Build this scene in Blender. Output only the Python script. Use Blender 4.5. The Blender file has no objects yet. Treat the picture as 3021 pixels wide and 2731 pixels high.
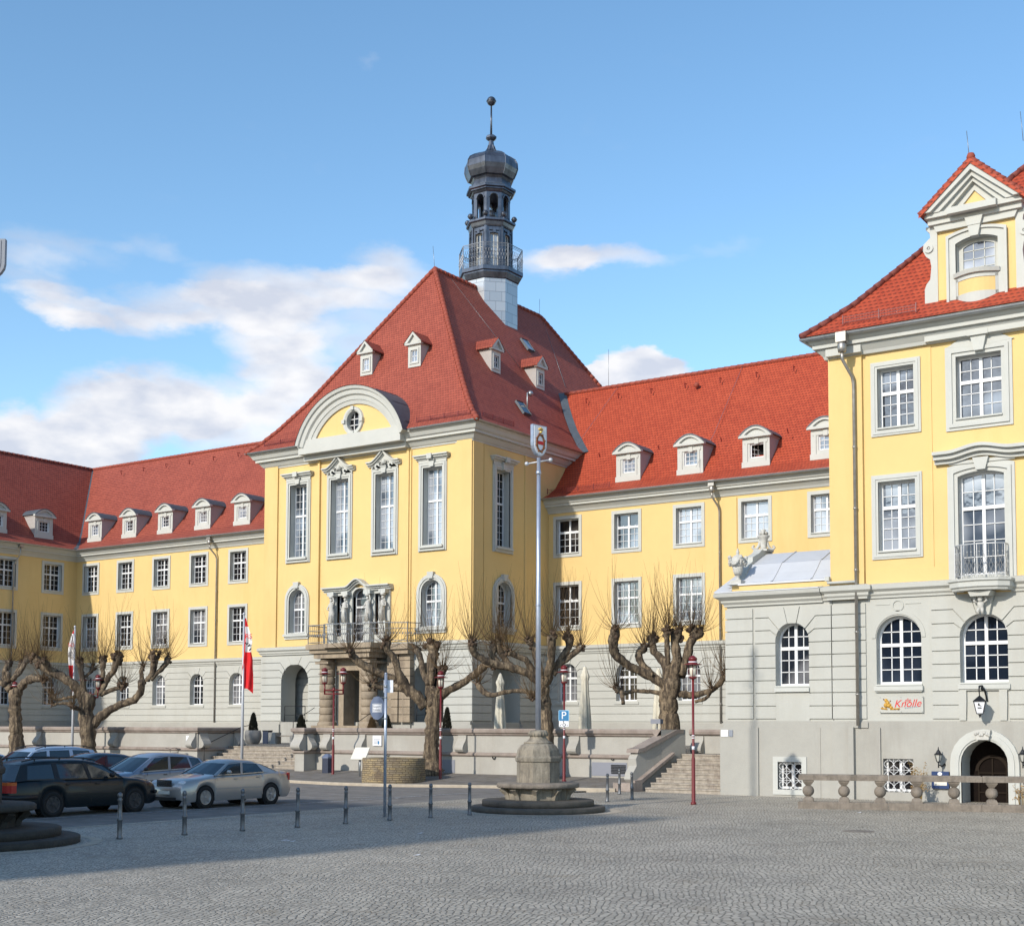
import bpy, bmesh, math, random
from mathutils import Vector, Matrix
from math import sin, cos, pi, radians, sqrt, atan2
random.seed(7)
S = bpy.context.scene
C = S.collection

# ------------------------------------------------------------------ camera
YAW, PITCH, ROLL = radians(34.5), radians(3.603), radians(.18)
FPX, CX, CY, EYE = 4025.181, 1510.5, 1887.684, 2.3          # focal length and principal point in source pixels
FW = Vector((-sin(YAW)*cos(PITCH), cos(YAW)*cos(PITCH), sin(PITCH)))
_rt = Vector((cos(YAW), sin(YAW), 0)); _up = _rt.cross(FW)
RT = _rt*cos(ROLL) + _up*sin(ROLL); UP = -_rt*sin(ROLL) + _up*cos(ROLL)
cd = bpy.data.cameras.new('camera'); cam = bpy.data.objects.new('camera', cd); C.objects.link(cam)
cam.matrix_world = Matrix(((RT.x, UP.x, -FW.x, 0), (RT.y, UP.y, -FW.y, 0), (RT.z, UP.z, -FW.z, EYE), (0, 0, 0, 1)))
cd.sensor_fit = 'HORIZONTAL'; cd.sensor_width = 36; cd.lens = FPX/3021*36
cd.shift_y = (CY-1365.5)/3021; cd.shift_x = 0
cd.clip_start = .2; cd.clip_end = 4000
S.camera = cam

# ------------------------------------------------------------------ light and sky
SUN_AZ, SUN_EL = radians(6.5), radians(27)                    # azimuth from -Y towards -X
SD = Vector((-sin(SUN_AZ)*cos(SUN_EL), -cos(SUN_AZ)*cos(SUN_EL), sin(SUN_EL)))
sl = bpy.data.lights.new('sun', 'SUN'); sun = bpy.data.objects.new('sun', sl); C.objects.link(sun)
sl.energy = 2.8; sl.angle = radians(1.4); sl.color = (1, .93, .82)
sun.rotation_euler = SD.to_track_quat('Z', 'Y').to_euler()
S.view_settings.view_transform = 'Standard'; S.view_settings.look = 'None'
S.view_settings.exposure = .6; S.view_settings.gamma = 1
S.cycles.max_bounces = 6; S.cycles.diffuse_bounces = 3
SKY_STRENGTH = .15

def ray(u, v): return FW + RT*((u-CX)/FPX) - UP*((v-CY)/FPX)
O = Vector((0, 0, EYE))
CROP = dict(R1=(0,1250,.39683),R2=(700,750,.54563),R3=(1300,250,.4115),R4=(700,1650,.41171),R5=(0,1750,.44643),R6=(1350,1600,.46652),R7=(2050,1650,.48165),R8=(2300,350,.46667),
S1=(1550,1000,.22321),S2=(1950,1000,.26342),S3=(1550,1400,.46131),S4=(2350,900,.33284),S5=(2350,1300,.33284),S6=(0,1900,.29762),S7=(900,1650,.27439),
A1=(1060,1980,.24155),A2=(180,1820,.1866),A3=(680,1800,.1536),A4=(1380,2120,.21825),A5=(540,2050,.22817),A6=(2560,2000,.2305),A7=(0,2300,.16469),A8=(1560,1250,.09335),B2=(2080,1500,.21954),B3=(800,1350,.18849),B4=(2650,350,.32919),B6=(1600,2050,.13722),B7=(2700,1700,.24692),B8=(1340,600,.16464),D=(0,0,1.4993))
def uv(k, x, y):
    a, b, s = CROP[k]; return a+x*s, b+y*s
def onp(k, x, y, ax, val):                                   # survey: a photo point on a world plane
    d = ray(*uv(k, x, y)); return O + d*((val-O[ax])/d[ax])
def onY(k, x, y, Y): return onp(k, x, y, 1, Y)
def onX(k, x, y, X): return onp(k, x, y, 0, X)
def onZ(k, x, y, Z=0): return onp(k, x, y, 2, Z)
HD = Vector((-sin(YAW), cos(YAW), 0))
def onD(k, x, y, D): r = ray(*uv(k, x, y)); return O + r*(D/r.dot(HD))

def world():
    w = bpy.data.worlds.new('World'); S.world = w; w.use_nodes = True
    nt = w.node_tree; N = nt.nodes; L = nt.links; N.clear()
    out = N.new('ShaderNodeOutputWorld'); bg = N.new('ShaderNodeBackground'); bg.inputs[1].default_value = SKY_STRENGTH
    L.new(bg.outputs[0], out.inputs[0])
    sky = N.new('ShaderNodeTexSky'); sky.sky_type = 'NISHITA'; sky.sun_disc = False
    sky.sun_elevation = SUN_EL; sky.sun_rotation = atan2(SD.x, SD.y)
    sky.air_density = 1.0; sky.dust_density = .5; sky.ozone_density = 1.2; sky.altitude = 300
    tc = N.new('ShaderNodeTexCoord')
    def math(op, a, b=None, c=None):
        n = N.new('ShaderNodeMath'); n.operation = op
        for i, q in enumerate((a, b, c)):
            if q is None: continue
            if isinstance(q, (int, float)): n.inputs[i].default_value = q
            else: L.new(q, n.inputs[i])
        return n.outputs[0]
    sep = N.new('ShaderNodeSeparateXYZ'); L.new(tc.outputs['Generated'], sep.inputs[0])
    nz = N.new('ShaderNodeTexNoise'); nz.inputs['Scale'].default_value = 9; nz.inputs['Detail'].default_value = 6; nz.inputs['Roughness'].default_value = .6
    mp = N.new('ShaderNodeMapping'); mp.inputs['Scale'].default_value = (1, 1, 2.2); L.new(tc.outputs['Generated'], mp.inputs[0]); L.new(mp.outputs[0], nz.inputs['Vector'])
    nsep = N.new('ShaderNodeSeparateColor'); L.new(nz.outputs['Color'], nsep.inputs[0])
    az = math('ARCTAN2', sep.outputs[0], sep.outputs[1]); el = math('ARCSINE', sep.outputs[2])
    az = math('ADD', az, math('MULTIPLY', math('SUBTRACT', nsep.outputs[0], .5), .085))
    el = math('ADD', el, math('MULTIPLY', math('SUBTRACT', nsep.outputs[1], .5), .05))
    K = 1.4993/FPX
    blobs = [(15,840,70,45,1.1),(5,890,80,50,.8),(215,835,110,75,1.1),(130,885,130,50,.8),(350,790,110,60,1.0),(440,850,110,60,.7),(530,720,80,90,.6),(620,800,130,110,.62),(240,632,150,26,.62),(400,600,160,38,.7),(560,560,190,48,.8),(760,530,130,34,.72),(150,640,70,18,.6),(90,490,120,38,.42),(60,560,70,50,.42),(120,590,90,20,.4),(300,480,95,26,.42),(1110,508,80,28,.75),(1225,503,115,22,.72),(1440,478,85,20,.36),(1245,725,62,30,1.7),(1180,742,30,18,1.3),(1300,738,50,24,1.3),(700,125,30,14,.3),(500,655,120,35,.45),(700,640,130,60,.55)]
    tot = None
    for x, y, rx, ry, st in blobs:
        d = ray(x*1.4993, y*1.4993).normalized(); a0 = atan2(d.x, d.y); e0 = __import__('math').asin(d.z)
        a = math('DIVIDE', math('SUBTRACT', az, a0), rx*K*1.35); b = math('DIVIDE', math('SUBTRACT', el, e0), ry*K*1.35)
        q = math('SUBTRACT', 1, math('ADD', math('MULTIPLY', a, a), math('MULTIPLY', b, b)))
        q = math('MULTIPLY', math('MAXIMUM', q, 0), st)
        tot = q if tot is None else math('ADD', tot, q)
    n2 = N.new('ShaderNodeTexNoise'); n2.inputs['Scale'].default_value = 22; n2.inputs['Detail'].default_value = 5; L.new(mp.outputs[0], n2.inputs['Vector'])
    # a few clouds behind the photographer too, for the window reflections
    n3 = N.new('ShaderNodeTexNoise'); n3.inputs['Scale'].default_value = 3.2; n3.inputs['Detail'].default_value = 5; L.new(mp.outputs[0], n3.inputs['Vector'])
    back = math('MULTIPLY', math('MAXIMUM', math('MULTIPLY', sep.outputs[1], -2.5), 0), math('MULTIPLY', math('SUBTRACT', n3.outputs[0], .50), 4))
    back = math('MAXIMUM', back, 0)
    tot = math('ADD', tot, back)
    tot = math('ADD', tot, math('MULTIPLY', math('SUBTRACT', n2.outputs[0], .55), .8))
    mr = N.new('ShaderNodeMapRange'); mr.interpolation_type = 'SMOOTHSTEP'; L.new(tot, mr.inputs[0])
    mr.inputs[1].default_value = .06; mr.inputs[2].default_value = .95; mr.inputs[3].default_value = 0; mr.inputs[4].default_value = .93
    hsv = N.new('ShaderNodeHueSaturation'); hsv.inputs['Hue'].default_value = .4945; hsv.inputs['Saturation'].default_value = 1.15; hsv.inputs['Value'].default_value = 1.0; L.new(sky.outputs[0], hsv.inputs['Color'])
    mix = N.new('ShaderNodeMix'); mix.data_type = 'RGBA'; L.new(mr.outputs[0], mix.inputs[0]); L.new(hsv.outputs[0], mix.inputs[6])
    cm = N.new('ShaderNodeMix'); cm.data_type = 'RGBA'; cr = N.new('ShaderNodeMapRange'); L.new(math('ADD', n2.outputs[0], math('MULTIPLY', nsep.outputs[2], .4)), cr.inputs[0]); cr.inputs[1].default_value = .56; cr.inputs[2].default_value = .84
    L.new(cr.outputs[0], cm.inputs[0]); cm.inputs[6].default_value = (4.5, 4.4, 4.4, 1); cm.inputs[7].default_value = (3.0, 3.15, 3.6, 1); L.new(cm.outputs[2], mix.inputs[7])
    L.new(mix.outputs[2], bg.inputs[0])
world()

# ------------------------------------------------------------------ materials
M = {}
def nodes(name):
    m = bpy.data.materials.new(name); m.use_nodes = True; M[name] = m
    nt = m.node_tree; N = nt.nodes; b = N['Principled BSDF']; return m, nt, N, nt.links, b
def math_(nt, op, a, b=None):
    n = nt.nodes.new('ShaderNodeMath'); n.operation = op
    for i, q in enumerate((a, b)):
        if q is None: continue
        if isinstance(q, (int, float)): n.inputs[i].default_value = q
        else: nt.links.new(q, n.inputs[i])
    return n.outputs[0]
def simple(name, col, rough=.6, metal=0, noise=.0, scale=3, bump=0, bscale=30, spec=.5, stretch=(1,1,1), coat=0, dirt=None, dirts=(.5,.7)):
    m, nt, N, L, b = nodes(name)
    b.inputs['Roughness'].default_value = rough; b.inputs['Metallic'].default_value = metal
    b.inputs['Specular IOR Level'].default_value = spec; b.inputs['Coat Weight'].default_value = coat
    g = N.new('ShaderNodeNewGeometry'); mp = N.new('ShaderNodeMapping'); mp.inputs['Scale'].default_value = stretch
    L.new(g.outputs['Position'], mp.inputs[0])
    c = (*col, 1)
    if noise or dirt:
        t = N.new('ShaderNodeTexNoise'); t.inputs['Scale'].default_value = scale; t.inputs['Detail'].default_value = 6; t.inputs['Roughness'].default_value = .65
        L.new(mp.outputs[0], t.inputs['Vector'])
        mx = N.new('ShaderNodeMix'); mx.data_type = 'RGBA'
        r = N.new('ShaderNodeMapRange'); L.new(t.outputs[0], r.inputs[0]); r.inputs[1].default_value = .3; r.inputs[2].default_value = .7
        L.new(r.outputs[0], mx.inputs[0])
        mx.inputs[6].default_value = (*[max(0, q*(1-noise)) for q in col], 1); mx.inputs[7].default_value = (*[min(1, q*(1+noise)) for q in col], 1)
        o = mx.outputs[2]
        if dirt:
            t2 = N.new('ShaderNodeTexNoise'); t2.inputs['Scale'].default_value = scale*.6; t2.inputs['Detail'].default_value = 8; t2.inputs['Roughness'].default_value = .75
            mp2 = N.new('ShaderNodeMapping'); mp2.inputs['Scale'].default_value = (1.5, 1.5, .22); L.new(g.outputs['Position'], mp2.inputs[0]); L.new(mp2.outputs[0], t2.inputs['Vector'])
            r2 = N.new('ShaderNodeMapRange'); L.new(t2.outputs[0], r2.inputs[0]); r2.inputs[1].default_value = dirts[0]; r2.inputs[2].default_value = dirts[1]
            m2 = N.new('ShaderNodeMix'); m2.data_type = 'RGBA'; L.new(r2.outputs[0], m2.inputs[0]); L.new(o, m2.inputs[6]); m2.inputs[7].default_value = (*dirt, 1); o = m2.outputs[2]
        L.new(o, b.inputs['Base Color'])
    else: b.inputs['Base Color'].default_value = c
    if bump:
        t = N.new('ShaderNodeTexNoise'); t.inputs['Scale'].default_value = bscale; t.inputs['Detail'].default_value = 4; L.new(mp.outputs[0], t.inputs['Vector'])
        bp = N.new('ShaderNodeBump'); bp.inputs['Strength'].default_value = bump; bp.inputs['Distance'].default_value = .03
        L.new(t.outputs[0], bp.inputs['Height']); L.new(bp.outputs[0], b.inputs['Normal'])
    return m
simple('yellow_render', (.665, .475, .20), .85, noise=.05, scale=.35, bump=.15, bscale=25, dirt=(.57,.385,.14), dirts=(.5,.85))
simple('grey_render', (.43, .43, .395), .85, noise=.05, scale=.5, bump=.15, bscale=25, dirt=(.36,.345,.30), dirts=(.5,.85))
simple('plinth_render', (0.353, 0.344, 0.312), .9, noise=.08, scale=.8, bump=.2, bscale=20, dirt=(.27,.25,.22), dirts=(.5,.85))
simple('trim_white', (.47, .475, .445), .75, noise=.05, scale=1.2, dirt=(.5,.49,.44), dirts=(.6,.95))
simple('dormer_cheek', (0.383, 0.357, 0.340), .8, noise=.08, scale=1.5)
simple('window_white', (0.697, 0.705, 0.714), .45)
simple('sandstone', (0.306, 0.246, 0.178), .9, noise=.2, scale=2, bump=.5, bscale=14, dirt=(.13,.10,.08), dirts=(.5,.75))
simple('fountain_stone', (.29, .255, .20), .9, noise=.25, scale=3, bump=.6, bscale=16, dirt=(.07,.06,.05), dirts=(.45,.72))
simple('mast_stone_shaded', (.035, .032, .028), .85, noise=.3, scale=3, bump=.5, bscale=20)  # second mast's stone, its colour blackened to stand in for shade
simple('basalt_dark', (.085, .075, .062), .8, noise=.3, scale=3, bump=.5, bscale=20)
simple('rail_stone', (.20, .17, .14), .9, noise=.25, scale=4, bump=.5, bscale=20, dirt=(.08,.07,.055), dirts=(.5,.8))
simple('coping_stone', (0.288, 0.240, 0.208), .9, noise=.2, scale=2, bump=.4, bscale=20, dirt=(.18,.13,.11), dirts=(.48,.8))
simple('terrace_render', (.375, .36, .325), .9, noise=.1, scale=.8, bump=.3, bscale=18, dirt=(.32,.29,.25), dirts=(.5,.85))
simple('step_stone', (0.320, 0.280, 0.232), .9, noise=.3, scale=5, bump=.5, bscale=20, dirt=(.16,.12,.10), dirts=(.5,.75))
simple('statue_stone', (0.480, 0.472, 0.440), .85, noise=.12, scale=6, bump=.4, bscale=20, dirt=(.3,.28,.24), dirts=(.55,.85))
simple('zinc', (.33, .35, .37), .42, metal=.75, noise=.15, scale=2)
simple('zinc_flashing', (.10, .12, .14), .6, metal=.3, noise=.15, scale=2)
simple('dome_metal', (.115, .13, .16), .33, metal=.75, noise=.35, scale=1.6, dirt=(.04,.045,.055), dirts=(.5,.75))
simple('white_sheet', (0.528, 0.544, 0.576), .5, metal=.1, noise=.04, scale=2)
simple('tile_ridge', (.27, .055, .032), .75, noise=.25, scale=6)
simple('tile_hip_dark', (.16, .035, .025), .75, noise=.3, scale=6)
simple('red_metal', (.14, .012, .014), .4, spec=.5)
simple('lamp_glass', (.7, .66, .55), .25)
simple('black_metal', (.012, .014, .018), .45, metal=.3)
simple('grey_iron', (.20, .21, .23), .5, metal=.6, noise=.1)
simple('balcony_iron', (.42, .43, .44), .5, metal=.4)
simple('bollard_metal', (.16, .165, .175), .45, metal=.7, noise=.2, scale=20)
simple('mast_metal', (.42, .46, .54), .38, metal=.6, noise=.1, scale=5)
simple('pole_white', (0.496, 0.512, 0.544), .4, metal=.2)
simple('bark_head', (.085, .055, .035), .95, noise=.5, scale=9, bump=1.0, bscale=18)
simple('bark', (.225, .17, .11), .95, noise=.5, scale=7, bump=1.0, bscale=16, dirt=(.05,.036,.025), dirts=(.41,.56))
simple('shoot_bark', (.13, .08, .035), .8, noise=.3, scale=3)
simple('conifer', (.022, .022, .012), .9, noise=.5, scale=30)
simple('pot_concrete', (0.255, 0.242, 0.225), .85, noise=.1, scale=4, bump=.2)
simple('parasol_cloth', (0.629, 0.586, 0.476), .9, noise=.06, scale=8)
simple('bin_blue', (.018, .028, .06), .45)
simple('sign_white', (.75, .76, .8), .5)
simple('sign_back', (.13, .16, .24), .5)
simple('sign_blue', (.02, .17, .36), .45)
simple('sign_lightblue', (.30, .60, .85), .5)
simple('board_cream', (0.680, 0.646, 0.561), .5)
simple('flag_red', (.62, .004, .008), .7)
simple('flag_white', (.75, .72, .70), .7)
simple('ink', (.01, .01, .012), .6)
simple('ink_soft', (.22, .24, .28), .6)
simple('red_ink', (.55, .01, .01), .5)
simple('potato_gold', (.50, .28, .04), .6, noise=.5, scale=40)
simple('potato_brown', (.20, .07, .02), .6)
simple('gold', (.65, .42, .10), .35, metal=.6)
simple('wood_shaded', (.008, .005, .004), .8, noise=.3, scale=8, spec=.1)  # door colour blackened in place of the shade deep in the doorways
simple('wood_bar', (.02, .014, .01), .7, spec=.1)
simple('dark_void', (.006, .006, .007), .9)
simple('menu_blue', (.01, .035, .12), .4)
simple('dry_stem', (.42, .30, .12), .9, noise=.3, scale=20)
simple('dry_leaf', (.30, .20, .10), .9, noise=.4, scale=20)
simple('pipe_zinc', (.36, .34, .31), .4, metal=.7, noise=.2, scale=6)
simple('paint_silver', (.42, .40, .38), .3, metal=.6, coat=.6)
simple('paint_darkgreen', (.003, .008, .012), .35, metal=0, coat=.25, spec=.3)
simple('paint_blue_silver', (.27, .31, .37), .28, metal=.55, coat=.6)
simple('paint_light_blue', (.42, .52, .64), .28, metal=.4, coat=.6)
simple('paint_black', (.01, .016, .028), .2, metal=.2, coat=.8)
simple('car_glass', (.012, .022, .03), .04, spec=1.0)
simple('car_glass_light', (.16, .24, .30), .06, spec=1.0)
simple('tyre', (.012, .012, .013), .85)
simple('hubcap', (.34, .35, .36), .35, metal=.6)
simple('trim_black', (.012, .012, .014), .5)
simple('rim_dark', (.05, .05, .055), .5, metal=.4)
simple('chrome', (.7, .7, .7), .15, metal=1)
simple('tail_red', (.42, .012, .012), .25)
simple('tail_amber', (.55, .10, .012), .25)
simple('headlight', (.6, .63, .66), .12, spec=1)
simple('plate', (.7, .68, .6), .5)
simple('paint_mark', (.42, .43, .44), .8, noise=.5, scale=8, dirt=(.14,.14,.15), dirts=(.45,.6))
simple('kerb_stone', (.42, .36, .28), .9, noise=.15, scale=3, bump=.3)
simple('vent_grey', (.22, .23, .27), .6)
simple('curtain_dark', (.02, .02, .02), .9)

def glass(name, dark, pale, thr, ior=1.8):
    m, nt, N, L, b = nodes(name)
    b.inputs['Roughness'].default_value = .05; b.inputs['Specular IOR Level'].default_value = .5; b.inputs['IOR'].default_value = ior
    oi = N.new('ShaderNodeObjectInfo'); g = N.new('ShaderNodeNewGeometry')
    t = N.new('ShaderNodeTexNoise'); t.inputs['Scale'].default_value = .55; t.inputs['Detail'].default_value = 1
    ad = N.new('ShaderNodeVectorMath'); ad.operation = 'ADD'; L.new(g.outputs['Position'], ad.inputs[0])
    cmb = N.new('ShaderNodeCombineXYZ'); L.new(math_(nt, 'MULTIPLY', oi.outputs['Random'], 40), cmb.inputs[0]); L.new(cmb.outputs[0], ad.inputs[1]); L.new(ad.outputs[0], t.inputs['Vector'])
    r = N.new('ShaderNodeMapRange'); L.new(t.outputs[0], r.inputs[0]); r.inputs[1].default_value = thr; r.inputs[2].default_value = thr+.12
    mx = N.new('ShaderNodeMix'); mx.data_type = 'RGBA'; L.new(r.outputs[0], mx.inputs[0]); mx.inputs[6].default_value = (*dark, 1); mx.inputs[7].default_value = (*pale, 1)
    L.new(mx.outputs[2], b.inputs['Base Color'])
    n2 = N.new('ShaderNodeTexNoise'); n2.inputs['Scale'].default_value = 2.5; L.new(g.outputs['Position'], n2.inputs['Vector'])
    bp = N.new('ShaderNodeBump'); bp.inputs['Strength'].default_value = .12; bp.inputs['Distance'].default_value = .04; L.new(n2.outputs[0], bp.inputs['Height']); L.new(bp.outputs[0], b.inputs['Normal'])
glass('glass_dark', (.012, .012, .014), (.07, .065, .06), .6, 1.4)
glass('glass_black', (.008, .013, .024), (.03, .04, .06), .5, 1.45)
glass('glass_sky', (.015, .018, .025), (.22, .26, .32), .46, 2.3)  # pale blue patches in the colour imitate reflected sky
glass('glass_pale', (.07, .09, .12), (.34, .37, .42), .40, 2.3)
glass('glass_mid', (.012, .015, .022), (.17, .17, .18), .48)

def roof_mat(name, col, col2):
    m, nt, N, L, b = nodes(name)
    b.inputs['Roughness'].default_value = .72; b.inputs['Specular IOR Level'].default_value = .3
    g = N.new('ShaderNodeNewGeometry'); sp = N.new('ShaderNodeSeparateXYZ'); L.new(g.outputs['Position'], sp.inputs[0])
    sn = N.new('ShaderNodeSeparateXYZ'); L.new(g.outputs['True Normal'], sn.inputs[0])
    sel = math_(nt, 'GREATER_THAN', math_(nt, 'ABSOLUTE', sn.outputs[0]), math_(nt, 'ABSOLUTE', sn.outputs[1]))
    al = N.new('ShaderNodeMix'); al.data_type = 'FLOAT'; L.new(sel, al.inputs[0]); L.new(sp.outputs[0], al.inputs[2]); L.new(sp.outputs[1], al.inputs[3])
    al = al.outputs[0]
    zr = math_(nt, 'DIVIDE', sp.outputs[2], .165)
    row = math_(nt, 'FLOOR', zr)
    half = math_(nt, 'MULTIPLY', math_(nt, 'MODULO', row, 2), .5)
    ac = math_(nt, 'ADD', math_(nt, 'DIVIDE', al, .18), half)
    fa = math_(nt, 'SUBTRACT', math_(nt, 'FRACT', ac), .5)
    sc = math_(nt, 'MULTIPLY', math_(nt, 'MULTIPLY', fa, fa), .9)           # rounded tile ends
    zz = math_(nt, 'FRACT', math_(nt, 'SUBTRACT', zr, sc))
    hgt = math_(nt, 'SUBTRACT', 1, zz)
    joint = N.new('ShaderNodeMapRange'); L.new(zz, joint.inputs[0]); joint.inputs[1].default_value = .66; joint.inputs[2].default_value = .92
    wn = N.new('ShaderNodeTexWhiteNoise'); wn.noise_dimensions = '2D'; cb = N.new('ShaderNodeCombineXYZ')
    L.new(math_(nt, 'FLOOR', ac), cb.inputs[0]); L.new(row, cb.inputs[1]); L.new(cb.outputs[0], wn.inputs['Vector'])
    big = N.new('ShaderNodeTexNoise'); big.inputs['Scale'].default_value = .5; big.inputs['Detail'].default_value = 5; L.new(g.outputs['Position'], big.inputs['Vector'])
    f = math_(nt, 'ADD', math_(nt, 'MULTIPLY', wn.outputs[0], .45), math_(nt, 'MULTIPLY', big.outputs[0], .6))
    mx = N.new('ShaderNodeMix'); mx.data_type = 'RGBA'; L.new(f, mx.inputs[0]); mx.inputs[6].default_value = (*col, 1); mx.inputs[7].default_value = (*col2, 1)
    m2 = N.new('ShaderNodeMix'); m2.data_type = 'RGBA'; L.new(math_(nt, 'MULTIPLY', joint.outputs[0], .75), m2.inputs[0]); L.new(mx.outputs[2], m2.inputs[6]); m2.inputs[7].default_value = (.045, .010, .007, 1)
    L.new(m2.outputs[2], b.inputs['Base Color'])
    bp = N.new('ShaderNodeBump'); bp.inputs['Strength'].default_value = .5; bp.inputs['Distance'].default_value = .03; L.new(hgt, bp.inputs['Height']); L.new(bp.outputs[0], b.inputs['Normal'])
roof_mat('roof_tile', (.22, .046, .030), (.38, .092, .058))
roof_mat('roof_tile_bright', (.29, .040, .018), (.46, .082, .036))

def cobble_mat(name, col, col2, scale=9, mortar=(.035,.035,.03), arcs=True, rnd=.55):
    m, nt, N, L, b = nodes(name)
    b.inputs['Roughness'].default_value = .62
    g = N.new('ShaderNodeNewGeometry'); sp = N.new('ShaderNodeSeparateXYZ'); L.new(g.outputs['Position'], sp.inputs[0])
    x, y = sp.outputs[0], sp.outputs[1]
    # lay the rows across the square, slightly turned
    xr = math_(nt, 'ADD', math_(nt, 'MULTIPLY', x, .9), math_(nt, 'MULTIPLY', y, .43)); yr = math_(nt, 'SUBTRACT', math_(nt, 'MULTIPLY', y, .9), math_(nt, 'MULTIPLY', x, .43))
    wob = N.new('ShaderNodeTexNoise'); wob.inputs['Scale'].default_value = .7; L.new(g.outputs['Position'], wob.inputs['Vector'])
    xr = math_(nt, 'ADD', xr, math_(nt, 'MULTIPLY', wob.outputs[0], .5))
    xm = math_(nt, 'SUBTRACT', math_(nt, 'FRACT', math_(nt, 'DIVIDE', xr, 1.35)), .5)
    yy = math_(nt, 'ADD', yr, math_(nt, 'MULTIPLY', math_(nt, 'MULTIPLY', xm, xm), 1.1 if arcs else 0))
    cb = N.new('ShaderNodeCombineXYZ'); L.new(xr, cb.inputs[0]); L.new(yy, cb.inputs[1])
    vo = N.new('ShaderNodeTexVoronoi'); vo.voronoi_dimensions = '2D'; vo.feature = 'DISTANCE_TO_EDGE'; vo.inputs['Scale'].default_value = scale; vo.inputs['Randomness'].default_value = rnd; L.new(cb.outputs[0], vo.inputs['Vector'])
    v2 = N.new('ShaderNodeTexVoronoi'); v2.voronoi_dimensions = '2D'; v2.inputs['Scale'].default_value = scale; v2.inputs['Randomness'].default_value = rnd; L.new(cb.outputs[0], v2.inputs['Vector'])
    sc = N.new('ShaderNodeSeparateColor'); L.new(v2.outputs['Color'], sc.inputs[0])
    n1 = N.new('ShaderNodeTexNoise'); n1.inputs['Scale'].default_value = .35; n1.inputs['Detail'].default_value = 6; n1.inputs['Roughness'].default_value = .65; L.new(g.outputs['Position'], n1.inputs['Vector'])
    f = math_(nt, 'ADD', math_(nt, 'MULTIPLY', sc.outputs[0], .75), math_(nt, 'MULTIPLY', math_(nt, 'SUBTRACT', n1.outputs[0], .40), 1.7))
    mx = N.new('ShaderNodeMix'); mx.data_type = 'RGBA'; L.new(f, mx.inputs[0]); mx.inputs[6].default_value = (*col, 1); mx.inputs[7].default_value = (*col2, 1)
    e = N.new('ShaderNodeMapRange'); L.new(vo.outputs['Distance'], e.inputs[0]); e.inputs[1].default_value = .03; e.inputs[2].default_value = .14
    m2 = N.new('ShaderNodeMix'); m2.data_type = 'RGBA'; L.new(e.outputs[0], m2.inputs[0]); m2.inputs[6].default_value = (*mortar, 1); L.new(mx.outputs[2], m2.inputs[7])
    n2 = N.new('ShaderNodeTexNoise'); n2.inputs['Scale'].default_value = 1.1; n2.inputs['Detail'].default_value = 7; n2.inputs['Roughness'].default_value = .7; L.new(g.outputs['Position'], n2.inputs['Vector'])
    r3 = N.new('ShaderNodeMapRange'); L.new(n2.outputs[0], r3.inputs[0]); r3.inputs[1].default_value = .56; r3.inputs[2].default_value = .72; r3.inputs[4].default_value = .45
    m3 = N.new('ShaderNodeMix'); m3.data_type = 'RGBA'; L.new(r3.outputs[0], m3.inputs[0]); L.new(m2.outputs[2], m3.inputs[6]); m3.inputs[7].default_value = (.17, .12, .06, 1)
    L.new(m3.outputs[2], b.inputs['Base Color'])
    e2 = N.new('ShaderNodeMapRange'); L.new(vo.outputs['Distance'], e2.inputs[0]); e2.inputs[1].default_value = 0; e2.inputs[2].default_value = .22
    bp = N.new('ShaderNodeBump'); bp.inputs['Strength'].default_value = .45; bp.inputs['Distance'].default_value = .014
    L.new(math_(nt, 'ADD', e2.outputs[0], math_(nt, 'MULTIPLY', sc.outputs[1], .5)), bp.inputs['Height']); L.new(bp.outputs[0], b.inputs['Normal'])
cobble_mat('cobbles', (.28, .25, .205), (.56, .50, .41), scale=11.5, mortar=(.07,.065,.05))
cobble_mat('cobbles_small', (.15, .14, .13), (.26, .25, .23), scale=14, rnd=.9, arcs=False)
simple('asphalt', (.18, .165, .15), .9, noise=.25, scale=1.2, bump=.6, bscale=60, dirt=(.28,.27,.26), dirts=(.5,.8))
simple('sidewalk', (0.170, 0.153, 0.136), .9, noise=.3, scale=2.0, bump=.6, bscale=40, dirt=(.13,.10,.055), dirts=(.5,.75))
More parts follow.
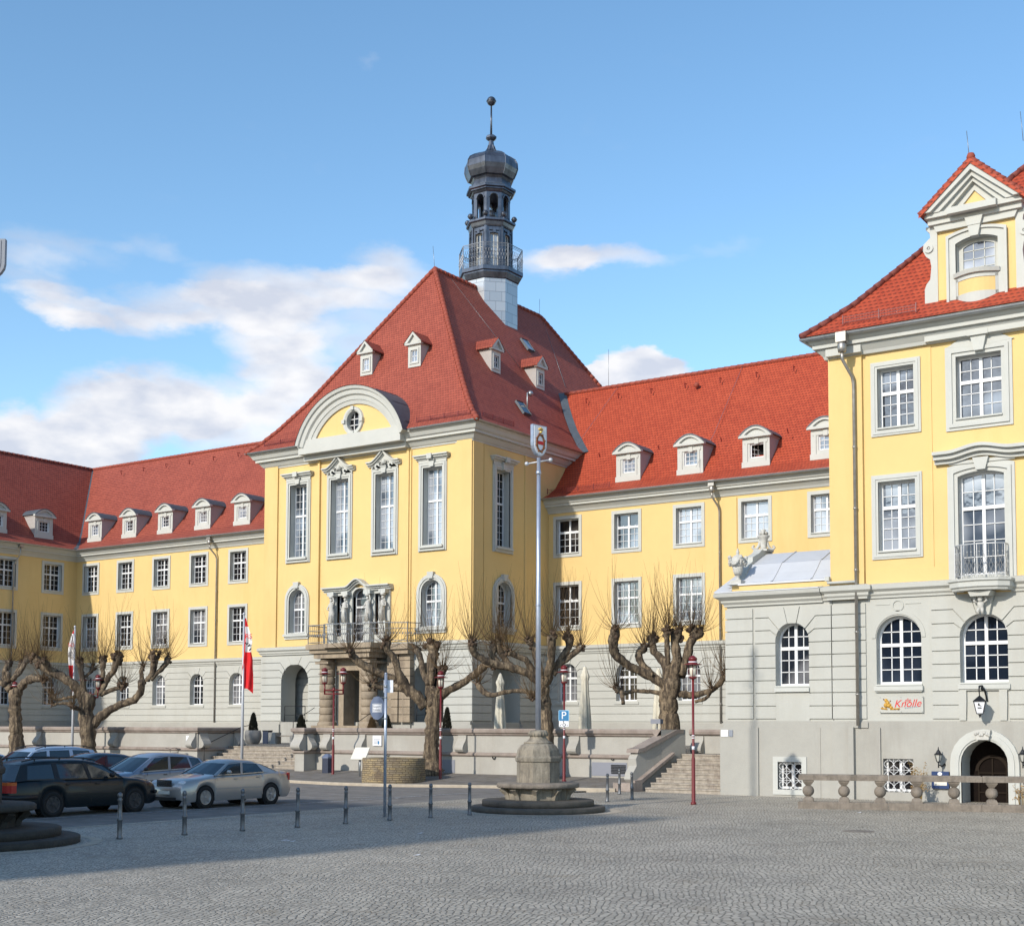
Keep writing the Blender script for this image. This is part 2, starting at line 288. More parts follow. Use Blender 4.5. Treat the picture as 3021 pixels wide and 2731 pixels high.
def stone_wall_mat():
    m, nt, N, L, b = nodes('rubble_stone'); b.inputs['Roughness'].default_value = .9
    tc = N.new('ShaderNodeTexCoord')
    g = N.new('ShaderNodeSeparateXYZ'); L.new(tc.outputs['Object'], g.inputs[0])
    a = math_(nt, 'MULTIPLY', math_(nt, 'ARCTAN2', g.outputs[0], g.outputs[1]), 1.2)
    cb = N.new('ShaderNodeCombineXYZ'); L.new(a, cb.inputs[0]); L.new(g.outputs[2], cb.inputs[1])
    br = N.new('ShaderNodeTexBrick'); br.inputs['Scale'].default_value = 1; br.inputs['Brick Width'].default_value = .24; br.inputs['Row Height'].default_value = .08; br.inputs['Mortar Size'].default_value = .011; br.squash = 1.4; br.squash_frequency = 3
    br.inputs['Color1'].default_value = (.36, .27, .14, 1); br.inputs['Color2'].default_value = (.26, .21, .145, 1); br.inputs['Mortar'].default_value = (.10, .075, .045, 1)
    ns = N.new('ShaderNodeTexNoise'); ns.inputs['Scale'].default_value = 7; L.new(tc.outputs['Object'], ns.inputs['Vector'])
    vm = N.new('ShaderNodeVectorMath'); vm.operation = 'MULTIPLY_ADD'; L.new(ns.outputs['Color'], vm.inputs[0]); vm.inputs[1].default_value = (.04, .04, 0); L.new(cb.outputs[0], vm.inputs[2]); L.new(vm.outputs[0], br.inputs['Vector'])
    n = N.new('ShaderNodeTexNoise'); n.inputs['Scale'].default_value = 2.2; n.inputs['Detail'].default_value = 6; L.new(tc.outputs['Object'], n.inputs['Vector'])
    r = N.new('ShaderNodeMapRange'); L.new(n.outputs[0], r.inputs[0]); r.inputs[1].default_value = .48; r.inputs[2].default_value = .68; r.inputs[4].default_value = .7
    mx = N.new('ShaderNodeMix'); mx.data_type = 'RGBA'; L.new(r.outputs[0], mx.inputs[0]); L.new(br.outputs['Color'], mx.inputs[6]); mx.inputs[7].default_value = (.09, .065, .05, 1)
    L.new(mx.outputs[2], b.inputs['Base Color'])
    bp = N.new('ShaderNodeBump'); bp.inputs['Strength'].default_value = .8; bp.inputs['Distance'].default_value = .03; bp.invert = True; L.new(br.outputs['Fac'], bp.inputs['Height']); L.new(bp.outputs[0], b.inputs['Normal'])
stone_wall_mat()
def sheet_mat():                                             # standing sheet panels of the tower shaft
    m, nt, N, L, b = nodes('sheet_panels'); b.inputs['Roughness'].default_value = .4; b.inputs['Metallic'].default_value = .55
    g = N.new('ShaderNodeNewGeometry'); s = N.new('ShaderNodeSeparateXYZ'); L.new(g.outputs['Position'], s.inputs[0])
    cb = N.new('ShaderNodeCombineXYZ'); L.new(math_(nt, 'ADD', s.outputs[0], s.outputs[1]), cb.inputs[0]); L.new(s.outputs[2], cb.inputs[1])
    br = N.new('ShaderNodeTexBrick'); br.inputs['Scale'].default_value = 1; br.inputs['Brick Width'].default_value = 1.1; br.inputs['Row Height'].default_value = .62; br.inputs['Mortar Size'].default_value = .018
    br.inputs['Color1'].default_value = (.44, .47, .50, 1); br.inputs['Color2'].default_value = (.37, .41, .45, 1); br.inputs['Mortar'].default_value = (.22, .24, .27, 1)
    L.new(cb.outputs[0], br.inputs['Vector']); L.new(br.outputs['Color'], b.inputs['Base Color'])
sheet_mat()

# ------------------------------------------------------------------ mesh builder
class MB:
    def __init__(s): s.v = []; s.f = []; s.mi = []; s.cur = 0; s.smooth = False; s.sm = []
    def face(s, pts):
        i = len(s.v); s.v += [tuple(p) for p in pts]; s.f.append(tuple(range(i, i+len(pts)))); s.mi.append(s.cur); s.sm.append(s.smooth)
    def mesh(s, vs, fs):
        i = len(s.v); s.v += [tuple(p) for p in vs]
        for f in fs: s.f.append(tuple(i+k for k in f)); s.mi.append(s.cur); s.sm.append(s.smooth)
    def box(s, x0, x1, y0, y1, z0, z1):
        s.mesh([(x0,y0,z0),(x1,y0,z0),(x1,y1,z0),(x0,y1,z0),(x0,y0,z1),(x1,y0,z1),(x1,y1,z1),(x0,y1,z1)],
               [(0,3,2,1),(4,5,6,7),(0,1,5,4),(1,2,6,5),(2,3,7,6),(3,0,4,7)])
    def fbox(s, F, s0, s1, d0, d1, z0, z1):                  # a box in a facade frame
        P = [F(a, d, z) for z in (z0, z1) for a, d in ((s0,d0),(s1,d0),(s1,d1),(s0,d1))]
        s.mesh(P, [(0,3,2,1),(4,5,6,7),(0,1,5,4),(1,2,6,5),(2,3,7,6),(3,0,4,7)])
    def prism(s, F, poly, d0, d1):                           # polygon in facade (s, z), from depth d0 to d1
        n = len(poly); P = [F(a, d0, z) for a, z in poly] + [F(a, d1, z) for a, z in poly]
        s.mesh(P, [tuple(range(n))[::-1], tuple(range(n, 2*n))] + [(i, (i+1) % n, n+(i+1) % n, n+i) for i in range(n)])
    def lathe(s, prof, c=(0,0,0), n=16, rot=0, smooth=True, cap=True, sx=1, sy=1, arc=None):
        sm = s.smooth; s.smooth = smooth; vs = []; a1 = arc or 2*pi; m = n if arc is None else n+1
        for r, z in prof:
            for i in range(m):
                a = rot+a1*i/n; vs.append((c[0]+r*cos(a)*sx, c[1]+r*sin(a)*sy, c[2]+z))
        fs = []
        for k in range(len(prof)-1):
            for i in range(n):
                j = (i+1) % m; fs.append((k*m+i, k*m+j, (k+1)*m+j, (k+1)*m+i))
        if cap: fs += [tuple(range(m))[::-1], tuple((len(prof)-1)*m+i for i in range(m))]
        s.mesh(vs, fs); s.smooth = sm
    def sphere(s, c, r, n=12, sz=1, lump=0, rnd=None, sx=1, sy=1):
        vs = []; m = max(4, n//2); sm = s.smooth; s.smooth = True
        for k in range(m+1):
            t = pi*k/m
            for i in range(n):
                a = 2*pi*i/n; q = r*(1+(lump*rnd.uniform(-1, 1) if lump else 0))
                vs.append((c[0]+q*sin(t)*cos(a)*sx, c[1]+q*sin(t)*sin(a)*sy, c[2]+q*cos(t)*sz))
        s.mesh(vs, [(k*n+i, (k+1)*n+i, (k+1)*n+(i+1) % n, k*n+(i+1) % n) for k in range(m) for i in range(n)]); s.smooth = sm
    def tube(s, path, rad, n=6, smooth=True, cap=True, lump=0, rnd=None):
        path = [Vector(p) for p in path]; sm = s.smooth; s.smooth = smooth; vs = []
        if not isinstance(rad, (list, tuple)): rad = [rad]*len(path)
        u = None
        for k, p in enumerate(path):
            t = (path[min(k+1, len(path)-1)]-path[max(k-1, 0)])
            t = t.normalized() if t.length > 1e-9 else Vector((0,0,1))
            if u is None: u = t.orthogonal().normalized()
            else:
                u = u-t*u.dot(t); u = u.normalized() if u.length > 1e-6 else t.orthogonal().normalized()
            w = t.cross(u)
            for i in range(n):
                a = 2*pi*i/n; r = rad[k]*(1+(lump*rnd.uniform(-1, 1) if lump else 0)); vs.append(p+(u*cos(a)+w*sin(a))*r)
        fs = [(k*n+i, k*n+(i+1) % n, (k+1)*n+(i+1) % n, (k+1)*n+i) for k in range(len(path)-1) for i in range(n)]
        if cap: fs += [tuple(range(n))[::-1], tuple((len(path)-1)*n+i for i in range(n))]
        s.mesh(vs, fs); s.smooth = sm
    def bar(s, a, b, w=.02): s.tube([a, b], w, 4, smooth=False)
    def sweep(s, prof, path, closed=False):                  # moulding: profile (out, z) along an XY path, outward on the right-hand side
        n = len(path); m = len(prof); vs = []
        for k in range(n):
            p = Vector(path[k]).to_2d() if len(path[k]) > 2 else Vector(path[k])
            def nrm(a, b):
                t = (Vector(b)-Vector(a)); t.normalize(); return Vector((t.y, -t.x))
            if closed: n1 = nrm(path[k-1], path[k]); n2 = nrm(path[k], path[(k+1) % n])
            else:
                n1 = nrm(path[k-1], path[k]) if k else None; n2 = nrm(path[k], path[k+1]) if k < n-1 else None
                n1 = n1 or n2; n2 = n2 or n1
            b = (n1+n2); b = b/(1+n1.dot(n2)) if 1+n1.dot(n2) > .05 else n1
            for o, z in prof: vs.append((p.x+b.x*o, p.y+b.y*o, z))
        fs = [(k*m+i, ((k+1) % n)*m+i, ((k+1) % n)*m+i+1, k*m+i+1) for k in range(n if closed else n-1) for i in range(m-1)]
        if not closed: fs += [tuple(range(m)), tuple((n-1)*m+i for i in range(m))[::-1]]
        s.mesh(vs, fs)
    def arcsweep(s, F, prof, sc, zc, R, a0, a1, n=24, cap=True, ell=1):       # moulding along an arc in a facade; prof = (radial offset, out)
        vs = []; m = len(prof)
        for k in range(n+1):
            a = a0+(a1-a0)*k/n
            for o, d in prof: vs.append(F(sc+(R+o)*cos(a), d, zc+(R*ell+o)*sin(a)))
        fs = [(k*m+i, (k+1)*m+i, (k+1)*m+i+1, k*m+i+1) for k in range(n) for i in range(m-1)]
        if cap: fs += [tuple(range(m)), tuple(n*m+i for i in range(m))[::-1]]
        s.mesh(vs, fs)
    def build(s, name, mats, parent=None, label=None, cat=None, group=None, kind=None, loc=None, fixn=True, merge=False):
        me = bpy.data.meshes.new(name); o0 = Vector(loc) if loc else None
        vs = s.v if o0 is None else [tuple(Vector(p)-o0) for p in s.v]
        me.from_pydata(vs, [], s.f)
        for m in ([mats] if isinstance(mats, str) else mats): me.materials.append(M[m])
        me.polygons.foreach_set('material_index', s.mi); me.polygons.foreach_set('use_smooth', s.sm)
        if fixn or merge:
            bm = bmesh.new(); bm.from_mesh(me)
            if merge: bmesh.ops.remove_doubles(bm, verts=bm.verts, dist=1e-4)
            if fixn: bmesh.ops.recalc_face_normals(bm, faces=bm.faces)
            bm.to_mesh(me); bm.free()
        me.update()
        o = bpy.data.objects.new(name, me); C.objects.link(o)
        if o0 is not None: o.location = o0
        if parent is not None:
            o.parent = parent; o.matrix_parent_inverse = Matrix.Translation(parent_loc(parent)).inverted()
        tag(o, label, cat, group, kind); return o
def parent_loc(p):
    l = Vector(p.location)
    while p.parent: 
        l = Vector(p.location); break
    return WORLD_LOC.get(p.name, l)
WORLD_LOC = {}
def tag(o, label=None, cat=None, group=None, kind=None):
    if label: o['label'] = label
    if cat: o['category'] = cat
    if group: o['group'] = group
    if kind: o['kind'] = kind
def thing(name, label, cat, loc=(0,0,0), group=None):
    o = bpy.data.objects.new(name, None); o.empty_display_size = .3; C.objects.link(o); o.location = loc
    tag(o, label, cat, group); WORLD_LOC[o.name] = Vector(loc); return o
def copy_thing(o, off, label, rot=0, parent=None):           # a copy of a thing with its parts and sub-parts
    c = o.copy(); C.objects.link(c)
    if parent is not None: c.parent = parent
    else:
        c.location = Vector(o.location)+Vector(off); c.rotation_euler.z += rot; c['label'] = label; WORLD_LOC[c.name] = Vector(c.location)
    for ch in list(o.children): copy_thing(ch, None, None, 0, c)
    return c
def text(s, size, mat, M4, name='lettering', parent=None, extrude=.004, align='CENTER', shear=0):
    cu = bpy.data.curves.new(name, 'FONT'); cu.body = s; cu.size = size; cu.align_x = align; cu.align_y = 'CENTER'; cu.extrude = extrude; cu.shear = shear
    cu.materials.append(M[mat]); o = bpy.data.objects.new(name, cu); C.objects.link(o)
    me = bpy.data.meshes.new_from_object(o); bpy.data.objects.remove(o); me.name = name
    o = bpy.data.objects.new(name, me); C.objects.link(o); o.matrix_world = M4
    if parent is not None:
        o.parent = parent; o.matrix_parent_inverse = Matrix.Translation(parent_loc(parent)).inverted()
    return o
def face_mat(p, right, up=Vector((0,0,1))):
    right = Vector(right).normalized(); up = Vector(up).normalized(); n = right.cross(up)
    return Matrix(((right.x, up.x, n.x, p[0]), (right.y, up.y, n.y, p[1]), (right.z, up.z, n.z, p[2]), (0,0,0,1)))

def FY(Y): return lambda s, d, z: (s, Y-d, z)                # facade facing -Y, s = X
def FX(X): return lambda s, d, z: (X+d, s, z)                # facade facing +X, s = Y

# ------------------------------------------------------------------ walls and windows
class Op:
    def __init__(s, s0, s1, z0, z1, arch=0): s.s0, s.s1, s.z0, s.z1, s.arch = s0, s1, z0, z1, arch; s.c = (s0+s1)/2; s.a = (s1-s0)/2; s.zs = z1-arch
    def hw(s, z):
        if z <= s.zs or not s.arch: return s.a
        if s.arch < .5*s.a:
            Rr = (s.a**2+s.arch**2)/(2*s.arch); return sqrt(max(0, Rr*Rr-(z-s.zs+Rr-s.arch)**2))
        t = (z-s.zs)/s.arch; return s.a*sqrt(max(0, 1-t*t))
    def arc(s, n=12, off=0, a0=0, a1=pi):
        if s.arch < .5*s.a:
            Rr = (s.a**2+s.arch**2)/(2*s.arch)
            return [(s.c+(s.a+off)*(1-2*i/n), s.zs+off+sqrt(max(0, Rr*Rr-(s.a*(1-2*i/n))**2))-(Rr-s.arch)) for i in range(n+1)]
        return [(s.c+(s.a+off)*cos(a0+(a1-a0)*i/n), s.zs+(s.arch+off)*sin(a0+(a1-a0)*i/n)) for i in range(n+1)]
def wallgrid(mb, F, s0, s1, z0, z1, ops, d=0):
    ss = sorted({s0, s1} | {q for o in ops for q in (o.s0, o.s1) if s0 < q < s1}); zs = sorted({z0, z1} | {q for o in ops for q in (o.z0, o.z1) if z0 < q < z1})
    for i in range(len(ss)-1):
        for j in range(len(zs)-1):
            a = (ss[i]+ss[i+1])/2; b = (zs[j]+zs[j+1])/2
            if any(o.s0 < a < o.s1 and o.z0 < b < o.z1 for o in ops): continue
            mb.face([F(ss[i], d, zs[j]), F(ss[i+1], d, zs[j]), F(ss[i+1], d, zs[j+1]), F(ss[i], d, zs[j+1])])
    for o in ops:
        if o.arch:
            p = o.arc(16)
            for (a, za), (b, zb) in zip(p, p[1:]): mb.face([F(a, d, za), F(b, d, zb), F(b, d, o.z1), F(a, d, o.z1)])
def outline(o, off=0, n=12, bottom=True):                    # closed outline polygon of an opening (counter-clockwise)
    if not o.arch: return [(o.s0-off, o.z0-off), (o.s1+off, o.z0-off), (o.s1+off, o.z1+off), (o.s0-off, o.z1+off)]
    return [(o.s0-off, o.z0-off), (o.s1+off, o.z0-off)] + o.arc(n, off)
def ring(mb, F, p, q, d0, d1):                               # frame between two outlines with the same count, from depth d0 to d1
    n = len(p)
    for i in range(n):
        j = (i+1) % n
        mb.face([F(p[i][0], d1, p[i][1]), F(p[j][0], d1, p[j][1]), F(q[j][0], d1, q[j][1]), F(q[i][0], d1, q[i][1])])
        mb.face([F(q[i][0], d0, q[i][1]), F(q[j][0], d0, q[j][1]), F(q[j][0], d1, q[j][1]), F(q[i][0], d1, q[i][1])])
        mb.face([F(p[i][0], d0, p[i][1]), F(p[j][0], d0, p[j][1]), F(p[j][0], d1, p[j][1]), F(p[i][0], d1, p[i][1])])
def window(par, F, o, cols=2, rows=(2, 3), tr=.38, sur=.17, out=.05, dep=.32, glassm='glass_mid', trim='trim_white', sill=True, mull=True, step=0, tilt=False, openl=False, bar=.022, fr=.065, name='window'):
    """o is the clear opening in the wall. Surround and reveal, white sash with glazing bars, glass."""
    b = MB()
    p = outline(o)
    if sur:
        ring(b, F, p, outline(o, sur), 0, out)
        if step: ring(b, F, outline(o, sur*.35), outline(o, sur*.7), out, out+step)
    n = len(p)
    for i in range(n):
        j = (i+1) % n; b.face([F(p[i][0], out if sur else 0, p[i][1]), F(p[j][0], out if sur else 0, p[j][1]), F(p[j][0], -dep, p[j][1]), F(p[i][0], -dep, p[i][1])])
    if sill: b.fbox(F, o.s0-.02, o.s1+.02, -dep, (out if sur else 0)+.06, o.z0-.005, o.z0+.045)
    w = b.build(name, trim, par, fixn=False)
    b = MB(); d0, d1 = -dep, -dep+.06; zb = o.z0+.05 if sill else o.z0
    oo = Op(o.s0, o.s1, zb, o.z1, o.arch); ii = Op(o.s0+fr, o.s1-fr, zb+fr, o.z1-fr, max(o.arch-fr, 0) if o.arch else 0)
    ring(b, F, outline(oo) if not o.arch else [(oo.s0, oo.z0), (oo.s1, oo.z0)]+oo.arc(), outline(ii) if not o.arch else [(ii.s0, ii.z0), (ii.s1, ii.z0)]+ii.arc(), d0, d1)
    H = ii.z1-ii.z0; zt = ii.z0+H*(1-tr) if tr else ii.z1
    def vbar(s, wd, za, zz, dd=0):
        h = abs(s-o.c)
        if ii.arch:
            top = ii.zs+ii.arch*sqrt(max(0, 1-(h/ii.a)**2)) if ii.arch >= .5*ii.a else ii.zs+sqrt(((ii.a**2+ii.arch**2)/(2*ii.arch))**2-h*h)-((ii.a**2+ii.arch**2)/(2*ii.arch)-ii.arch); zz = min(zz, top)
        if zz > za: b.fbox(F, s-wd/2, s+wd/2, d0+.01, d1-.012+dd, za, zz)
    def hbar(z, wd, dd=0, sa=None, sb=None):
        h = ii.hw(z); sa = ii.c-h if sa is None else max(sa, ii.c-h); sb = ii.c+h if sb is None else min(sb, ii.c+h)
        if sb > sa: b.fbox(F, sa, sb, d0+.01, d1-.012+dd, z-wd/2, z+wd/2)
    if tr: hbar(zt, .11, .04)
    if mull: vbar(o.c, .10, ii.z0, ii.z1, .02)
    up = rows[0] if tr else 0; lo = rows[1] if tr else rows[0]
    for k in range(1, lo): hbar(ii.z0+(zt-ii.z0)*k/lo, bar)
    for k in range(1, up): 
        if not tilt: hbar(zt+(ii.z1-zt)*k/up, bar)
    nc = cols*2 if mull else cols
    for k in range(1, nc):
        if mull and k == cols: continue
        vbar(ii.s0+(ii.s1-ii.s0)*k/nc, bar, ii.z0, ii.z1 if not tilt else zt)
    if tilt:                                                 # upper lights tipped open
        for sa, sb in ((ii.s0, o.c-.06), (o.c+.06, ii.s1)):
            G = lambda s, d, z: F(s, d-.16*(z-zt)/(ii.z1-zt), z)
            z0_, z1_ = zt+.06, ii.z1-.02
            for q in (z0_, (z0_+z1_)/2, z1_): b.fbox(G, sa, sb, d0, d0+.04, q-.02, q+.02)
            for q in (sa+.02, (sa+sb)/2, sb-.02): b.fbox(G, q-.014, q+.014, d0, d0+.04, z0_, z1_)
    b.build('sash', 'window_white', w)
    b = MB()
    if ii.arch: b.face([F(s, -dep+.012, z) for s, z in [(oo.s0+.01, oo.z0+.01), (oo.s1-.01, oo.z0+.01)]+oo.arc(12, -.01)])
    else: b.face([F(s, -dep+.012, z) for s, z in outline(Op(oo.s0+.01, oo.s1-.01, oo.z0+.01, oo.z1-.01))])
    b.build('pane', glassm, w, fixn=False)
    return w
def rusticate(mb, F, s0, s1, joints, ztop, ops, d0=0, d1=.05, g=.035, key=True):
    """Bands of plaster blocks between horizontal joints; joints bend down to the arches."""
    lev = joints+[ztop]
    ops = sorted(ops, key=lambda o: o.c)
    def jp(o, k):                                            # arch point of joint k, or None
        z = lev[k]
        if k == len(lev)-1: return None
        if z <= o.zs: return z
        t = (z-o.zs)/(o.arch+.75)
        if t > .9: return None
        return o.zs+o.arch*t**.85
    for k in range(len(lev)-1):
        za, zb = lev[k]+g/2, lev[k+1]-(g/2 if k < len(lev)-2 else 0)
        if zb-za < .03: continue
        cuts = []                                            # per opening: (left boundary pts up, right boundary pts up) or None
        for o in ops:
            if o.z1 <= za-.001 and lev[k] >= o.z1+.0: 
                if jp(o, k) is None and lev[k] > o.z1: continue
            if o.z0 >= zb-.02: continue
            A, B = jp(o, k), jp(o, k+1)
            if A is None: continue
            zlo = max(A, o.z0)
            hA = o.hw(zlo); L = []
            if lev[k] > o.zs: L.append((hA+.12+(lev[k]-zlo)*.6, za)); L.append((hA, zlo+g*.6))
            else:
                if o.z0 > za+.02: L += [(0, za), (0, o.z0), (hA, o.z0)]
                else: L.append((hA, za))
            if B is not None and lev[k+1] <= o.z1+.6:
                if lev[k+1] <= o.zs: L.append((hA, zb)); 
                else:
                    for i in range(1, 6):
                        z = max(zlo, o.zs)+(B-g*.6-max(zlo, o.zs))*i/5; L.append((o.hw(z), z))
                    hB = o.hw(B); L.append((hB+.12+(lev[k+1]-B)*.6, zb))
                cuts.append((o, L, None))
            else:                                            # closing band over the crown, with a keystone
                kh = .2*o.a/.7; zk = o.zs+o.arch*sqrt(1-(kh/o.a)**2)
                for i in range(1, 7):
                    z = max(zlo, o.zs)+(zk-max(zlo, o.zs))*i/6; L.append((o.hw(z), z))
                L.append((kh*1.75, zb)); cuts.append((o, L, (kh, zk)))
        x = s0; left = [(s0, za), (s0, zb)]
        for o, L, kk in cuts:
            right = [(o.c-h, z) for h, z in L]
            mb.prism(F, [left[0]] + right + left[1:][::-1] if len(left) == 2 else left[:1]+right+left[::-1][:-1], d0, d1)
            left = [(o.c+h, z) for h, z in L]
            if kk:
                kh, zk = kk; mb.prism(F, [(o.c-kh+g*.6, zk), (o.c+kh-g*.6, zk), (o.c+kh*1.75-g*.6, zb), (o.c-kh*1.75+g*.6, zb)], d0, d1+.012)
        pol = [left[0], (s1, za), (s1, zb)] + left[1:][::-1]
        mb.prism(F, pol, d0, d1)
def cornice(mb, path, z, prof, closed=False): mb.sweep([(o, z+h) for o, h in prof], path, closed)
BELT = [(0, -.42), (.06, -.42), (.06, -.36), (.12, -.30), (.12, -.22), (.22, -.14), (.22, -.02), (.16, 0.02), (0, .06)]
EAVE = [(0, -.55), (.05, -.55), (.12, -.42), (.30, -.24), (.30, -.20), (.42, -.20), (.42, -.10), (.50, -.06), (.62, .16), (.70, .22), (.70, .30), (0, .34)]
def roof_strip(mb, rows):                                    # loft between polylines of equal count
    for a, b in zip(rows, rows[1:]):
        for i in range(len(a)-1): mb.face([a[i], a[i+1], b[i+1], b[i]])
def ridge_caps(mb, a, b, r=.11, step=.36):
    a, b = Vector(a), Vector(b); n = max(1, int((b-a).length/step)); t = (b-a)/n
    for i in range(n):
        p = a+t*i; mb.tube([p-t*.08, p+t*.98], [r*1.15, r*.9], 7, smooth=True)
def downpipe(par, x, y, ztop, zbot, yk=None, rot='Y', hopper=True, mat='pipe_zinc', low=None):
    """hopper under the gutter, offset bend, long pipe with clips"""
    b = MB(); yo = y-.62
    if hopper:
        b.box(x-.17, x+.17, yo-.16, yo+.10, ztop-.30, ztop+.02)
        b.lathe([(.13, -.62), (.15, -.5), (.15, -.38), (.12, -.30)], (x, yo-.02, ztop), 10)
        b.tube([(x, yo-.02, ztop-.55), (x, yo-.02, ztop-.85), (x+.16, y-.2, ztop-1.35), (x+.18, y-.12, ztop-1.6), (x+.18, y-.12, zbot)], .055, 8)
    else: b.tube([(x, y-.12, ztop), (x, y-.12, zbot)], .055, 8)
    z = zbot+1
    while z < ztop-1.8: b.lathe([(.07, -.03), (.07, .03)], (x+(.18 if hopper else 0), y-.12, z), 8); z += 2.0
    return b.build('downpipe', mat, par)

# ------------------------------------------------------------------ ground
SHEET = []
def struct(name, mb, mat, merge=False): return mb.build(name, mat, kind='structure', fixn=False, merge=merge)
def gz(x, y):                                                # ground height behind the kerb rises gently to the terrace wall
    return .10 + max(0, min(1, (y-41.8)/2.6))*(.26 if x > -40 else .26)
def ground():
    b = MB(); b.face([(-900, -600, -.06), (900, -600, -.06), (900, 1200, -.06), (-900, 1200, -.06)]); struct('ground', b, 'sidewalk')
    b = MB(); X = [-140, -25.6, 60]; 
    b.face([(-25.7, -60, 0), (60, -60, 0), (60, 36, 0), (-25.7, 36, 0)]); b.face([(-25.7, 36, 0), (60, 36, 0), (60, 60, 0), (-21.3, 60, 0), (-23, 43.5, 0), (-25.7, 40, 0)]); struct('square_paving', b, 'cobbles')
    b = MB(); b.face([(-140, -60, -.004), (-25.6, -60, -.004), (-25.6, 45.2, -.004), (-140, 45.2, -.004)]); struct('road', b, 'asphalt')
    # pavement along the terrace, kerb edge curving towards the stairs
    kerb = [(-140, 40.6), (-60, 40.6), (-42, 40.7), (-38.5, 40.4), (-36, 39.9), (-33, 40.1), (-31, 41.0), (-29.5, 41.6), (-27.5, 41.9), (-25.2, 42.0), (-24.6, 42.3)]
    b = MB()
    for (x0, y0), (x1, y1) in zip(kerb, kerb[1:]):
        for q in range(4):
            f = lambda x, y, t: (x, y+(45.0-y)*t, .10+.26*max(0, t-.25)/.75)
            b.face([f(x0, y0, q/4), f(x1, y1, q/4), f(x1, y1, (q+1)/4), f(x0, y0, (q+1)/4)])
    struct('pavement', b, 'sidewalk')
    b = MB(); b.sweep([(-.18, .104), (.0, .104), (.02, .08), (.02, -.05)], kerb); struct('kerb', b, 'kerb_stone')
    b = MB()
    def strip(pts, w, z=.004):
        for p, q in zip(pts, pts[1:]):
            p, q = Vector(p), Vector(q); n = (q-p).normalized(); n = Vector((-n.y, n.x))*w/2
            b.face([(p.x-n.x, p.y-n.y, z), (q.x-n.x, q.y-n.y, z), (q.x+n.x, q.y+n.y, z), (p.x+n.x, p.y+n.y, z)])
    strip([(-28.6, 17), (-28.5, 22.5), (-28.05, 29.6), (-27.9, 38)], .12)
    struct('parking_line', b, 'paint_mark')
    b = MB(); strip([(-25.75, 12), (-25.6, 19), (-25.0, 26), (-24.2, 32), (-23.2, 38.5)], .16, .006); struct('gutter_line', b, 'kerb_stone')
    b = MB(); strip([(-27.5, 34.0), (-29.6, 33.4)], .10); strip([(-27.5, 34.0), (-29.2, 34.2)], .10); struct('road_marking', b, 'paint_mark')
    # edging ring stones round the two mast bases and a manhole
    b = MB(); b.lathe([(2.0, .005), (2.28, .005)], (-20.6, 31.25, 0), 40, cap=False); b.lathe([(2.4, .005), (2.62, .005)], (*F2, 0), 40, cap=False); struct('edging_ring', b, 'kerb_stone')
    p = onZ('D', 1690, 1635); b = MB(); b.lathe([(.0, .008), (.33, .008), (.35, .002)], (p.x, p.y, 0), 20, cap=False); o = b.build('manhole_cover', 'rail_stone', loc=(p.x, p.y, 0)); tag(o, 'round rusty manhole cover set in the cobbles', 'manhole cover')
    rnd = random.Random(3); b = MB()
    for k, (x, y) in enumerate([(565, 1655), (575, 1656), (558, 1654), (826, 1640), (820, 1683), (1690, 1599)]):
        p = onZ('D', x, y); b.mesh([(p.x-.06, p.y-.03, .01), (p.x+.07, p.y-.04, .02), (p.x+.05, p.y+.06, .035), (p.x-.04, p.y+.05, .015)], [(0,1,2,3)])
    tag(b.build('litter', 'sign_white'), 'scraps of white paper lying on the cobbles', 'litter', kind='stuff')
_d = ray(-104, 2150); F2 = (O+_d*(26.6/_d.dot(HD))).to_2d()[:]
ground()

# ------------------------------------------------------------------ town hall: shared data
YW, YC, YP, YT = 65.62, 58.17, 42.53, 45.0
XR, XL, XWL, XP, XM = -42.55, -57.82, -84.82, -16.54, -50.185
JO = [2.56, 2.99, 3.42, 3.84, 4.26, 4.67, 5.09, 5.52, 5.95]
ZB, ZT = 6.42, 6.86                                          # belt cornice
YR, ZR = 71.5, 23.05                                         # wing ridge
ZEW = 15.3                                                   # wing eave
SP = 3.86
def wing_windows(t, F, lefts, mirror=1, gl=None, tilts=(), groundf=True, w=1.92, lowg=None, ghide=()):
    ops = []
    for i, x in enumerate(lefts):
        a = x+.20; b_ = x+w-.20
        for z0, z1, row in ((12.12, 14.12, 0), (7.93, 10.33, 1)):
            o = Op(a, b_, z0, z1); ops.append(o)
            window(t, F, o, cols=2, rows=(2, 3), sur=.19, glassm=(gl[i] if gl and row == 0 else (lowg[i] if lowg else 'glass_dark')), tilt=(i, row) in tilts)
    arches = [Op(x+.30, x+w-.30, 3.66, 5.86, .64) for x in lefts]
    for i, o in enumerate(arches):
        window(t, F, o, cols=2, rows=(2, 3), sur=0, dep=.36, glassm='glass_dark' if i % 2 else 'glass_mid')
    return ops, arches
def panels(par, F, arches):
    for o in arches:                                         # sunken panel with an oval ring below each arched window
        b = MB()
        b.fbox(F, o.s0-.12, o.s1+.12, 0, .10, o.z0-.14, o.z0+.0)
        for z in (o.z0-.38, 2.62): b.fbox(F, o.s0-.02, o.s1+.02, 0, .03, z-.03, z+.03)
        for s in (o.s0, o.s1): b.fbox(F, s-.03, s+.03, 0, .03, 2.62, o.z0-.38)
        b.arcsweep(F, [(-.03, 0), (-.03, .04), (.03, .04), (.03, 0)], o.c, (2.62+o.z0-.38)/2, .27, 0, 2*pi, 20, ell=1.3, cap=False)
        b.build('panel', 'grey_render', par)
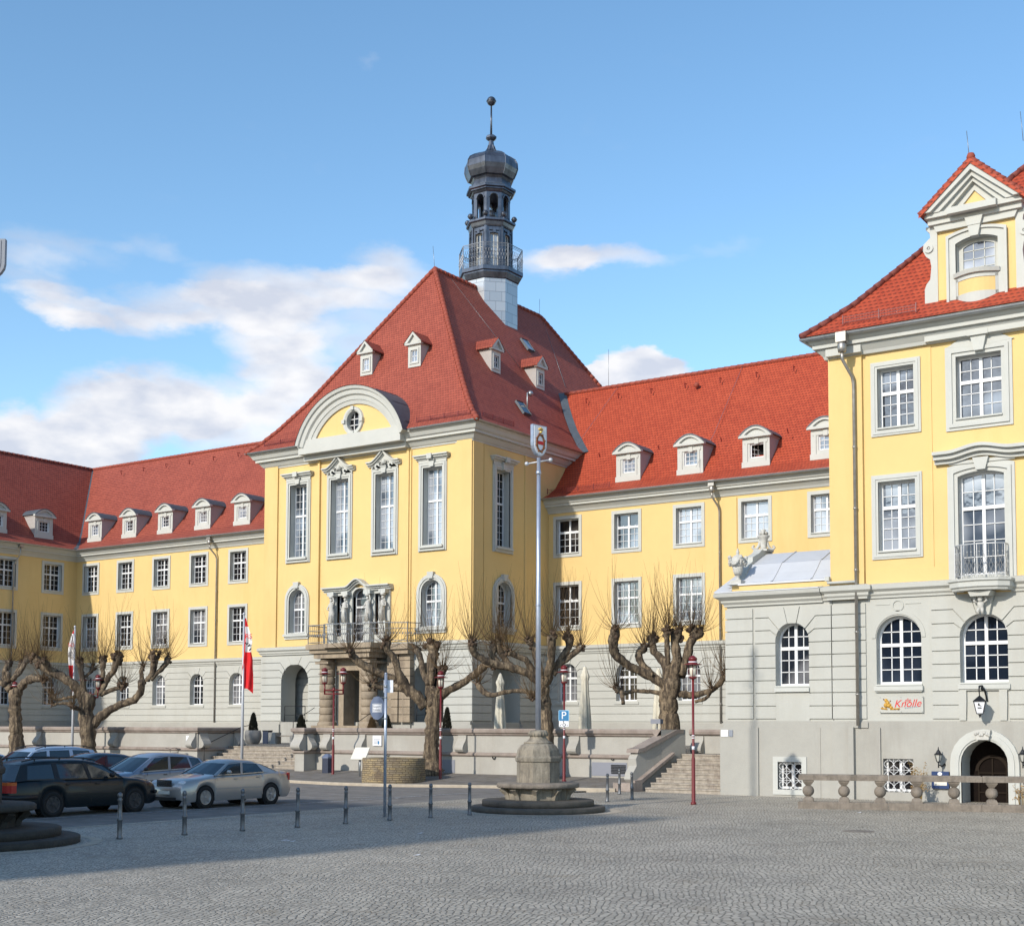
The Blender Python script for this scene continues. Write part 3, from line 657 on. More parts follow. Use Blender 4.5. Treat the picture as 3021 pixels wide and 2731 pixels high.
def dormer(par, F, x0, w=1.55, z0=16.12, z1=17.62, yf=.68, gl='glass_sky', openw=False, depth_at=None):
    """Segment-gabled dormer standing on the slope; F is the wall facade, the front stands yf behind it."""
    x1 = x0+w; c = (x0+x1)/2; D = -yf
    o = Op(x0+.42, x1-.32, z0+.42, z1-.32)
    b = MB()
    back = depth_at
    wallgrid(b, F, x0, x1, z0, z1, [o], D)
    b.fbox(F, x0-.03, x1+.03, D-.05, D+.06, z0-.12, z0+.22)
    b.fbox(F, x0+.12, x1-.12, D, D+.04, z1-.30, z1-.16) ; b.fbox(F, c-.12+.05, c+.17, D, D+.07, z1-.36, z1-.08)
    for s in (x0+.30, x1-.20): b.fbox(F, s-.12, s, D, D+.045, z0+.22, z1-.28)
    # segmental pediment
    R = (w/2+.15); rise = .52; seg = [(c-R+2*R*i/14, z1+.12+rise*sin(pi*i/14)**.85) for i in range(15)]
    b.fbox(F, x0-.16, x1+.16, D-.02, D+.20, z1, z1+.14)
    inn = [(c-(R-.3)+2*(R-.3)*i/14, z1+.14+(rise-.2)*sin(pi*i/14)**.85) for i in range(15)]
    for i in range(14): 
        b.face([F(inn[i][0], D+.16, inn[i][1]), F(inn[i+1][0], D+.16, inn[i+1][1]), F(seg[i+1][0], D+.16, seg[i+1][1]), F(seg[i][0], D+.16, seg[i][1])])
        b.face([F(inn[i][0], D+.16, inn[i][1]), F(inn[i+1][0], D+.16, inn[i+1][1]), F(inn[i+1][0], D, inn[i+1][1]), F(inn[i][0], D, inn[i][1])])
    b.face([F(s, D+.03, z) for s, z in inn])
    d = b.build('dormer', 'trim_white', par, fixn=False)
    b = MB(); p = seg                                        # curved zinc roof running back into the slope
    zz = lambda z: D-back(z)
    for i in range(14): b.face([F(p[i][0], D+.2, p[i][1]), F(p[i+1][0], D+.2, p[i+1][1]), F(p[i+1][0], zz(p[i+1][1]+.1), p[i+1][1]), F(p[i][0], zz(p[i][1]+.1), p[i][1])])
    for i in range(14): b.face([F(p[i][0], D+.2, p[i][1]), F(p[i+1][0], D+.2, p[i+1][1]), F(p[i+1][0], D+.2, p[i+1][1]-.06), F(p[i][0], D+.2, p[i][1]-.06)])
    b.build('dormer_roof', 'zinc_flashing', d, fixn=False)
    for s in (x0, x1):                                       # side cheeks, triangular against the slope, with the eave board
        b = MB()
        pts = [(D, z0), (D, z1+.1), (zz(z1+.3), z1+.1)]
        b.face([F(s, dd, z) for dd, z in pts] if True else None)
        b.fbox(F, s-.03 if s == x0 else s-.05, s+.05 if s == x0 else s+.03, zz(z1+.3), D, z1+.02, z1+.14)
        b.build('cheek', 'dormer_cheek', d, fixn=False)
    b = MB()                                                 # sash and glass
    for dz in (0,):
        ring(b, F, outline(o), outline(Op(o.s0+.06, o.s1-.06, o.z0+.06, o.z1-.06)), D-.16, D-.10)
    n = len(outline(o)); p = outline(o)
    for i in range(n): j = (i+1) % n; b.face([F(p[i][0], D, p[i][1]), F(p[j][0], D, p[j][1]), F(p[j][0], D-.16, p[j][1]), F(p[i][0], D-.16, p[i][1])])
    G = F
    if openw:
        G = lambda s, dd, z: F(o.s0+(s-o.s0)*.45, dd-(s-o.s0)*.75, z)
    for k in (1, 2): b.fbox(G, o.s0+(o.s1-o.s0)*k/3-.013, o.s0+(o.s1-o.s0)*k/3+.013, D-.15, D-.11, o.z0, o.z1); b.fbox(G, o.s0, o.s1, D-.15, D-.11, o.z0+(o.z1-o.z0)*k/3-.013, o.z0+(o.z1-o.z0)*k/3+.013)
    if openw:
        for q in (o.s0+.03, o.s1-.03): b.fbox(G, q-.03, q+.03, D-.16, D-.10, o.z0, o.z1)
    b.build('sash', 'window_white', d, fixn=False)
    b = MB(); b.face([F(s, D-.145 if not openw else D-.6, z) for s, z in p]); b.build('pane', 'dark_void' if openw else gl, d, fixn=False)  # open dormer: a black sheet stands in for the unlit room
    return d

def wing_profile():                                          # (distance behind wall plane, z) of the roof: flared foot, straight slope
    return [(-.78, ZEW), (-.1, ZEW+.30), (.68, ZEW+.78), (1.5, ZEW+1.72), (YR-YW, ZR)]
WP = wing_profile()
def slope_back(z, P=WP, front=.68):
    for (a, za), (b, zb) in zip(P, P[1:]):
        if za <= z <= zb: return max(0, a+(b-a)*(z-za)/(zb-za)-front)
    return max(0, P[-1][0]-front)
def snow_guard(par, a, b, col='tail_red', h=.28):
    m = MB(); a, b = Vector(a), Vector(b); L = (b-a).length; n = max(2, int(L/.9))
    for k in range(3): m.tube([a+Vector((0,0,.06+h*k/3)), b+Vector((0,0,.06+h*k/3))], .012, 4, smooth=False)
    for i in range(n+1):
        p = a+(b-a)*i/n; m.tube([p, p+Vector((0,0,h+.05))], .022, 4, smooth=False)
    n = int(L/.09)
    for i in range(n+1): p = a+(b-a)*i/n; m.tube([p+Vector((0,0,.05)), p+Vector((0,0,h-.03))], .006, 3, smooth=False)
    return m.build('snow_guard', 'red_metal', par)

def wing_front(t, xa, xb, lefts, F, gl, tilts=(), lowg=None, lesene=None):
    ops, arches = wing_windows(t, F, lefts, gl=gl, tilts=tilts, lowg=lowg)
    b = MB(); wallgrid(b, F, xa, xb, ZB, ZEW+.1, ops)
    if lesene: b.fbox(F, lesene, lesene+.5, 0, .06, ZT, 14.4)
    b.build('wall', 'yellow_render', t, fixn=False)
    b = MB(); wallgrid(b, F, xa, xb, 1.0, ZB, arches)
    rusticate(b, F, xa, xb, JO, 6.25, arches)
    b.build('ground_floor_wall', 'grey_render', t, fixn=False)
    b = MB(); b.fbox(F, xa, xb, 0, .16, .9, 2.36); b.prism(F, [(xa, 2.36), (xb, 2.36), (xb, 2.50), (xa, 2.50)], 0, .10); b.build('plinth', 'plinth_render', t)
    panels(t, F, arches)
    return ops, arches

# ------------------------------------------------------------------ right wing
def right_wing():
    F = FY(YW); t = thing('town_hall_wing', 'long yellow wing with red tiled roof between the central pavilion and the corner building', 'building', (-30, YW, 0))
    xa, xb = XR, -6
    lefts = [-42.22+SP*i for i in range(6)]
    wing_front(t, xa, xb, lefts, F, gl=['glass_dark', 'glass_sky', 'glass_pale', 'glass_pale', 'glass_pale', 'glass_pale'], tilts={(0,0), (0,1), (1,0), (3,0)}, lowg=['glass_dark', 'glass_sky', 'glass_pale', 'glass_pale', 'glass_pale', 'glass_mid'], lesene=-31.2)
    b = MB(); cornice(b, [(xa, YW), (xb, YW)], ZT-.04, BELT); b.build('belt_cornice', 'grey_render', t)
    b = MB(); cornice(b, [(xa, YW), (xb, YW)], ZEW-.26, EAVE); b.build('eave_cornice', 'trim_white', t)
    b = MB(); pr = [(.80+.09*cos(a), ZEW-.02+.09*sin(a)) for a in [pi*k/6 for k in range(6, 13)]]; b.sweep(pr+[(pr[0][0], pr[0][1])], [(XR+.02, YW), (xb, YW)]); b.build('gutter', 'zinc', t)
    # roof: clipped at the pavilion roof on the left
    b = MB(); rows = []
    for d, z in WP:
        xl = XR if z < 18.5 else XR+.8-(z-18.45)*(8.44/11.7)-.35
        rows.append([(xl-1.4 if z > 18.5 else xl, YW+d, z), (xb, YW+d, z)])
    roof_strip(b, rows); rows2 = [[(XR-3, YR, ZR), (xb, YR, ZR)], [(XR, YR+7.4, ZEW), (xb, YR+7.4, ZEW)]]; roof_strip(b, rows2)
    b.build('roof', 'roof_tile_bright', t, fixn=False)
    b = MB(); ridge_caps(b, (-45.1, YR, ZR+.02), (xb, YR, ZR+.02), .12, .42); b.build('ridge_tiles', 'tile_ridge', t)
    for i, x in enumerate([-38.45, -34.57, -30.68, -26.84, -22.98]):
        dormer(t, F, x, gl='glass_sky', openw=(i == 2), depth_at=slope_back)
    downpipe(t, -31.85, YW, ZEW, 2.5)
    snow_guard(t, (XR+.2, YW-.45, ZEW+.28), (XR+4.3, YW-.45, ZEW+.28))
    b = MB(); rnd = random.Random(5)
    for i in range(11): hx = -43+i*2.25; d = YR-YW-.75; z = ZR-.87; b.tube([(hx, YW+d-.2, z-.16), (hx, YW+d-.28, z+.14), (hx, YW+d-.05, z+.12)], .03, 4, smooth=False)
    for i in range(10): hx = -40+i*3.86; b.tube([(hx, YW+1.5, ZEW+2.5), (hx, YW+1.35, ZEW+2.72)], .03, 4, smooth=False)
    b.build('roof_hook', 'red_metal', t)
    b = MB(); b.sphere((-35.5, YW+4.9, ZR-.95), .17, 8); b.build('roof_vent', 'tile_ridge', t)
    b = MB()                                                 # lightning conductor wires down the slope
    for x in (-43.4, -33.0): b.tube([(x+2.2 if x < -40 else x, YR, ZR+.1), (x+1 if x < -40 else x-.1, YW+2.2, ZEW+3.14), (x+.2 if x < -40 else x-.2, YW+.2, ZEW+1.0)], .012, 3)
    b.tube([(-44.0+2, YR, ZR), (-44.0+2, YR, ZR+2.4)], .014, 3); b.build('lightning_rod', 'zinc', t)
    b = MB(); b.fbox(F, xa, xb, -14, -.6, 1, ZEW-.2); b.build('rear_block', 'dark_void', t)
    return t
right_wing()

# ------------------------------------------------------------------ left wings
def left_wing():
    F = FY(YW); t = thing('town_hall_wing', 'yellow wing with red tiled roof and five dormers left of the central pavilion', 'building', (-70, YW, 0))
    lefts = [-84.13+SP*i for i in range(7)]
    wing_front(t, XWL, XL, lefts, F, gl=['glass_dark']*7, lowg=['glass_mid', 'glass_dark', 'glass_mid', 'glass_mid', 'glass_dark', 'glass_dark', 'glass_dark'])
    b = MB(); cornice(b, [(XWL, YW), (XL, YW)], ZT-.04, BELT); b.build('belt_cornice', 'grey_render', t)
    b = MB(); cornice(b, [(XWL, YW), (XL, YW)], ZEW-.26, EAVE); b.build('eave_cornice', 'trim_white', t)
    b = MB(); pr = [(.80+.09*cos(a), ZEW-.02+.09*sin(a)) for a in [pi*k/6 for k in range(6, 13)]]; b.sweep(pr+[pr[0]], [(XWL+.8, YW), (XL, YW)]); b.build('gutter', 'zinc', t)
    b = MB(); rows = [[(XWL-d, YW+d, z), (XL+(2 if z > 18 else 0), YW+d, z)] for d, z in WP]; roof_strip(b, rows)
    roof_strip(b, [[(XWL-6, YR, ZR), (XL+3, YR, ZR)], [(XWL-13, YR+7.4, ZEW), (XL, YR+7.4, ZEW)]])
    b.build('roof', 'roof_tile', t, fixn=False)
    b = MB(); ridge_caps(b, (XWL-(YR-YW), YR, ZR+.02), (XL+3, YR, ZR+.02), .12, .42); b.build('ridge_tiles', 'tile_ridge', t)
    b = MB(); pts = [(XWL-d, YW+d, z+.05) for d, z in WP]
    for p, q in zip(pts, pts[1:]): b.face([(p[0]-.16, p[1]-.16, p[2]), (p[0]+.16, p[1]+.16, p[2]), (q[0]+.16, q[1]+.16, q[2]), (q[0]-.16, q[1]-.16, q[2])])
    b.build('valley_flashing', 'zinc_flashing', t, fixn=False)
    for i in range(7): dormer(t, F, -84.49+3.89*i, gl=['glass_sky', 'glass_dark', 'glass_mid', 'glass_mid', 'glass_pale', 'glass_mid', 'glass_mid'][i], depth_at=slope_back)
    downpipe(t, -69.9, YW, ZEW, 2.5)
    b = MB()
    for i in range(11): hx = -86+i*2.6; d = YR-YW-.75; z = ZR-.87; b.tube([(hx, YW+d-.2, z-.16), (hx, YW+d-.28, z+.14), (hx, YW+d-.05, z+.12)], .03, 4, smooth=False)
    b.build('roof_hook', 'red_metal', t)
    b = MB(); b.tube([(-62.2, YR, ZR), (-62.2, YR, ZR+2.6)], .016, 3); b.build('lightning_rod', 'zinc', t)
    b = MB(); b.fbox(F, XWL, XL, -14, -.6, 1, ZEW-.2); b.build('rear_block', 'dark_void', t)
left_wing()
def side_wing():                                             # the wing coming forward on the far left
    F = FX(XWL); t = thing('town_hall_wing', 'shaded wing at the far left edge, turned at a right angle to the others', 'building', (XWL, 55, 0))
    ya = 40; ys = [YW-1.2-1.92-SP*1.02*i for i in range(5)]
    ops, arches = wing_windows(t, F, ys, gl=['glass_dark']*5, lowg=['glass_dark']*5)
    b = MB(); wallgrid(b, F, ya, YW, ZB, ZEW+.1, ops); b.build('wall', 'yellow_render', t, fixn=False)
    b = MB(); wallgrid(b, F, ya, YW, 1.0, ZB, arches); rusticate(b, F, ya, YW, JO, 6.25, arches); b.build('ground_floor_wall', 'grey_render', t, fixn=False)
    b = MB(); b.fbox(F, ya, YW-.1, 0, .16, .9, 2.36); b.prism(F, [(ya, 2.36), (YW-.1, 2.36), (YW-.1, 2.50), (ya, 2.50)], 0, .10); b.build('plinth', 'plinth_render', t)
    panels(t, F, arches)
    b = MB(); cornice(b, [(XWL, ya), (XWL, YW)], ZT-.04, BELT); b.build('belt_cornice', 'grey_render', t)
    b = MB(); cornice(b, [(XWL, ya), (XWL, YW)], ZEW-.26, EAVE); b.build('eave_cornice', 'trim_white', t)
    b = MB(); pr = [(.80+.09*cos(a), ZEW-.02+.09*sin(a)) for a in [pi*k/6 for k in range(6, 13)]]; b.sweep(pr+[pr[0]], [(XWL, ya), (XWL, YW-.8)]); b.build('gutter', 'zinc', t)
    b = MB(); rows = [[(XWL-d, ya, z), (XWL-d, YW+d, z)] for d, z in WP]; roof_strip(b, rows); roof_strip(b, [[(XWL-5.88, ya, ZR), (XWL-5.88, YR, ZR)], [(XWL-13, ya, ZEW), (XWL-13, YR+7, ZEW)]]); b.build('roof', 'roof_tile', t, fixn=False)
    b = MB(); ridge_caps(b, (XWL-5.88, ya, ZR+.02), (XWL-5.88, YR, ZR+.02), .12, .42); b.build('ridge_tiles', 'tile_hip_dark', t)
    for i in range(5): dormer(t, F, YW-3.3-3.95*i, gl='glass_dark', depth_at=slope_back)
    b = MB(); dp = downpipe
    b.tube([(XWL+.62, YW-5.4, ZEW-.1), (XWL+.62, YW-5.4, ZEW-.8), (XWL+.14, YW-5.6, ZEW-1.6), (XWL+.14, YW-5.6, 2.5)], .055, 8); b.box(XWL+.46, XWL+.78, YW-5.56, YW-5.24, ZEW-.3, ZEW+.02); b.build('downpipe', 'pipe_zinc', t)
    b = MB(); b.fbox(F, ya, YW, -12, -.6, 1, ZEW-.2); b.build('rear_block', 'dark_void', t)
side_wing()

# ------------------------------------------------------------------ central pavilion
def pavilion():
    F = FY(YC); G = FX(XR); t = thing('town_hall_pavilion', 'tall yellow central pavilion with steep red hipped roof, big round pediment and lantern tower', 'building', (XM, YC, 0))
    ZE = 18.42; ZF = 17.72
    tall = [Op(a+.36, a+1.68, 12.05, 16.35) for a in (-56.16, -52.96, -49.62, -46.24)]
    archw = [Op(-55.78, -54.52, 7.62, 10.2, .62), Op(-45.95, -44.55, 7.62, 10.2, .66)]
    logg = [Op(-52.05, -51.45, 7.35, 9.65), Op(-50.85, -49.75, 7.0, 10.0, .45), Op(-49.2, -48.6, 7.35, 9.65)]
    door = [Op(-56.28, -54.15, 2.5, 5.86, 1.02), Op(-51.25, -49.0, 2.5, 5.9, .9), Op(-46.5, -44.35, 2.5, 5.75, 1.02)]
    R0, R1 = -53.57, -46.81
    b = MB(); wallgrid(b, F, XL, XR, ZB, 18.3, tall+archw+logg)
    b.fbox(F, XL, XL+1.05, 0, .10, ZT, ZF); b.fbox(F, XR-1.0, XR, 0, .10, ZT, ZF)
    for s in (R0, R1-.16): b.fbox(F, s, s+.16, 0, .14, ZT, ZF)
    b.fbox(F, R1, R1+.12, 0, .07, ZT, ZF); b.fbox(F, XR-1.14, XR-1.0, 0, .05, ZT, ZF)
    stall = Op(60.3, 61.6, 12.05, 16.3); sarch = Op(60.35, 61.75, 7.65, 10.15, .66)
    wallgrid(b, G, YC, 80, ZB, 18.3, [stall, sarch]); 
    b.fbox(G, YC, YC+.9, 0, .06, ZT, ZF); b.fbox(G, YC+.98, YC+1.1, 0, .05, ZT, ZF); b.fbox(G, 63.1, 63.3, 0, .06, ZT, ZF)
    b.box(XL, XL+.01, YC, 80, 1, 18.3)
    b.build('wall', 'yellow_render', t, fixn=False)
    # ground floor
    sdoor = Op(59.9, 62.6, 2.5, 5.9, 1.1)
    b = MB(); wallgrid(b, F, XL-.1, XR+.1, 1.0, ZB, door, .02); wallgrid(b, G, YC-.1, YW, 1, ZB, [sdoor], .02)
    rusticate(b, F, XL-.1, -52.0, JO, 6.25, [door[0]], .02, .09); rusticate(b, F, -48.3, XR+.1, JO, 6.25, [door[2]], .02, .09)
    rusticate(b, G, YC-.1, YW, JO, 6.25, [sdoor], .02, .09)
    b.build('ground_floor_wall', 'grey_render', t, fixn=False)
    for H, oo in ((F, door), (G, [sdoor])):
        for o in oo:                                         # deep passage reveals
            b = MB(); p = outline(o); n = len(p)
            for i in range(n): j = (i+1) % n; b.face([H(p[i][0], .02, p[i][1]), H(p[j][0], .02, p[j][1]), H(p[j][0], -1.1, p[j][1]), H(p[i][0], -1.1, p[i][1])])
            b.build('passage_reveal', 'grey_render', t, fixn=False)
    b = MB(); o = door[0]; b.face([F(s, -1.6, z) for s, z in ((o.s0-.6, 1.5), (o.s1+.6, 1.5), (o.s1+.6, 6.2), (o.s0-.6, 6.2))])
    for z in JO: b.fbox(F, o.s0-.6, o.s1+.6, -1.6, -1.54, z+.02, z+.40)
    b.build('passage_wall', 'grey_render', t, fixn=False)
    b = MB(); b.fbox(F, -46.6, -44.2, -3.4, -1.9, 2.4, 6); b.build('dark_passage', 'dark_void', t); b = MB(); b.fbox(G, 59.8, 60.9, -2.4, -1.11, 2.4, 6); b.build('dark_passage', 'dark_void', t)  # black blocks painting in the shade inside the passages
    b = MB(); b.fbox(G, 60.9, 62.8, -2.4, -1.13, 2.4, 6); b.build('passage_wall', 'grey_render', t)
    b = MB(); dd = Op(-50.55, -49.55, 2.5, 5.5, .5); b.fbox(F, -51.3, -48.9, -1.4, -1.2, 2.4, 6.0); b.build('entrance_door', 'wood_shaded', t)
    b = MB()
    for s in (-50.7, -50.3, -49.9, -49.5): b.fbox(F, s-.03, s+.03, -1.2, -1.16, 3.4, 5.6)
    for z in (3.4, 4.1, 4.8, 5.5): b.fbox(F, -50.8, -49.4, -1.2, -1.16, z-.03, z+.03)
    b.build('door_grille', 'black_metal', t)
    b = MB()
    for a, c_ in ((XL-.1, door[0].s0), (door[0].s1, -52.1), (-48.2, door[2].s0), (door[2].s1, XR+.1)): b.fbox(F, a, c_, 0, .24, .9, 2.36); b.prism(F, [(a, 2.36), (c_, 2.36), (c_, 2.52), (a, 2.52)], 0, .16)
    for o in (door[0], door[2]): b.fbox(F, o.s0, o.s1, -1.1, .12, .9, 2.5)
    for a, c_ in ((YC-.34, sdoor.s0), (sdoor.s1, YW)): b.fbox(G, a, c_, 0, .24, .9, 2.36); b.prism(G, [(a, 2.36), (c_, 2.36), (c_, 2.52), (a, 2.52)], 0, .16)
    b.fbox(G, sdoor.s0, sdoor.s1, -1.1, .1, .9, 2.45)
    b.build('plinth', 'plinth_render', t)
    b = MB(); cornice(b, [(XL-.1, YW), (XL-.1, YC-.06), (XR+.1, YC-.06), (XR+.1, YW-.02)], ZT-.04, BELT); b.build('belt_cornice', 'grey_render', t)
    EV = [(0, -.62), (.06, -.62), (.06, -.56), (.14, -.50), (.30, -.30), (.30, -.24), (.46, -.24), (.46, -.12), (.56, -.06), (.66, .12), (.76, .20), (.76, .30), (0, .34)]
    b = MB(); cornice(b, [(XL, 80), (XL, YC), (XR, YC), (XR, 80)], ZE-.3, EV)
    b.fbox(F, R0-.8, R1, .3, .92, ZE-.55, ZE-.02); b.fbox(F, R0-.8, R1, .0, .45, ZE-.85, ZE-.5); b.fbox(F, R0-.7, R1-.1, .45, .90, ZE-.02, ZE+.26); b.build('eave_cornice', 'trim_white', t)
    b = MB(); pr = [(.84+.09*cos(a), ZE+.02+.09*sin(a)) for a in [pi*k/6 for k in range(6, 13)]]; b.sweep(pr+[pr[0]], [(XL, 80), (XL, YC), (-54.6, YC)]); b.sweep(pr+[pr[0]], [(-46.3, YC), (XR, YC), (XR, 80)]); b.build('gutter', 'zinc', t)
    # hipped roof with flared foot
    y0, y1 = YC-.86, 83.2; A = (XM, 64.58, 30.1); B = (XM, 76.33, 30.1)
    def lev(f, z): return [(XL-.86+(XM-XL+.86)*f, y0+(A[1]-y0)*f, z), (XR+.86+(XM-XR-.86)*f, y0+(A[1]-y0)*f, z), (XR+.86+(XM-XR-.86)*f, y1+(B[1]-y1)*f, z), (XL-.86+(XM-XL+.86)*f, y1+(B[1]-y1)*f, z)]
    Ls = [lev(0, ZE+.04), lev(.075, ZE+.55), lev(.17, ZE+1.42), lev(.32, ZE+3.05), lev(1, 30.1)]
    global PAVL; PAVL = Ls
    b = MB()
    for p, q in zip(Ls, Ls[1:]):
        for i in range(4): j = (i+1) % 4; b.face([p[i], p[j], q[j], q[i]])
    b.build('roof', 'roof_tile', t, fixn=False)
    b = MB()
    for i, mt in ((0, 0), (1, 0), (2, 0)):
        pp = [Vector(l[i]) for l in Ls]
        for p, q in zip(pp, pp[1:]): ridge_caps(b, p, q, .15, .36)
    ridge_caps(b, A, B, .14, .42); b.build('hip_tiles', 'tile_ridge', t)
    def zfront(y): 
        for p, q in zip(Ls, Ls[1:]):
            if p[0][1] <= y <= q[0][1]: return p[0][2]+(q[0][2]-p[0][2])*(y-p[0][1])/(q[0][1]-p[0][1])
        return 30
    def yfront(z):
        for p, q in zip(Ls, Ls[1:]):
            if p[0][2] <= z <= q[0][2]: return p[0][1]+(q[0][1]-p[0][1])*(z-p[0][2])/(q[0][2]-p[0][2])
        return y0
    def xside(z):
        for p, q in zip(Ls, Ls[1:]):
            if p[1][2] <= z <= q[1][2]: return p[1][0]+(q[1][0]-p[1][0])*(z-p[1][2])/(q[1][2]-p[1][2])
        return XR+.86
    # valley flashing where the right wing roof meets
    b = MB(); vp = []
    for z in (18.3, 19.0, 20, 21, 22, ZR):
        x = xside(max(z, ZE+.05)); d = slope_back(z, front=0); vp.append(Vector((x+.03, YW+d, z+.1)))
    for p, q in zip(vp, vp[1:]): b.face([p+Vector((-.05, -.24, -.02)), p+Vector((.28, .1, .06)), q+Vector((.28, .1, .06)), q+Vector((-.05, -.24, -.02))])
    b.build('valley_flashing', 'zinc_flashing', t, fixn=False)
    # round pediment
    c0, hw, z0, rise = -50.42, 3.98, ZE-.05, 2.95; R = (hw*hw+rise*rise)/(2*rise); zc = z0+rise-R; a0 = atan2(z0-zc, hw)
    b = MB(); b.arcsweep(F, [(-.95, .55), (-.95, .72), (-.72, .78), (-.72, .82), (-.5, .86), (-.42, .98), (-.2, 1.02), (-.16, 1.12), (0, 1.18), (0, -.2)], c0, zc, R, a0, pi-a0, 36)
    b.build('pediment_moulding', 'trim_white', t, fixn=False)
    b = MB(); R2 = R-.9; pts = [(c0+R2*cos(a0+.1+(pi-2*a0-.2)*i/30), zc+R2*sin(a0+.1+(pi-2*a0-.2)*i/30)) for i in range(31)]
    oc = Op(c0-.52, c0+.52, 18.93, 19.97, .52)
    circ = [(c0+.5*cos(2*pi*i/30+pi*1.5), 19.42+.56*sin(2*pi*i/30+pi*1.5)) for i in range(31)]
    # tympanum as strips from the outline to the oculus
    ol = [(c0, z0-.1)] + [(c0+3.6*k/4, z0-.1) for k in range(1, 5)] + pts + [(c0-3.6*k/4, z0-.1) for k in range(4, 0, -1)]
    def atang(p): return atan2(p[1]-19.42, p[0]-c0)
    n = 60
    def ray_out(a):
        dx, dz = cos(a), sin(a); lo, hi = .1, 6
        for _ in range(30):
            m = (lo+hi)/2; x, z = c0+dx*m, 19.42+dz*m
            if z < z0-.1 or (x-c0)**2+(z-zc)**2 > R2*R2: hi = m
            else: lo = m
        return (c0+dx*lo, 19.42+dz*lo)
    for i in range(n):
        a, a_ = 2*pi*i/n, 2*pi*(i+1)/n; p, q = ray_out(a), ray_out(a_)
        b.face([F(p[0], .62, p[1]), F(q[0], .62, q[1]), F(c0+.5*cos(a_), .62, 19.42+.56*sin(a_)), F(c0+.5*cos(a), .62, 19.42+.56*sin(a))])
    b.build('tympanum', 'yellow_render', t, fixn=False)
    b = MB(); b.arcsweep(F, [(0, .30), (0, .68), (.1, .74), (.22, .74), (.26, .62)], c0, 19.42, .5, 0, 2*pi, 28, cap=False, ell=1.12)
    for a in (0, pi/2, pi, 1.5*pi): b.fbox(F, c0+.66*cos(a)-.11, c0+.66*cos(a)+.11, .62, .82, 19.42+.72*sin(a)-.11, 19.42+.72*sin(a)+.11)
    w = b.build('oculus', 'trim_white', t, fixn=False)
    b = MB()
    for k in (-.17, .17): b.fbox(F, c0+k-.02, c0+k+.02, +.34, +.38, 18.9, 19.94); b.fbox(F, c0-.5, c0+.5, .34, .38, 19.42+k-.02, 19.42+k+.02)
    b.build('sash', 'window_white', w)
    b = MB(); b.face([F(c0+.52*cos(2*pi*i/24), .32, 19.42+.58*sin(2*pi*i/24)) for i in range(24)]); b.build('pane', 'glass_dark', w, fixn=False)
    b = MB()                                                 # metal barrel roof behind the pediment
    for i in range(36):
        a, a_ = a0+(pi-2*a0)*i/36, a0+(pi-2*a0)*(i+1)/36
        P = [(c0+(R+.03)*cos(q), zc+(R+.03)*sin(q)) for q in (a, a_)]
        e = [yfront(max(z, ZE+.1)+.15)+.3 for _, z in P]
        b.face([(P[0][0], YC-1.2, P[0][1]), (P[1][0], YC-1.2, P[1][1]), (P[1][0], e[1], P[1][1]), (P[0][0], e[0], P[0][1])])
        if i % 5 == 2: b.tube([(P[0][0], YC-.8, P[0][1]), (P[0][0], e[0], P[0][1])], .03, 4, smooth=False)
    b.build('pediment_roof', 'zinc_flashing', t, fixn=False)
    # tall windows with hoods
    def hooded(H, o, gm, fancy):
        w = window(t, H, o, cols=2, rows=(4, 6), tr=.42, sur=.30, out=.07, dep=.45, glassm=gm, step=.05, bar=.02)
        b = MB(); c = o.c; zt = o.z1
        b.fbox(H, o.s0-.3, o.s1+.3, 0, .09, zt+.25, zt+.50)
        W = (o.s1-o.s0)/2+.36
        prof = [(.02, 0), (.06, .06), (.10, .16), (.2, .30), (.26, .38), (.30, .38), (.30, 0)]
        if not fancy:
            for za, zb_, d in ((zt+.42, zt+.50, .14), (zt+.50, zt+.60, .26), (zt+.60, zt+.68, .36)): b.fbox(H, c-W-d*.45, c+W+d*.45, 0, d, za, zb_)
            b.fbox(H, c-.16, c+.16, .3, .42, zt+.42, zt+.70)
        else:
            top = lambda x: zt+.42+.62*max(0, 1-abs(x)/(W*.8))**1.25
            n = 16
            for k in range(n):
                xa_, xb_ = -W-.15+(2*W+.3)*k/n, -W-.15+(2*W+.3)*(k+1)/n
                for dz, dd, hh in ((0, .14, .09), (.09, .26, .10), (.19, .36, .08)):
                    za, zb_ = top(xa_)+dz, top(xb_)+dz
                    b.prism(H, [(c+xa_, za), (c+xb_, zb_), (c+xb_, zb_+hh), (c+xa_, za+hh)], 0, dd)
            b.prism(H, [(c-W*.9, zt+.3), (c+W*.9, zt+.3), (c+W*.5, zt+.62), (c, zt+1.05), (c-W*.5, zt+.62)], 0, .09)
            for sg in (-1, 1):
                b.arcsweep(H, [(-.05, .09), (-.05, .17), (.05, .17), (.05, .09)], c+sg*.48, zt+.42, .13, 0, 5, 12)
                b.tube([H(c+sg*.1, .15, zt+.52), H(c+sg*.22, .17, zt+.72), H(c+sg*.34, .14, zt+.56)], .05, 5)
            b.lathe([(.0, -.12), (.1, -.1), (.14, 0), (.1, .12), (0, .16)], H(c, .14, zt+.62), 8)
        b.prism(H, [(c-.20, zt+.36), (c+.20, zt+.36), (c+.13, zt+.02), (c-.13, zt+.02)], 0, .2)
        b.prism(H, [(c-.24, zt+.36), (c+.24, zt+.36), (c+.22, zt+.42), (c-.22, zt+.42)], 0, .24)
        b.build('hood', 'trim_white', w)
        b = MB(); b.fbox(H, o.s0-.14, o.s1+.14, .05, .24, o.z0-.12, o.z0-.02); b.fbox(H, o.s0-.22, o.s1+.22, .02, .14, o.z0-.27, o.z0-.20); b.build('window_sill', 'trim_white', w)
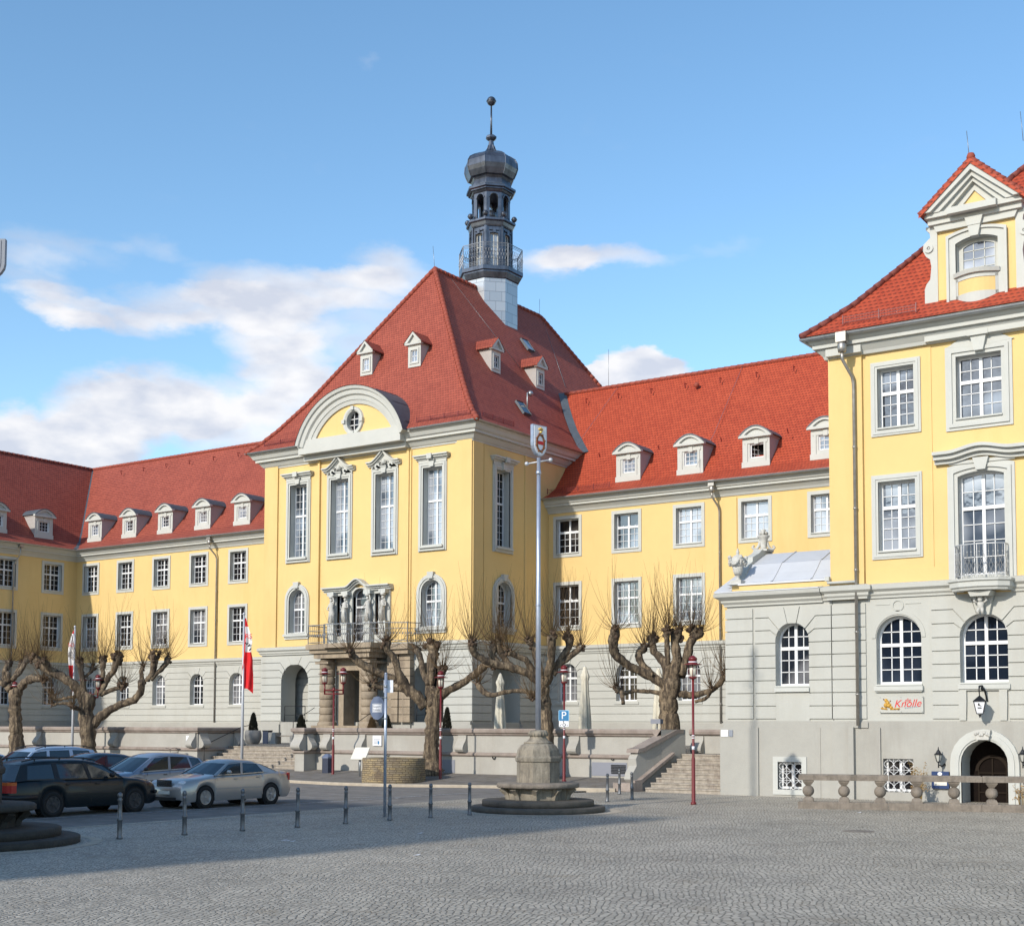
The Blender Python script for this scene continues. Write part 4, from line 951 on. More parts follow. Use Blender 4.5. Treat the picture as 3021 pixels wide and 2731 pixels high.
    for i, o in enumerate(tall): hooded(F, o, ['glass_sky', 'glass_pale', 'glass_pale', 'glass_pale'][i], i in (1, 2))
    hooded(G, stall, 'glass_dark', False)
    for H, o, gm in ((F, archw[0], 'glass_mid'), (F, archw[1], 'glass_sky'), (G, sarch, 'glass_dark')):
        w = window(t, H, o, cols=2, rows=(3, 3), tr=.45, sur=.32, out=.08, dep=.42, glassm=gm, step=.05)
        b = MB(); b.fbox(H, o.s0-.34, o.s1+.34, 0, .20, o.z0-.16, o.z0-.02); b.prism(H, [(o.c-.16, o.z1+.06), (o.c+.16, o.z1+.06), (o.c+.22, o.z1+.42), (o.c-.22, o.z1+.42)], 0, .2); b.build('window_sill', 'trim_white', w)
    # loggia: three lights, moulded hood, four statues, balcony
    b = MB()
    for o in logg:
        p = outline(o); n = len(p); 
        for i in range(n): j = (i+1) % n; b.face([F(p[i][0], .10, p[i][1]), F(p[j][0], .10, p[j][1]), F(p[j][0], -.3, p[j][1]), F(p[i][0], -.3, p[i][1])])
    wallgrid(b, F, -52.55, -48.1, 6.86, 10.05, logg, .10)
    for s in (-52.55, -48.1): b.fbox(F, s-.01, s+.01, 0, .10, 6.86, 10.05)
    n = 30
    def ht(x):
        u = abs(x-(-50.3))/.85
        return 10.0+(.42*(cos(pi*u)+1)/2 if u < 1 else 0)
    for k in range(n):
        xa_, xb_ = -52.9+4.95*k/n, -52.9+4.95*(k+1)/n
        for dz, dd, hh in ((-.16, .24, .10), (-.06, .36, .10), (.04, .50, .08)): b.prism(F, [(xa_, ht(xa_)+dz), (xb_, ht(xb_)+dz), (xb_, ht(xb_)+dz+hh), (xa_, ht(xa_)+dz+hh)], 0, dd)
    for s in (-52.2, -51.15, -49.5, -48.4): b.fbox(F, s-.22, s+.22, .1, .42, 6.86, 8.02); b.fbox(F, s-.26, s+.26, .1, .46, 7.95, 8.08); b.fbox(F, s-.24, s+.24, .1, .46, 9.62, 9.84)
    b.build('loggia', 'trim_white', t, fixn=False)
    for o in logg: window(t, F, o, cols=1, rows=(2, 4), tr=.34, sur=0, dep=.26, mull=False, glassm='glass_mid', sill=False)
    rnd = random.Random(11)
    for k, s in enumerate((-52.2, -51.15, -49.5, -48.4)):    # draped stone figures carrying the hood
        b = MB(); y = YC-.34; lean = .05*(-1 if k % 2 else 1)
        b.tube([(s, y, 8.08), (s+lean, y, 8.3), (s+lean*1.6, y, 8.62), (s+lean*.4, y-.01, 8.95), (s, y, 9.16), (s, y, 9.26)], [.17, .15, .165, .13, .17, .06], 10, lump=.06, rnd=rnd)
        b.sphere((s, y-.02, 9.39), .085, 10, sz=1.25)
        b.sphere((s, y+.02, 9.42), .10, 8, sz=1.0)
        for q in range(5): b.tube([(s-.13+.065*q, y-.13, 8.1), (s-.1+.05*q+lean, y-.15, 8.5), (s-.05+.02*q, y-.12, 8.85)], .025, 4)
        if k % 2 == 0: b.tube([(s-.16, y, 9.12), (s-.24, y-.08, 8.9), (s-.06, y-.2, 8.82)], [.05, .045, .035], 6); b.tube([(s+.16, y, 9.12), (s+.22, y-.04, 9.32), (s+.12, y-.02, 9.58)], [.05, .045, .035], 6)
        else: b.tube([(s+.16, y, 9.12), (s+.25, y-.08, 8.9), (s+.05, y-.2, 8.95)], [.05, .045, .035], 6); b.tube([(s-.16, y, 9.12), (s-.2, y-.06, 8.85), (s-.15, y-.1, 8.6)], [.05, .045, .035], 6)
        b.lathe([(.15, 9.5), (.17, 9.62)], (s, y, 0), 8)
        b.build('statue', 'statue_stone', t)
    # sandstone portal with rusticated half-columns
    def slab(y): return YC-y
    b = MB(); pl = [(-52.3, 1.9), (-51.2, 1.9), (-50.9, 2.15), (-49.6, 2.15), (-49.3, 1.9), (-48.2, 1.9)]
    b.box(-52.25, -48.2, YC-1.7, YC-.05, 6.02, 6.30)
    b.box(-52.45, -48.0, YC-1.85, YC-.05, 6.30, 6.52); b.box(-52.6, -47.85, YC-2.0, YC-.05, 6.52, 6.80)
    b.box(-51.15, -49.3, YC-2.25, YC-2.0, 6.56, 6.80)
    b.box(-48.2, -46.2, YC-.9, YC-.05, 6.45, 6.75); b.box(-47.85, -46.3, YC-.75, YC-.05, 6.2, 6.45)
    for s in (-51.75, -48.7):                                # big drums with dark joints
        for z in [2.5+.42*k for k in range(9)]:
            z1 = min(z+.39, 5.95)
            if z1 > z: b.lathe([(.42, z), (.44, z+.02), (.44, z1-.02), (.42, z1)], (s, YC-1.1, 0), 20, smooth=True)
        b.lathe([(.39, 2.5), (.39, 6.0)], (s, YC-1.1, 0), 16); b.lathe([(.55, 2.2), (.55, 2.42), (.48, 2.52)], (s, YC-1.1, 0), 20)
        b.box(s-.48, s+.48, YC-1.6, YC-.02, 5.72, 5.84)
    for s in (-50.85, -49.35): b.box(s-.18, s+.18, YC-.95, YC-.02, 2.3, 5.4)
    for s in (-47.6, -46.75):
        for z in [2.5+.42*k for k in range(9)]: b.box(s-.38, s+.38, YC-.45, YC-.02, z, min(z+.39, 6.2))
    b.fbox(F, -51.3, -49.0, .02, .9, 5.35, 6.02)
    b.box(-52.4, -48.1, YC-1.7, YC-.02, 1.0, 2.3); b.box(-52.2, -48.3, YC-2.3, YC-1.7, 1.0, 2.0); b.box(-52.0, -48.5, YC-2.8, YC-2.3, 1.0, 1.65)
    b.build('portal', 'sandstone', t)
    b = MB(); y = YC-2.0; xs = (-52.5, -47.0)                # balcony railing
    P = [(-52.5, YC-.1, 0), (-52.5, YC-1.9, 0), (-51.3, YC-1.95, 0), (-51.0, YC-2.18, 0), (-49.4, YC-2.18, 0), (-49.1, YC-1.95, 0), (-47.9, YC-1.9, 0), (-46.2, YC-.9, 0), (-45.9, YC-.1, 0)]
    P = [Vector(p) for p in P]
    for p, q in zip(P, P[1:]):
        for z in (6.9, 7.55, 7.86): b.tube([p+Vector((0,0,z)), q+Vector((0,0,z))], .02 if z < 7.8 else .032, 4, smooth=False)
        L = (q-p).length; n = max(1, round(L/.16))
        for i in range(n+1):
            r = p+(q-p)*i/n; b.tube([r+Vector((0,0,6.8)), r+Vector((0,0,7.86))], .010, 3, smooth=False)
            if i < n:
                r2 = p+(q-p)*(i+.5)/n; b.lathe([(.0, -.08), (.05, 0), (0, .08)], r2+Vector((0,0,7.3)), 5)
        b.tube([p+Vector((0,0,6.8)), p+Vector((0,0,7.9))], .026, 4, smooth=False)
    b.build('balcony_railing', 'grey_iron', t)
    # roof dormers
    def gdormer(H, inv, s, z, gm):
        w, h = .92, 1.28; c = s; d0 = -inv(z+.0)+.0
        b = MB(); o = Op(c-.24, c+.24, z+.28, z+.98)
        D = d0+.05
        wallgrid(b, H, c-w/2, c+w/2, z, z+h, [o], D)
        b.fbox(H, c-w/2-.14, c+w/2+.14, D-.05, D+.16, z+h, z+h+.11)
        for sg in (-1, 1): b.prism(H, [(c+sg*(w/2+.16), z+h+.11), (c+sg*(w/2-.06), z+h+.11), (c, z+h+.58), (c, z+h+.74)], D-.05, D+.18)
        b.prism(H, [(c-w/2, z+h+.1), (c+w/2, z+h+.1), (c, z+h+.62)], D-.05, D+.04)
        ring(b, H, outline(o), outline(o, .10), D, D+.05)
        dd = b.build('dormer', 'trim_white', t, fixn=False)
        b = MB(); bk = lambda z_: -inv(z_)-.1
        e = c-w/2-.2, c+w/2+.2
        for sg in (-1, 1):
            ea = c+sg*(w/2+.2)
            b.face([H(ea, D+.2, z+h+.12), H(c, D+.2, z+h+.78), H(c, bk(z+h+.8), z+h+.78), H(ea, bk(z+h+.12), z+h+.12)])
            b.face([H(ea, D+.2, z+h+.05), H(ea, D+.2, z+h+.13), H(ea, bk(z+h+.12), z+h+.13), H(ea, bk(z+h+.12), z+h+.05)])
        b.build('dormer_roof', 'roof_tile', dd, fixn=False)
        for sg in (-1, 1): b = MB(); b.face([H(c+sg*w/2, D, z), H(c+sg*w/2, D, z+h+.1), H(c+sg*w/2, bk(z+h+.1), z+h+.1)]); b.build('cheek', 'dormer_cheek', dd, fixn=False)
        b = MB(); b.fbox(H, c-.015, c+.015, D-.08, D-.04, o.z0, o.z1); b.fbox(H, o.s0, o.s1, D-.08, D-.04, (o.z0+o.z1)/2-.015, (o.z0+o.z1)/2+.015)
        ring(b, H, outline(o), outline(o, -.05), D-.09, D-.03); b.build('sash', 'window_white', dd, fixn=False)
        b = MB(); b.face([H(p, D-.07, q) for p, q in outline(o)]); b.build('pane', gm, dd, fixn=False)
    invF = lambda z: yfront(z)-YC; invG = lambda z: XR-xside(z)
    for k, (px, py) in enumerate(((700, 655), (960, 610))):
        q = onY('R2', px, py, YC+3.2)
        for _ in range(6): q = onY('R2', px, py, yfront(q.z))
        gdormer(F, invF, q.x, q.z, 'glass_pale')
    for px, py in ((1395, 640), (1635, 730)):
        q = onX('R2', px, py, XR-3)
        for _ in range(6): q = onX('R2', px, py, xside(q.z))
        gdormer(G, invG, q.y, q.z, 'glass_mid')
    for px, py in ((1562, 500), (1538, 840)):                # skylights
        q = onX('R2', px, py, XR-3)
        for _ in range(6): q = onX('R2', px, py, xside(q.z))
        b = MB(); sl = Vector((-(8.4), 0, 11.68)).normalized(); n = Vector((.81, 0, .58)); y = Vector((0,1,0)); q = q+n*.06
        P = [q+y*a*.38+sl*c_*.5 for a, c_ in ((-1,-1),(1,-1),(1,1),(-1,1))]; b.mesh([p for p in P]+[p+n*.14 for p in P], [(0,1,5,4),(1,2,6,5),(2,3,7,6),(3,0,4,7)]); s_ = b.build('skylight', 'zinc_flashing', t, fixn=False)
        b = MB(); b.face([q+y*a*.30+sl*c_*.42+n*.12 for a, c_ in ((-1,-1),(1,-1),(1,1),(-1,1))]); b.build('pane', 'glass_sky', s_, fixn=False)
    q = onX('R2', 1568, 855, XR-1.5)
    for _ in range(6): q = onX('R2', 1568, 855, xside(q.z))
    b = MB(); b.tube([q, q+Vector((0,0,1.15)), q+Vector((.05,.12,1.2))], .045, 6); b.sphere(q+Vector((.08, .22, 1.15)), .17, 8); b.build('vent_pipe', 'zinc', t)
    snow_guard(t, (-46.0, YC-.5, ZE+.35), (XR+.3, YC-.5, ZE+.35)); snow_guard(t, (XR+.45, YC+.2, ZE+.35), (XR+.45, YC+3.2, ZE+.35)); snow_guard(t, (XL+.3, YC-.5, ZE+.35), (-54.9, YC-.5, ZE+.35))
    b = MB(); b.tube([(XM-.1, 64.7, 30.1), (XM-.25, 64.7, 31.6)], .015, 3); b.tube([(XM, 76.2, 30.1), (XM, 76.2, 31.3)], .015, 3)
    for y in (66, 78.3): b.tube([(xside(29.9), y if y < 70 else 76.4, 29.9), (xside(24)+.02, (y+66)/2+2 if y < 70 else 73, 24), (xside(19)+.04, 71.2, 23.3)][:2], .012, 3)
    b.build('lightning_rod', 'zinc', t)
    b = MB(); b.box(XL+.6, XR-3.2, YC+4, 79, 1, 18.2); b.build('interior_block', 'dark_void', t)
    # small fittings on the facade
    b = MB(); q = onY('A1', 487, 452, YC-.1); b.box(q.x-.22, q.x+.22, q.y-.03, q.y, q.z-.17, q.z+.17); pq = b.build('plaque', 'black_metal', t)
    b = MB(); b.box(q.x-.16, q.x+.16, q.y-.04, q.y-.031, q.z-.11, q.z+.11); b.build('plate', 'gold', pq)
    b = MB()
    for xs_ in ((-56.0, -54.4), (-46.2, -45.0)):
        for z in (2.9, 3.42): b.tube([(xs_[0], YC-.05, z), (xs_[1], YC-.05, z)], .02, 4)
        for x in (xs_[0], xs_[1]): b.tube([(x, YC-.05, 2.45), (x, YC-.05, 3.42)], .022, 4)
    for x in (-52.6, -47.9): b.tube([(x, YC-2.9, 1.9), (x, YC-2.9, 2.5), (x, YC-1.2, 3.3)], .022, 4)
    b.build('handrail', 'black_metal', t)
    tower(t, XM, 70.45)
    return t

def tower(par, cx, cy):
    D = (Vector((cx, cy, 0))).dot(Vector((-sin(YAW), cos(YAW), 0)))
    def zc(y, front=0): return onD('R3', 380, y, D-front).z   # height of a crop row at the tower axis, or at its near side
    o8 = pi/8
    c = (cx, cy, 0)
    W = lambda px: px*.4115/FPX*(D*.998+1.9)/2/1.02                      # half-width in metres from a crop width
    t = thing('bell_tower', None, None, (cx, cy, 0)); t.parent = par; t.matrix_parent_inverse = Matrix.Translation(parent_loc(par)).inverted()
    ra = 1.0824
    r1 = W(402)                                              # shaft
    zg = zc(1285, 2.1)
    b = MB(); b.lathe([(r1, 25.0), (r1, zg-.55)], c, 8, o8, smooth=False); b.build('shaft', 'sheet_panels', t)
    b = MB()
    rg = W(484); b.lathe([(r1, zg-.75), (r1+.1, zg-.7), (rg-.12, zg-.38), (rg-.12, zg-.30), (rg, zg-.26), (rg, zg-.02), (rg-.06, zg), (rg-.4, zg+.02)], c, 8, o8, smooth=False); b.build('gallery', 'dome_metal', t)
    zr = zc(1122, 2.1); rr = rg-.06
    b = MB(); V = [Vector((cx+rr*cos(o8+k*pi/4), cy+rr*sin(o8+k*pi/4), 0)) for k in range(8)]
    for k in range(8):
        p, q = V[k], V[(k+1) % 8]; Z = lambda z: Vector((0,0,z))
        b.tube([p+Z(zg), p+Z(zr)], .03, 4, smooth=False)
        for z in (zr, zr-.10, zr-.19, zg+.08, zg+.18, zg+.28): b.tube([p+Z(z), q+Z(z)], .028 if z == zr else .014, 4, smooth=False)
        n = 9                                                # honeycomb lattice
        for i in range(n):
            for j in range(3):
                cxx = p+(q-p)*((i+.5*(1+j % 2))/n); zz = zg+.42+(zr-zg-.72)*(j+.3)/3
                pts = []
                for a in range(7):
                    ang = pi/6+a*pi/3; pts.append(cxx+(q-p).normalized()*.115*cos(ang)+Z(zz+.13*sin(ang)))
                b.tube(pts, .009, 3, smooth=False, cap=False)
    b.build('railing', 'grey_iron', t)
    r2 = W(308); z2 = zc(1010, 1.3); z2t = zc(945, 1.6)
    b = MB()                                                 # lantern stage with a glazed door in each face
    for k in range(8):
        a = o8+k*pi/4; a_ = a+pi/4; p = Vector((cx+r2*cos(a), cy+r2*sin(a), 0)); q = Vector((cx+r2*cos(a_), cy+r2*sin(a_), 0)); u = (q-p).normalized(); L = (q-p).length; n = Vector((u.y, -u.x, 0))
        H = lambda s, d, z, p=p, u=u, n=n: tuple(p+u*s+n*d+Vector((0,0,z)))
        o = Op(L*.24, L*.76, zg+.1, z2-.45)
        wallgrid(b, H, 0, L, zg, z2, [o]); ring(b, H, outline(o), outline(o, .10), 0, .06); b.fbox(H, L*.5-.10, L*.5+.10, 0, .13, z2-.45, z2-.20); b.fbox(H, L*.2, L*.8, 0, .1, z2-.28, z2-.2)
        b.fbox(H, -.05, .07, 0, .08, zg, z2); b.fbox(H, L-.07, L+.05, 0, .08, zg, z2)
        pp = outline(o)
        for i in range(4): j = (i+1) % 4; b.face([H(pp[i][0], 0, pp[i][1]), H(pp[j][0], 0, pp[j][1]), H(pp[j][0], -.12, pp[j][1]), H(pp[i][0], -.12, pp[i][1])])
    b.build('lantern_stage', 'dome_metal', t, fixn=False)
    b = MB(); b2 = MB()
    for k in range(8):
        a = o8+k*pi/4; a_ = a+pi/4; p = Vector((cx+r2*cos(a), cy+r2*sin(a), 0)); q = Vector((cx+r2*cos(a_), cy+r2*sin(a_), 0)); u = (q-p).normalized(); L = (q-p).length; n = Vector((u.y, -u.x, 0))
        H = lambda s, d, z, p=p, u=u, n=n: tuple(p+u*s+n*d+Vector((0,0,z)))
        o = Op(L*.24, L*.76, zg+.1, z2-.45); ring(b, H, outline(o), outline(o, -.06), -.14, -.08); b.fbox(H, L/2-.03, L/2+.03, -.13, -.09, o.z0, o.z1)
        for f in (.3, .62): b.fbox(H, o.s0, o.s1, -.13, -.09, o.z0+(o.z1-o.z0)*f-.02, o.z0+(o.z1-o.z0)*f+.02)
        b2.face([H(s, -.12, z) for s, z in outline(o)])
    b.build('lantern_door', 'trim_white', t, fixn=False); b2.build('pane', 'glass_sky', t, fixn=False)
    r3 = W(372)
    b = MB(); b.lathe([(r2, z2-.02), (r2+.06, z2), (r2+.10, z2+.08), (r2+.16, z2+.30), (r3-.08, z2t-.18), (r3, z2t-.12), (r3, z2t), (r3-.1, z2t+.05), (.5, z2t+.1)], c, 8, o8, smooth=False); b.build('middle_cornice', 'dome_metal', t)
    for k in range(8):
        a = o8+k*pi/4; rb = r3-.10; b = MB(); p = (cx+rb*cos(a), cy+rb*sin(a), z2t)
        b.lathe([(.08, 0), (.05, .06), (.04, .1)], p, 8); b.sphere((p[0], p[1], p[2]+.27), .185, 12); b.lathe([(.195, .255), (.2, .27), (.195, .285)], p, 12); b.build('ball', 'dome_metal', t)
    r4 = W(286); z4 = zc(758, 1.2); zb = z2t+.05
    b = MB()
    for k in range(8):                                       # open arcade
        a = o8+k*pi/4; a_ = a+pi/4; p = Vector((cx+r4*cos(a), cy+r4*sin(a), 0)); q = Vector((cx+r4*cos(a_), cy+r4*sin(a_), 0)); u = (q-p).normalized(); L = (q-p).length; n = Vector((u.y, -u.x, 0))
        H = lambda s, d, z, p=p, u=u, n=n: tuple(p+u*s+n*d+Vector((0,0,z)))
        o = Op(L*.22, L*.78, zb, z4-.15, L*.28); wallgrid(b, H, 0, L, zb, z4, [o]); wallgrid(b, H, 0.06, L-.06, zb, z4, [o], -.14)
        pp = outline(o); m = len(pp)
        for i in range(m): j = (i+1) % m; b.face([H(pp[i][0], 0, pp[i][1]), H(pp[j][0], 0, pp[j][1]), H(pp[j][0], -.14, pp[j][1]), H(pp[i][0], -.14, pp[i][1])])
        b.arcsweep(H, [(.0, 0), (.0, .05), (.07, .05), (.07, 0)], o.c, o.zs, o.a, 0, pi, 10)
    b.lathe([(r4-.1, z4-.02), (.1, z4-.01)], c, 8, o8, smooth=False)
    b.build('arcade', 'dome_metal', t, fixn=False)
    b = MB(); b.sphere((cx, cy, zb+.62), .36, 12); b.tube([(cx, cy, zb+.9), (cx, cy, z4)], .03, 6); b.build('bell', 'dome_metal', t)
    z5 = zc(700, 1.6); r5 = W(372)
    b = MB(); b.lathe([(r4+.02, z4-.05), (r4+.08, z4), (r4+.14, z4+.12), (r5-.12, z5-.26), (r5-.12, z5-.2), (r5, z5-.14), (r5, z5), (r5-.08, z5+.05), (r4+.1, z5+.08)], c, 8, o8, smooth=False); b.build('upper_cornice', 'dome_metal', t)
    zt = zc(492); zm = zc(590, .8); rm = W(398)
    b = MB(); r6 = W(300)
    prof = [(r6, z5+.02), (r6+.02, z5+.2), (r6-.06, zc(660, 1.2)), (r6+.02, zc(645, 1.2)), (rm*.86, zc(640, 1.2)), (rm*.95, zc(620, .8)), (rm, zm), (rm*.985, zc(555, .6)), (rm*.9, zc(530, .5)), (rm*.72, zc(512, .4)), (rm*.5, zc(502, .2)), (W(100), zt), (W(66), zc(470)), (W(44), zc(440)), (W(34), zc(405)), (W(60), zc(398)), (W(80), zc(388)), (W(80), zc(376)), (W(60), zc(368)), (W(20), zc(360)), (.05, zc(356))]
    b.lathe(prof, c, 8, o8, smooth=False); b.build('dome', 'dome_metal', t)
    b = MB()
    for k in range(8):
        a = o8+k*pi/4; b.tube([(cx+r*1.005*cos(a), cy+r*1.005*sin(a), z) for r, z in prof[4:14]], .035, 4, smooth=False)
    b.build('dome_rib', 'dome_metal', t)
    b = MB(); zbq = zc(120); b.tube([(cx, cy, zc(362)), (cx, cy, zbq-.2)], [.075, .05], 8); b.sphere((cx, cy, zbq), .30, 16); b.lathe([(.31, -.03), (.33, 0), (.31, .03)], (cx, cy, zbq), 16); b.build('finial', 'dome_metal', t)
pavilion()

# ------------------------------------------------------------------ corner building and its low annex
ZEP = 15.0
def corner_building():
    F = FY(YP); t = thing('corner_building', 'big yellow and grey corner building at the right edge with gabled roof dormer and balcony', 'building', (-13, YP, 0))
    X1 = -4.0; xc = -11.66
    w1 = Op(-14.92, -13.74, 11.86, 13.84); w2 = Op(-12.40, -11.02, 11.86, 13.86); w3 = Op(-14.94, -13.74, 7.88, 10.16); w4 = Op(-12.40, -11.0, 7.0, 10.2, .13)
    a2 = Op(-15.08, -13.63, 3.62, 5.84, .70); a3 = Op(-12.42, -10.98, 3.64, 5.80, .70)
    mir = lambda o: Op(2*xc-o.s1, 2*xc-o.s0, o.z0, o.z1, o.arch)
    ups = [w1, w2, w3, w4, mir(w1), mir(w3)]
    b = MB(); wallgrid(b, F, XP, X1, ZB, ZEP, ups)
    b.fbox(F, XP, -15.41, 0, .12, ZT, 14.42); b.fbox(F, -13.28, -13.18, 0, .03, ZT, 14.42)
    b.box(XP, XP+.02, YP, 66, 0, ZEP)
    b.fbox(F, -15.38, -12.72, 0, .05, ZT, 7.32)
    b.build('wall', 'yellow_render', t, fixn=False)
    rows = (2, 3)
    window(t, F, w1, cols=2, rows=(2, 3), sur=.22, glassm='glass_sky', step=.025, tr=.40)
    window(t, F, w3, cols=2, rows=(2, 4), sur=.22, glassm='glass_pale', step=.025, tr=.36)
    window(t, F, mir(w1), cols=2, rows=(2, 3), sur=.22, glassm='glass_sky'); window(t, F, mir(w3), cols=2, rows=(2, 4), sur=.22, glassm='glass_pale')
    w = window(t, F, w2, cols=2, rows=(2, 3), sur=.33, glassm='glass_sky', step=.05, tr=.40)
    b = MB(); zt = w2.z1+.30                                 # eared top with a keystone cap
    for sg in (-1, 1):
        pts = [(xc+sg*1.04, zt+.02)]+[(xc+sg*(1.02-.8*k/10), zt+.03+.26*sin(pi*.62*k/10)**1.3) for k in range(11)]+[(xc+sg*.2, zt-.05)]
        b.prism(F, pts, 0, .055)
    b.prism(F, [(xc-.14, w2.z1+.08), (xc+.14, w2.z1+.08), (xc+.24, zt+.24), (xc-.24, zt+.24)], 0, .20); b.fbox(F, xc-.32, xc+.32, 0, .28, zt+.24, zt+.40)
    b.build('hood', 'trim_white', w)
    w = window(t, F, w4, cols=2, rows=(2, 4), sur=.32, glassm='glass_pale', step=.06, tr=.34, sill=False)
    b = MB(); n = 26
    def top(x): return 10.50+.16*(cos(pi*min(1, abs(x)/1.0))+1)/2
    b.fbox(F, xc-1.0, xc+1.0, 0, .09, 10.46, 10.56)
    for k in range(n):
        p, q = -1.42+2.84*k/n, -1.42+2.84*(k+1)/n
        for dz, dd, hh in ((0, .16, .12), (.12, .30, .14), (.26, .42, .10)): b.prism(F, [(xc+p, top(p)+dz), (xc+q, top(q)+dz), (xc+q, top(q)+dz+hh), (xc+p, top(p)+dz+hh)], 0, dd)
    b.prism(F, [(xc-.14, w4.z1+.02), (xc+.14, w4.z1+.02), (xc+.24, w4.z1+.40), (xc-.24, w4.z1+.40)], 0, .20)
    b.build('hood', 'trim_white', w)
    # balcony with wrought iron
    b = MB(); P = [(-12.55, YP), (-12.5, YP-.45), (-12.2, YP-.66), (xc, YP-.78), (-11.1, YP-.66), (-10.85, YP-.45), (-10.8, YP)]
    b.sweep([(-.3, 6.46), (.0, 6.46), (.02, 6.52), (.08, 6.56), (.08, 6.70), (.14, 6.74), (.14, 6.80), (-.3, 6.84)], P)
    vs = [(x, y, 6.82) for x, y in P]; b.face(vs); b.face([(x, y, 6.5) for x, y in P])
    bal = b.build('balcony', 'trim_white', t, fixn=False)
    b = MB(); Q = [Vector((x, y, 0)) for x, y in [(-12.45, YP), (-12.42, YP-.42), (-12.16, YP-.62), (xc, YP-.74), (-11.14, YP-.62), (-10.92, YP-.42), (-10.9, YP)]]
    L = 0
    for p, q in zip(Q, Q[1:]):
        for z in (6.92, 7.86): b.tube([p+Vector((0,0,z)), q+Vector((0,0,z))], .012 if z < 7 else .022, 4, smooth=False)
        l = (q-p).length; n = max(2, round(l/.13)); u = (q-p)/n
        for i in range(n):
            c_ = p+u*(i+.5); Z = lambda z, e=0: c_+u*e+Vector((0,0,z))
            for sg in (-1, 1): b.tube([Z(6.92, sg*.1), Z(7.06, sg*.42), Z(7.2, sg*.12), Z(7.34, sg*.45), Z(7.48, sg*.1), Z(7.6, 0)], .009, 3, smooth=False)
            b.tube([Z(7.56), Z(7.86)], .010, 3, smooth=False); b.lathe([(0, -.03), (.025, 0), (0, .03)], Z(7.62), 5); b.lathe([(0, -.02), (.022, 0), (0, .02)], Z(6.98), 5)
        b.tube([p+Vector((0,0,6.84)), p+Vector((0,0,7.88))], .016, 4, smooth=False)
    b.build('railing', 'balcony_iron', bal)
    b = MB(); rnd = random.Random(4)                          # console with a small crouching atlas figure
    b.prism(F, [(-12.0, 6.44), (-11.3, 6.44), (-11.38, 6.28), (-11.92, 6.28)], 0, .62); b.prism(F, [(-11.94, 6.28), (-11.36, 6.28), (-11.48, 5.74), (-11.80, 5.74)], 0, .20)
    b.build('console', 'grey_render', bal)
    b = MB(); y = YP-.36; x = -11.68
    b.tube([(x, y, 5.86), (x, y, 5.98), (x, y-.01, 6.08), (x, y-.03, 6.14)], [.07, .095, .11, .05], 8); b.sphere((x, y-.07, 6.19), .075, 10, sz=1.15); b.sphere((x, y-.04, 6.22), .088, 8)
    for sg in (-1, 1):
        b.tube([(x+sg*.09, y, 6.09), (x+sg*.19, y-.04, 6.16), (x+sg*.12, y-.02, 6.28)], [.04, .036, .03], 6)
        b.tube([(x+sg*.05, y-.02, 5.92), (x+sg*.07, y-.10, 5.84), (x+sg*.05, y-.02, 5.72)], [.06, .05, .035], 6)
    b.build('atlas_figure', 'statue_stone', t)
    # ground floor
    plain = Op(-15.41, -13.37, 2.5, 6.4)
    b = MB(); wallgrid(b, F, XP, X1, 2.2, ZB, [a2, a3, mir(a2)])
    rusticate(b, F, XP-.03, -15.41, JO, 6.28, []); rusticate(b, F, -13.30, 2*xc+13.30, JO, 6.28, [Op(a3.s0, a3.s1, 2.5, a3.z1, a3.arch)]); rusticate(b, F, 2*xc+15.41, X1, JO, 6.28, [])
    b.fbox(F, -15.41, XP-.03, 0, .0501, 2.5, 2.51)
    b.arcsweep(F, [(.02, 0), (.02, .03), (.14, .03), (.14, 0)], a2.c, a2.zs, a2.a, 0, pi, 20)
    b.fbox(F, -15.08, -14.62, 0, .02, 6.20, 6.215); b.fbox(F, -14.12, -13.62, 0, .02, 6.20, 6.215); b.arcsweep(F, [(-.02, 0), (-.02, .03), (.02, .03), (.02, 0)], -14.36, 6.16, .17, 0, 2*pi, 20, cap=False)
    b.build('ground_floor_wall', 'grey_render', t, fixn=False)
    for o in (a2, a3, mir(a2)):
        w = window(t, F, o, cols=2, rows=(2, 3), tr=.42, sur=0, dep=.34, glassm='glass_black', bar=.028, fr=.075)
        b = MB(); b.fbox(F, o.s0-.06, o.s1+.06, 0, .13, o.z0-.16, o.z0-.02); b.fbox(F, o.s0-.02, o.s1+.02, 0, .09, o.z0-.20, o.z0-.16); b.build('window_sill', 'trim_white', w)
    b = MB()
    for s in (-12.36, -11.14): b.prism(F, [(s-.10, 2.52), (s+.10, 2.52), (s+.12, 3.1), (s+.12, 3.44), (s-.12, 3.44), (s-.12, 3.1)], 0, .09)
    b.fbox(F, -12.45, -10.95, 0, .05, 2.5, 2.52); b.build('apron', 'grey_render', t)
    b = MB(); cornice(b, [(XP-.4, YP), (XP-.05, YP-.02), (XP-.05, YP-.14), (-15.35, YP-.14), (-15.35, YP), (-12.5, YP)], ZT-.02, BELT); cornice(b, [(-10.85, YP), (X1, YP)], ZT-.02, BELT); b.fbox(F, -12.5, -10.85, 0, .2, 6.52, ZT); b.build('belt_cornice', 'grey_render', t)
    # plinth storey
    dr = Op(-12.42, -11.02, -.3, 1.92, .70); bw2 = Op(-14.89, -13.92, .26, 1.31)
    b = MB(); wallgrid(b, F, XP, X1, -.3, 2.28, [dr, bw2, mir(bw2)], .06)
    b.fbox(F, XP-.02, -15.98, .06, .12, -.3, 2.28); b.fbox(F, -15.98, -15.80, .06, .22, -.3, 2.3); b.fbox(F, -15.3, -14.95, .06, .13, -.3, 2.28)
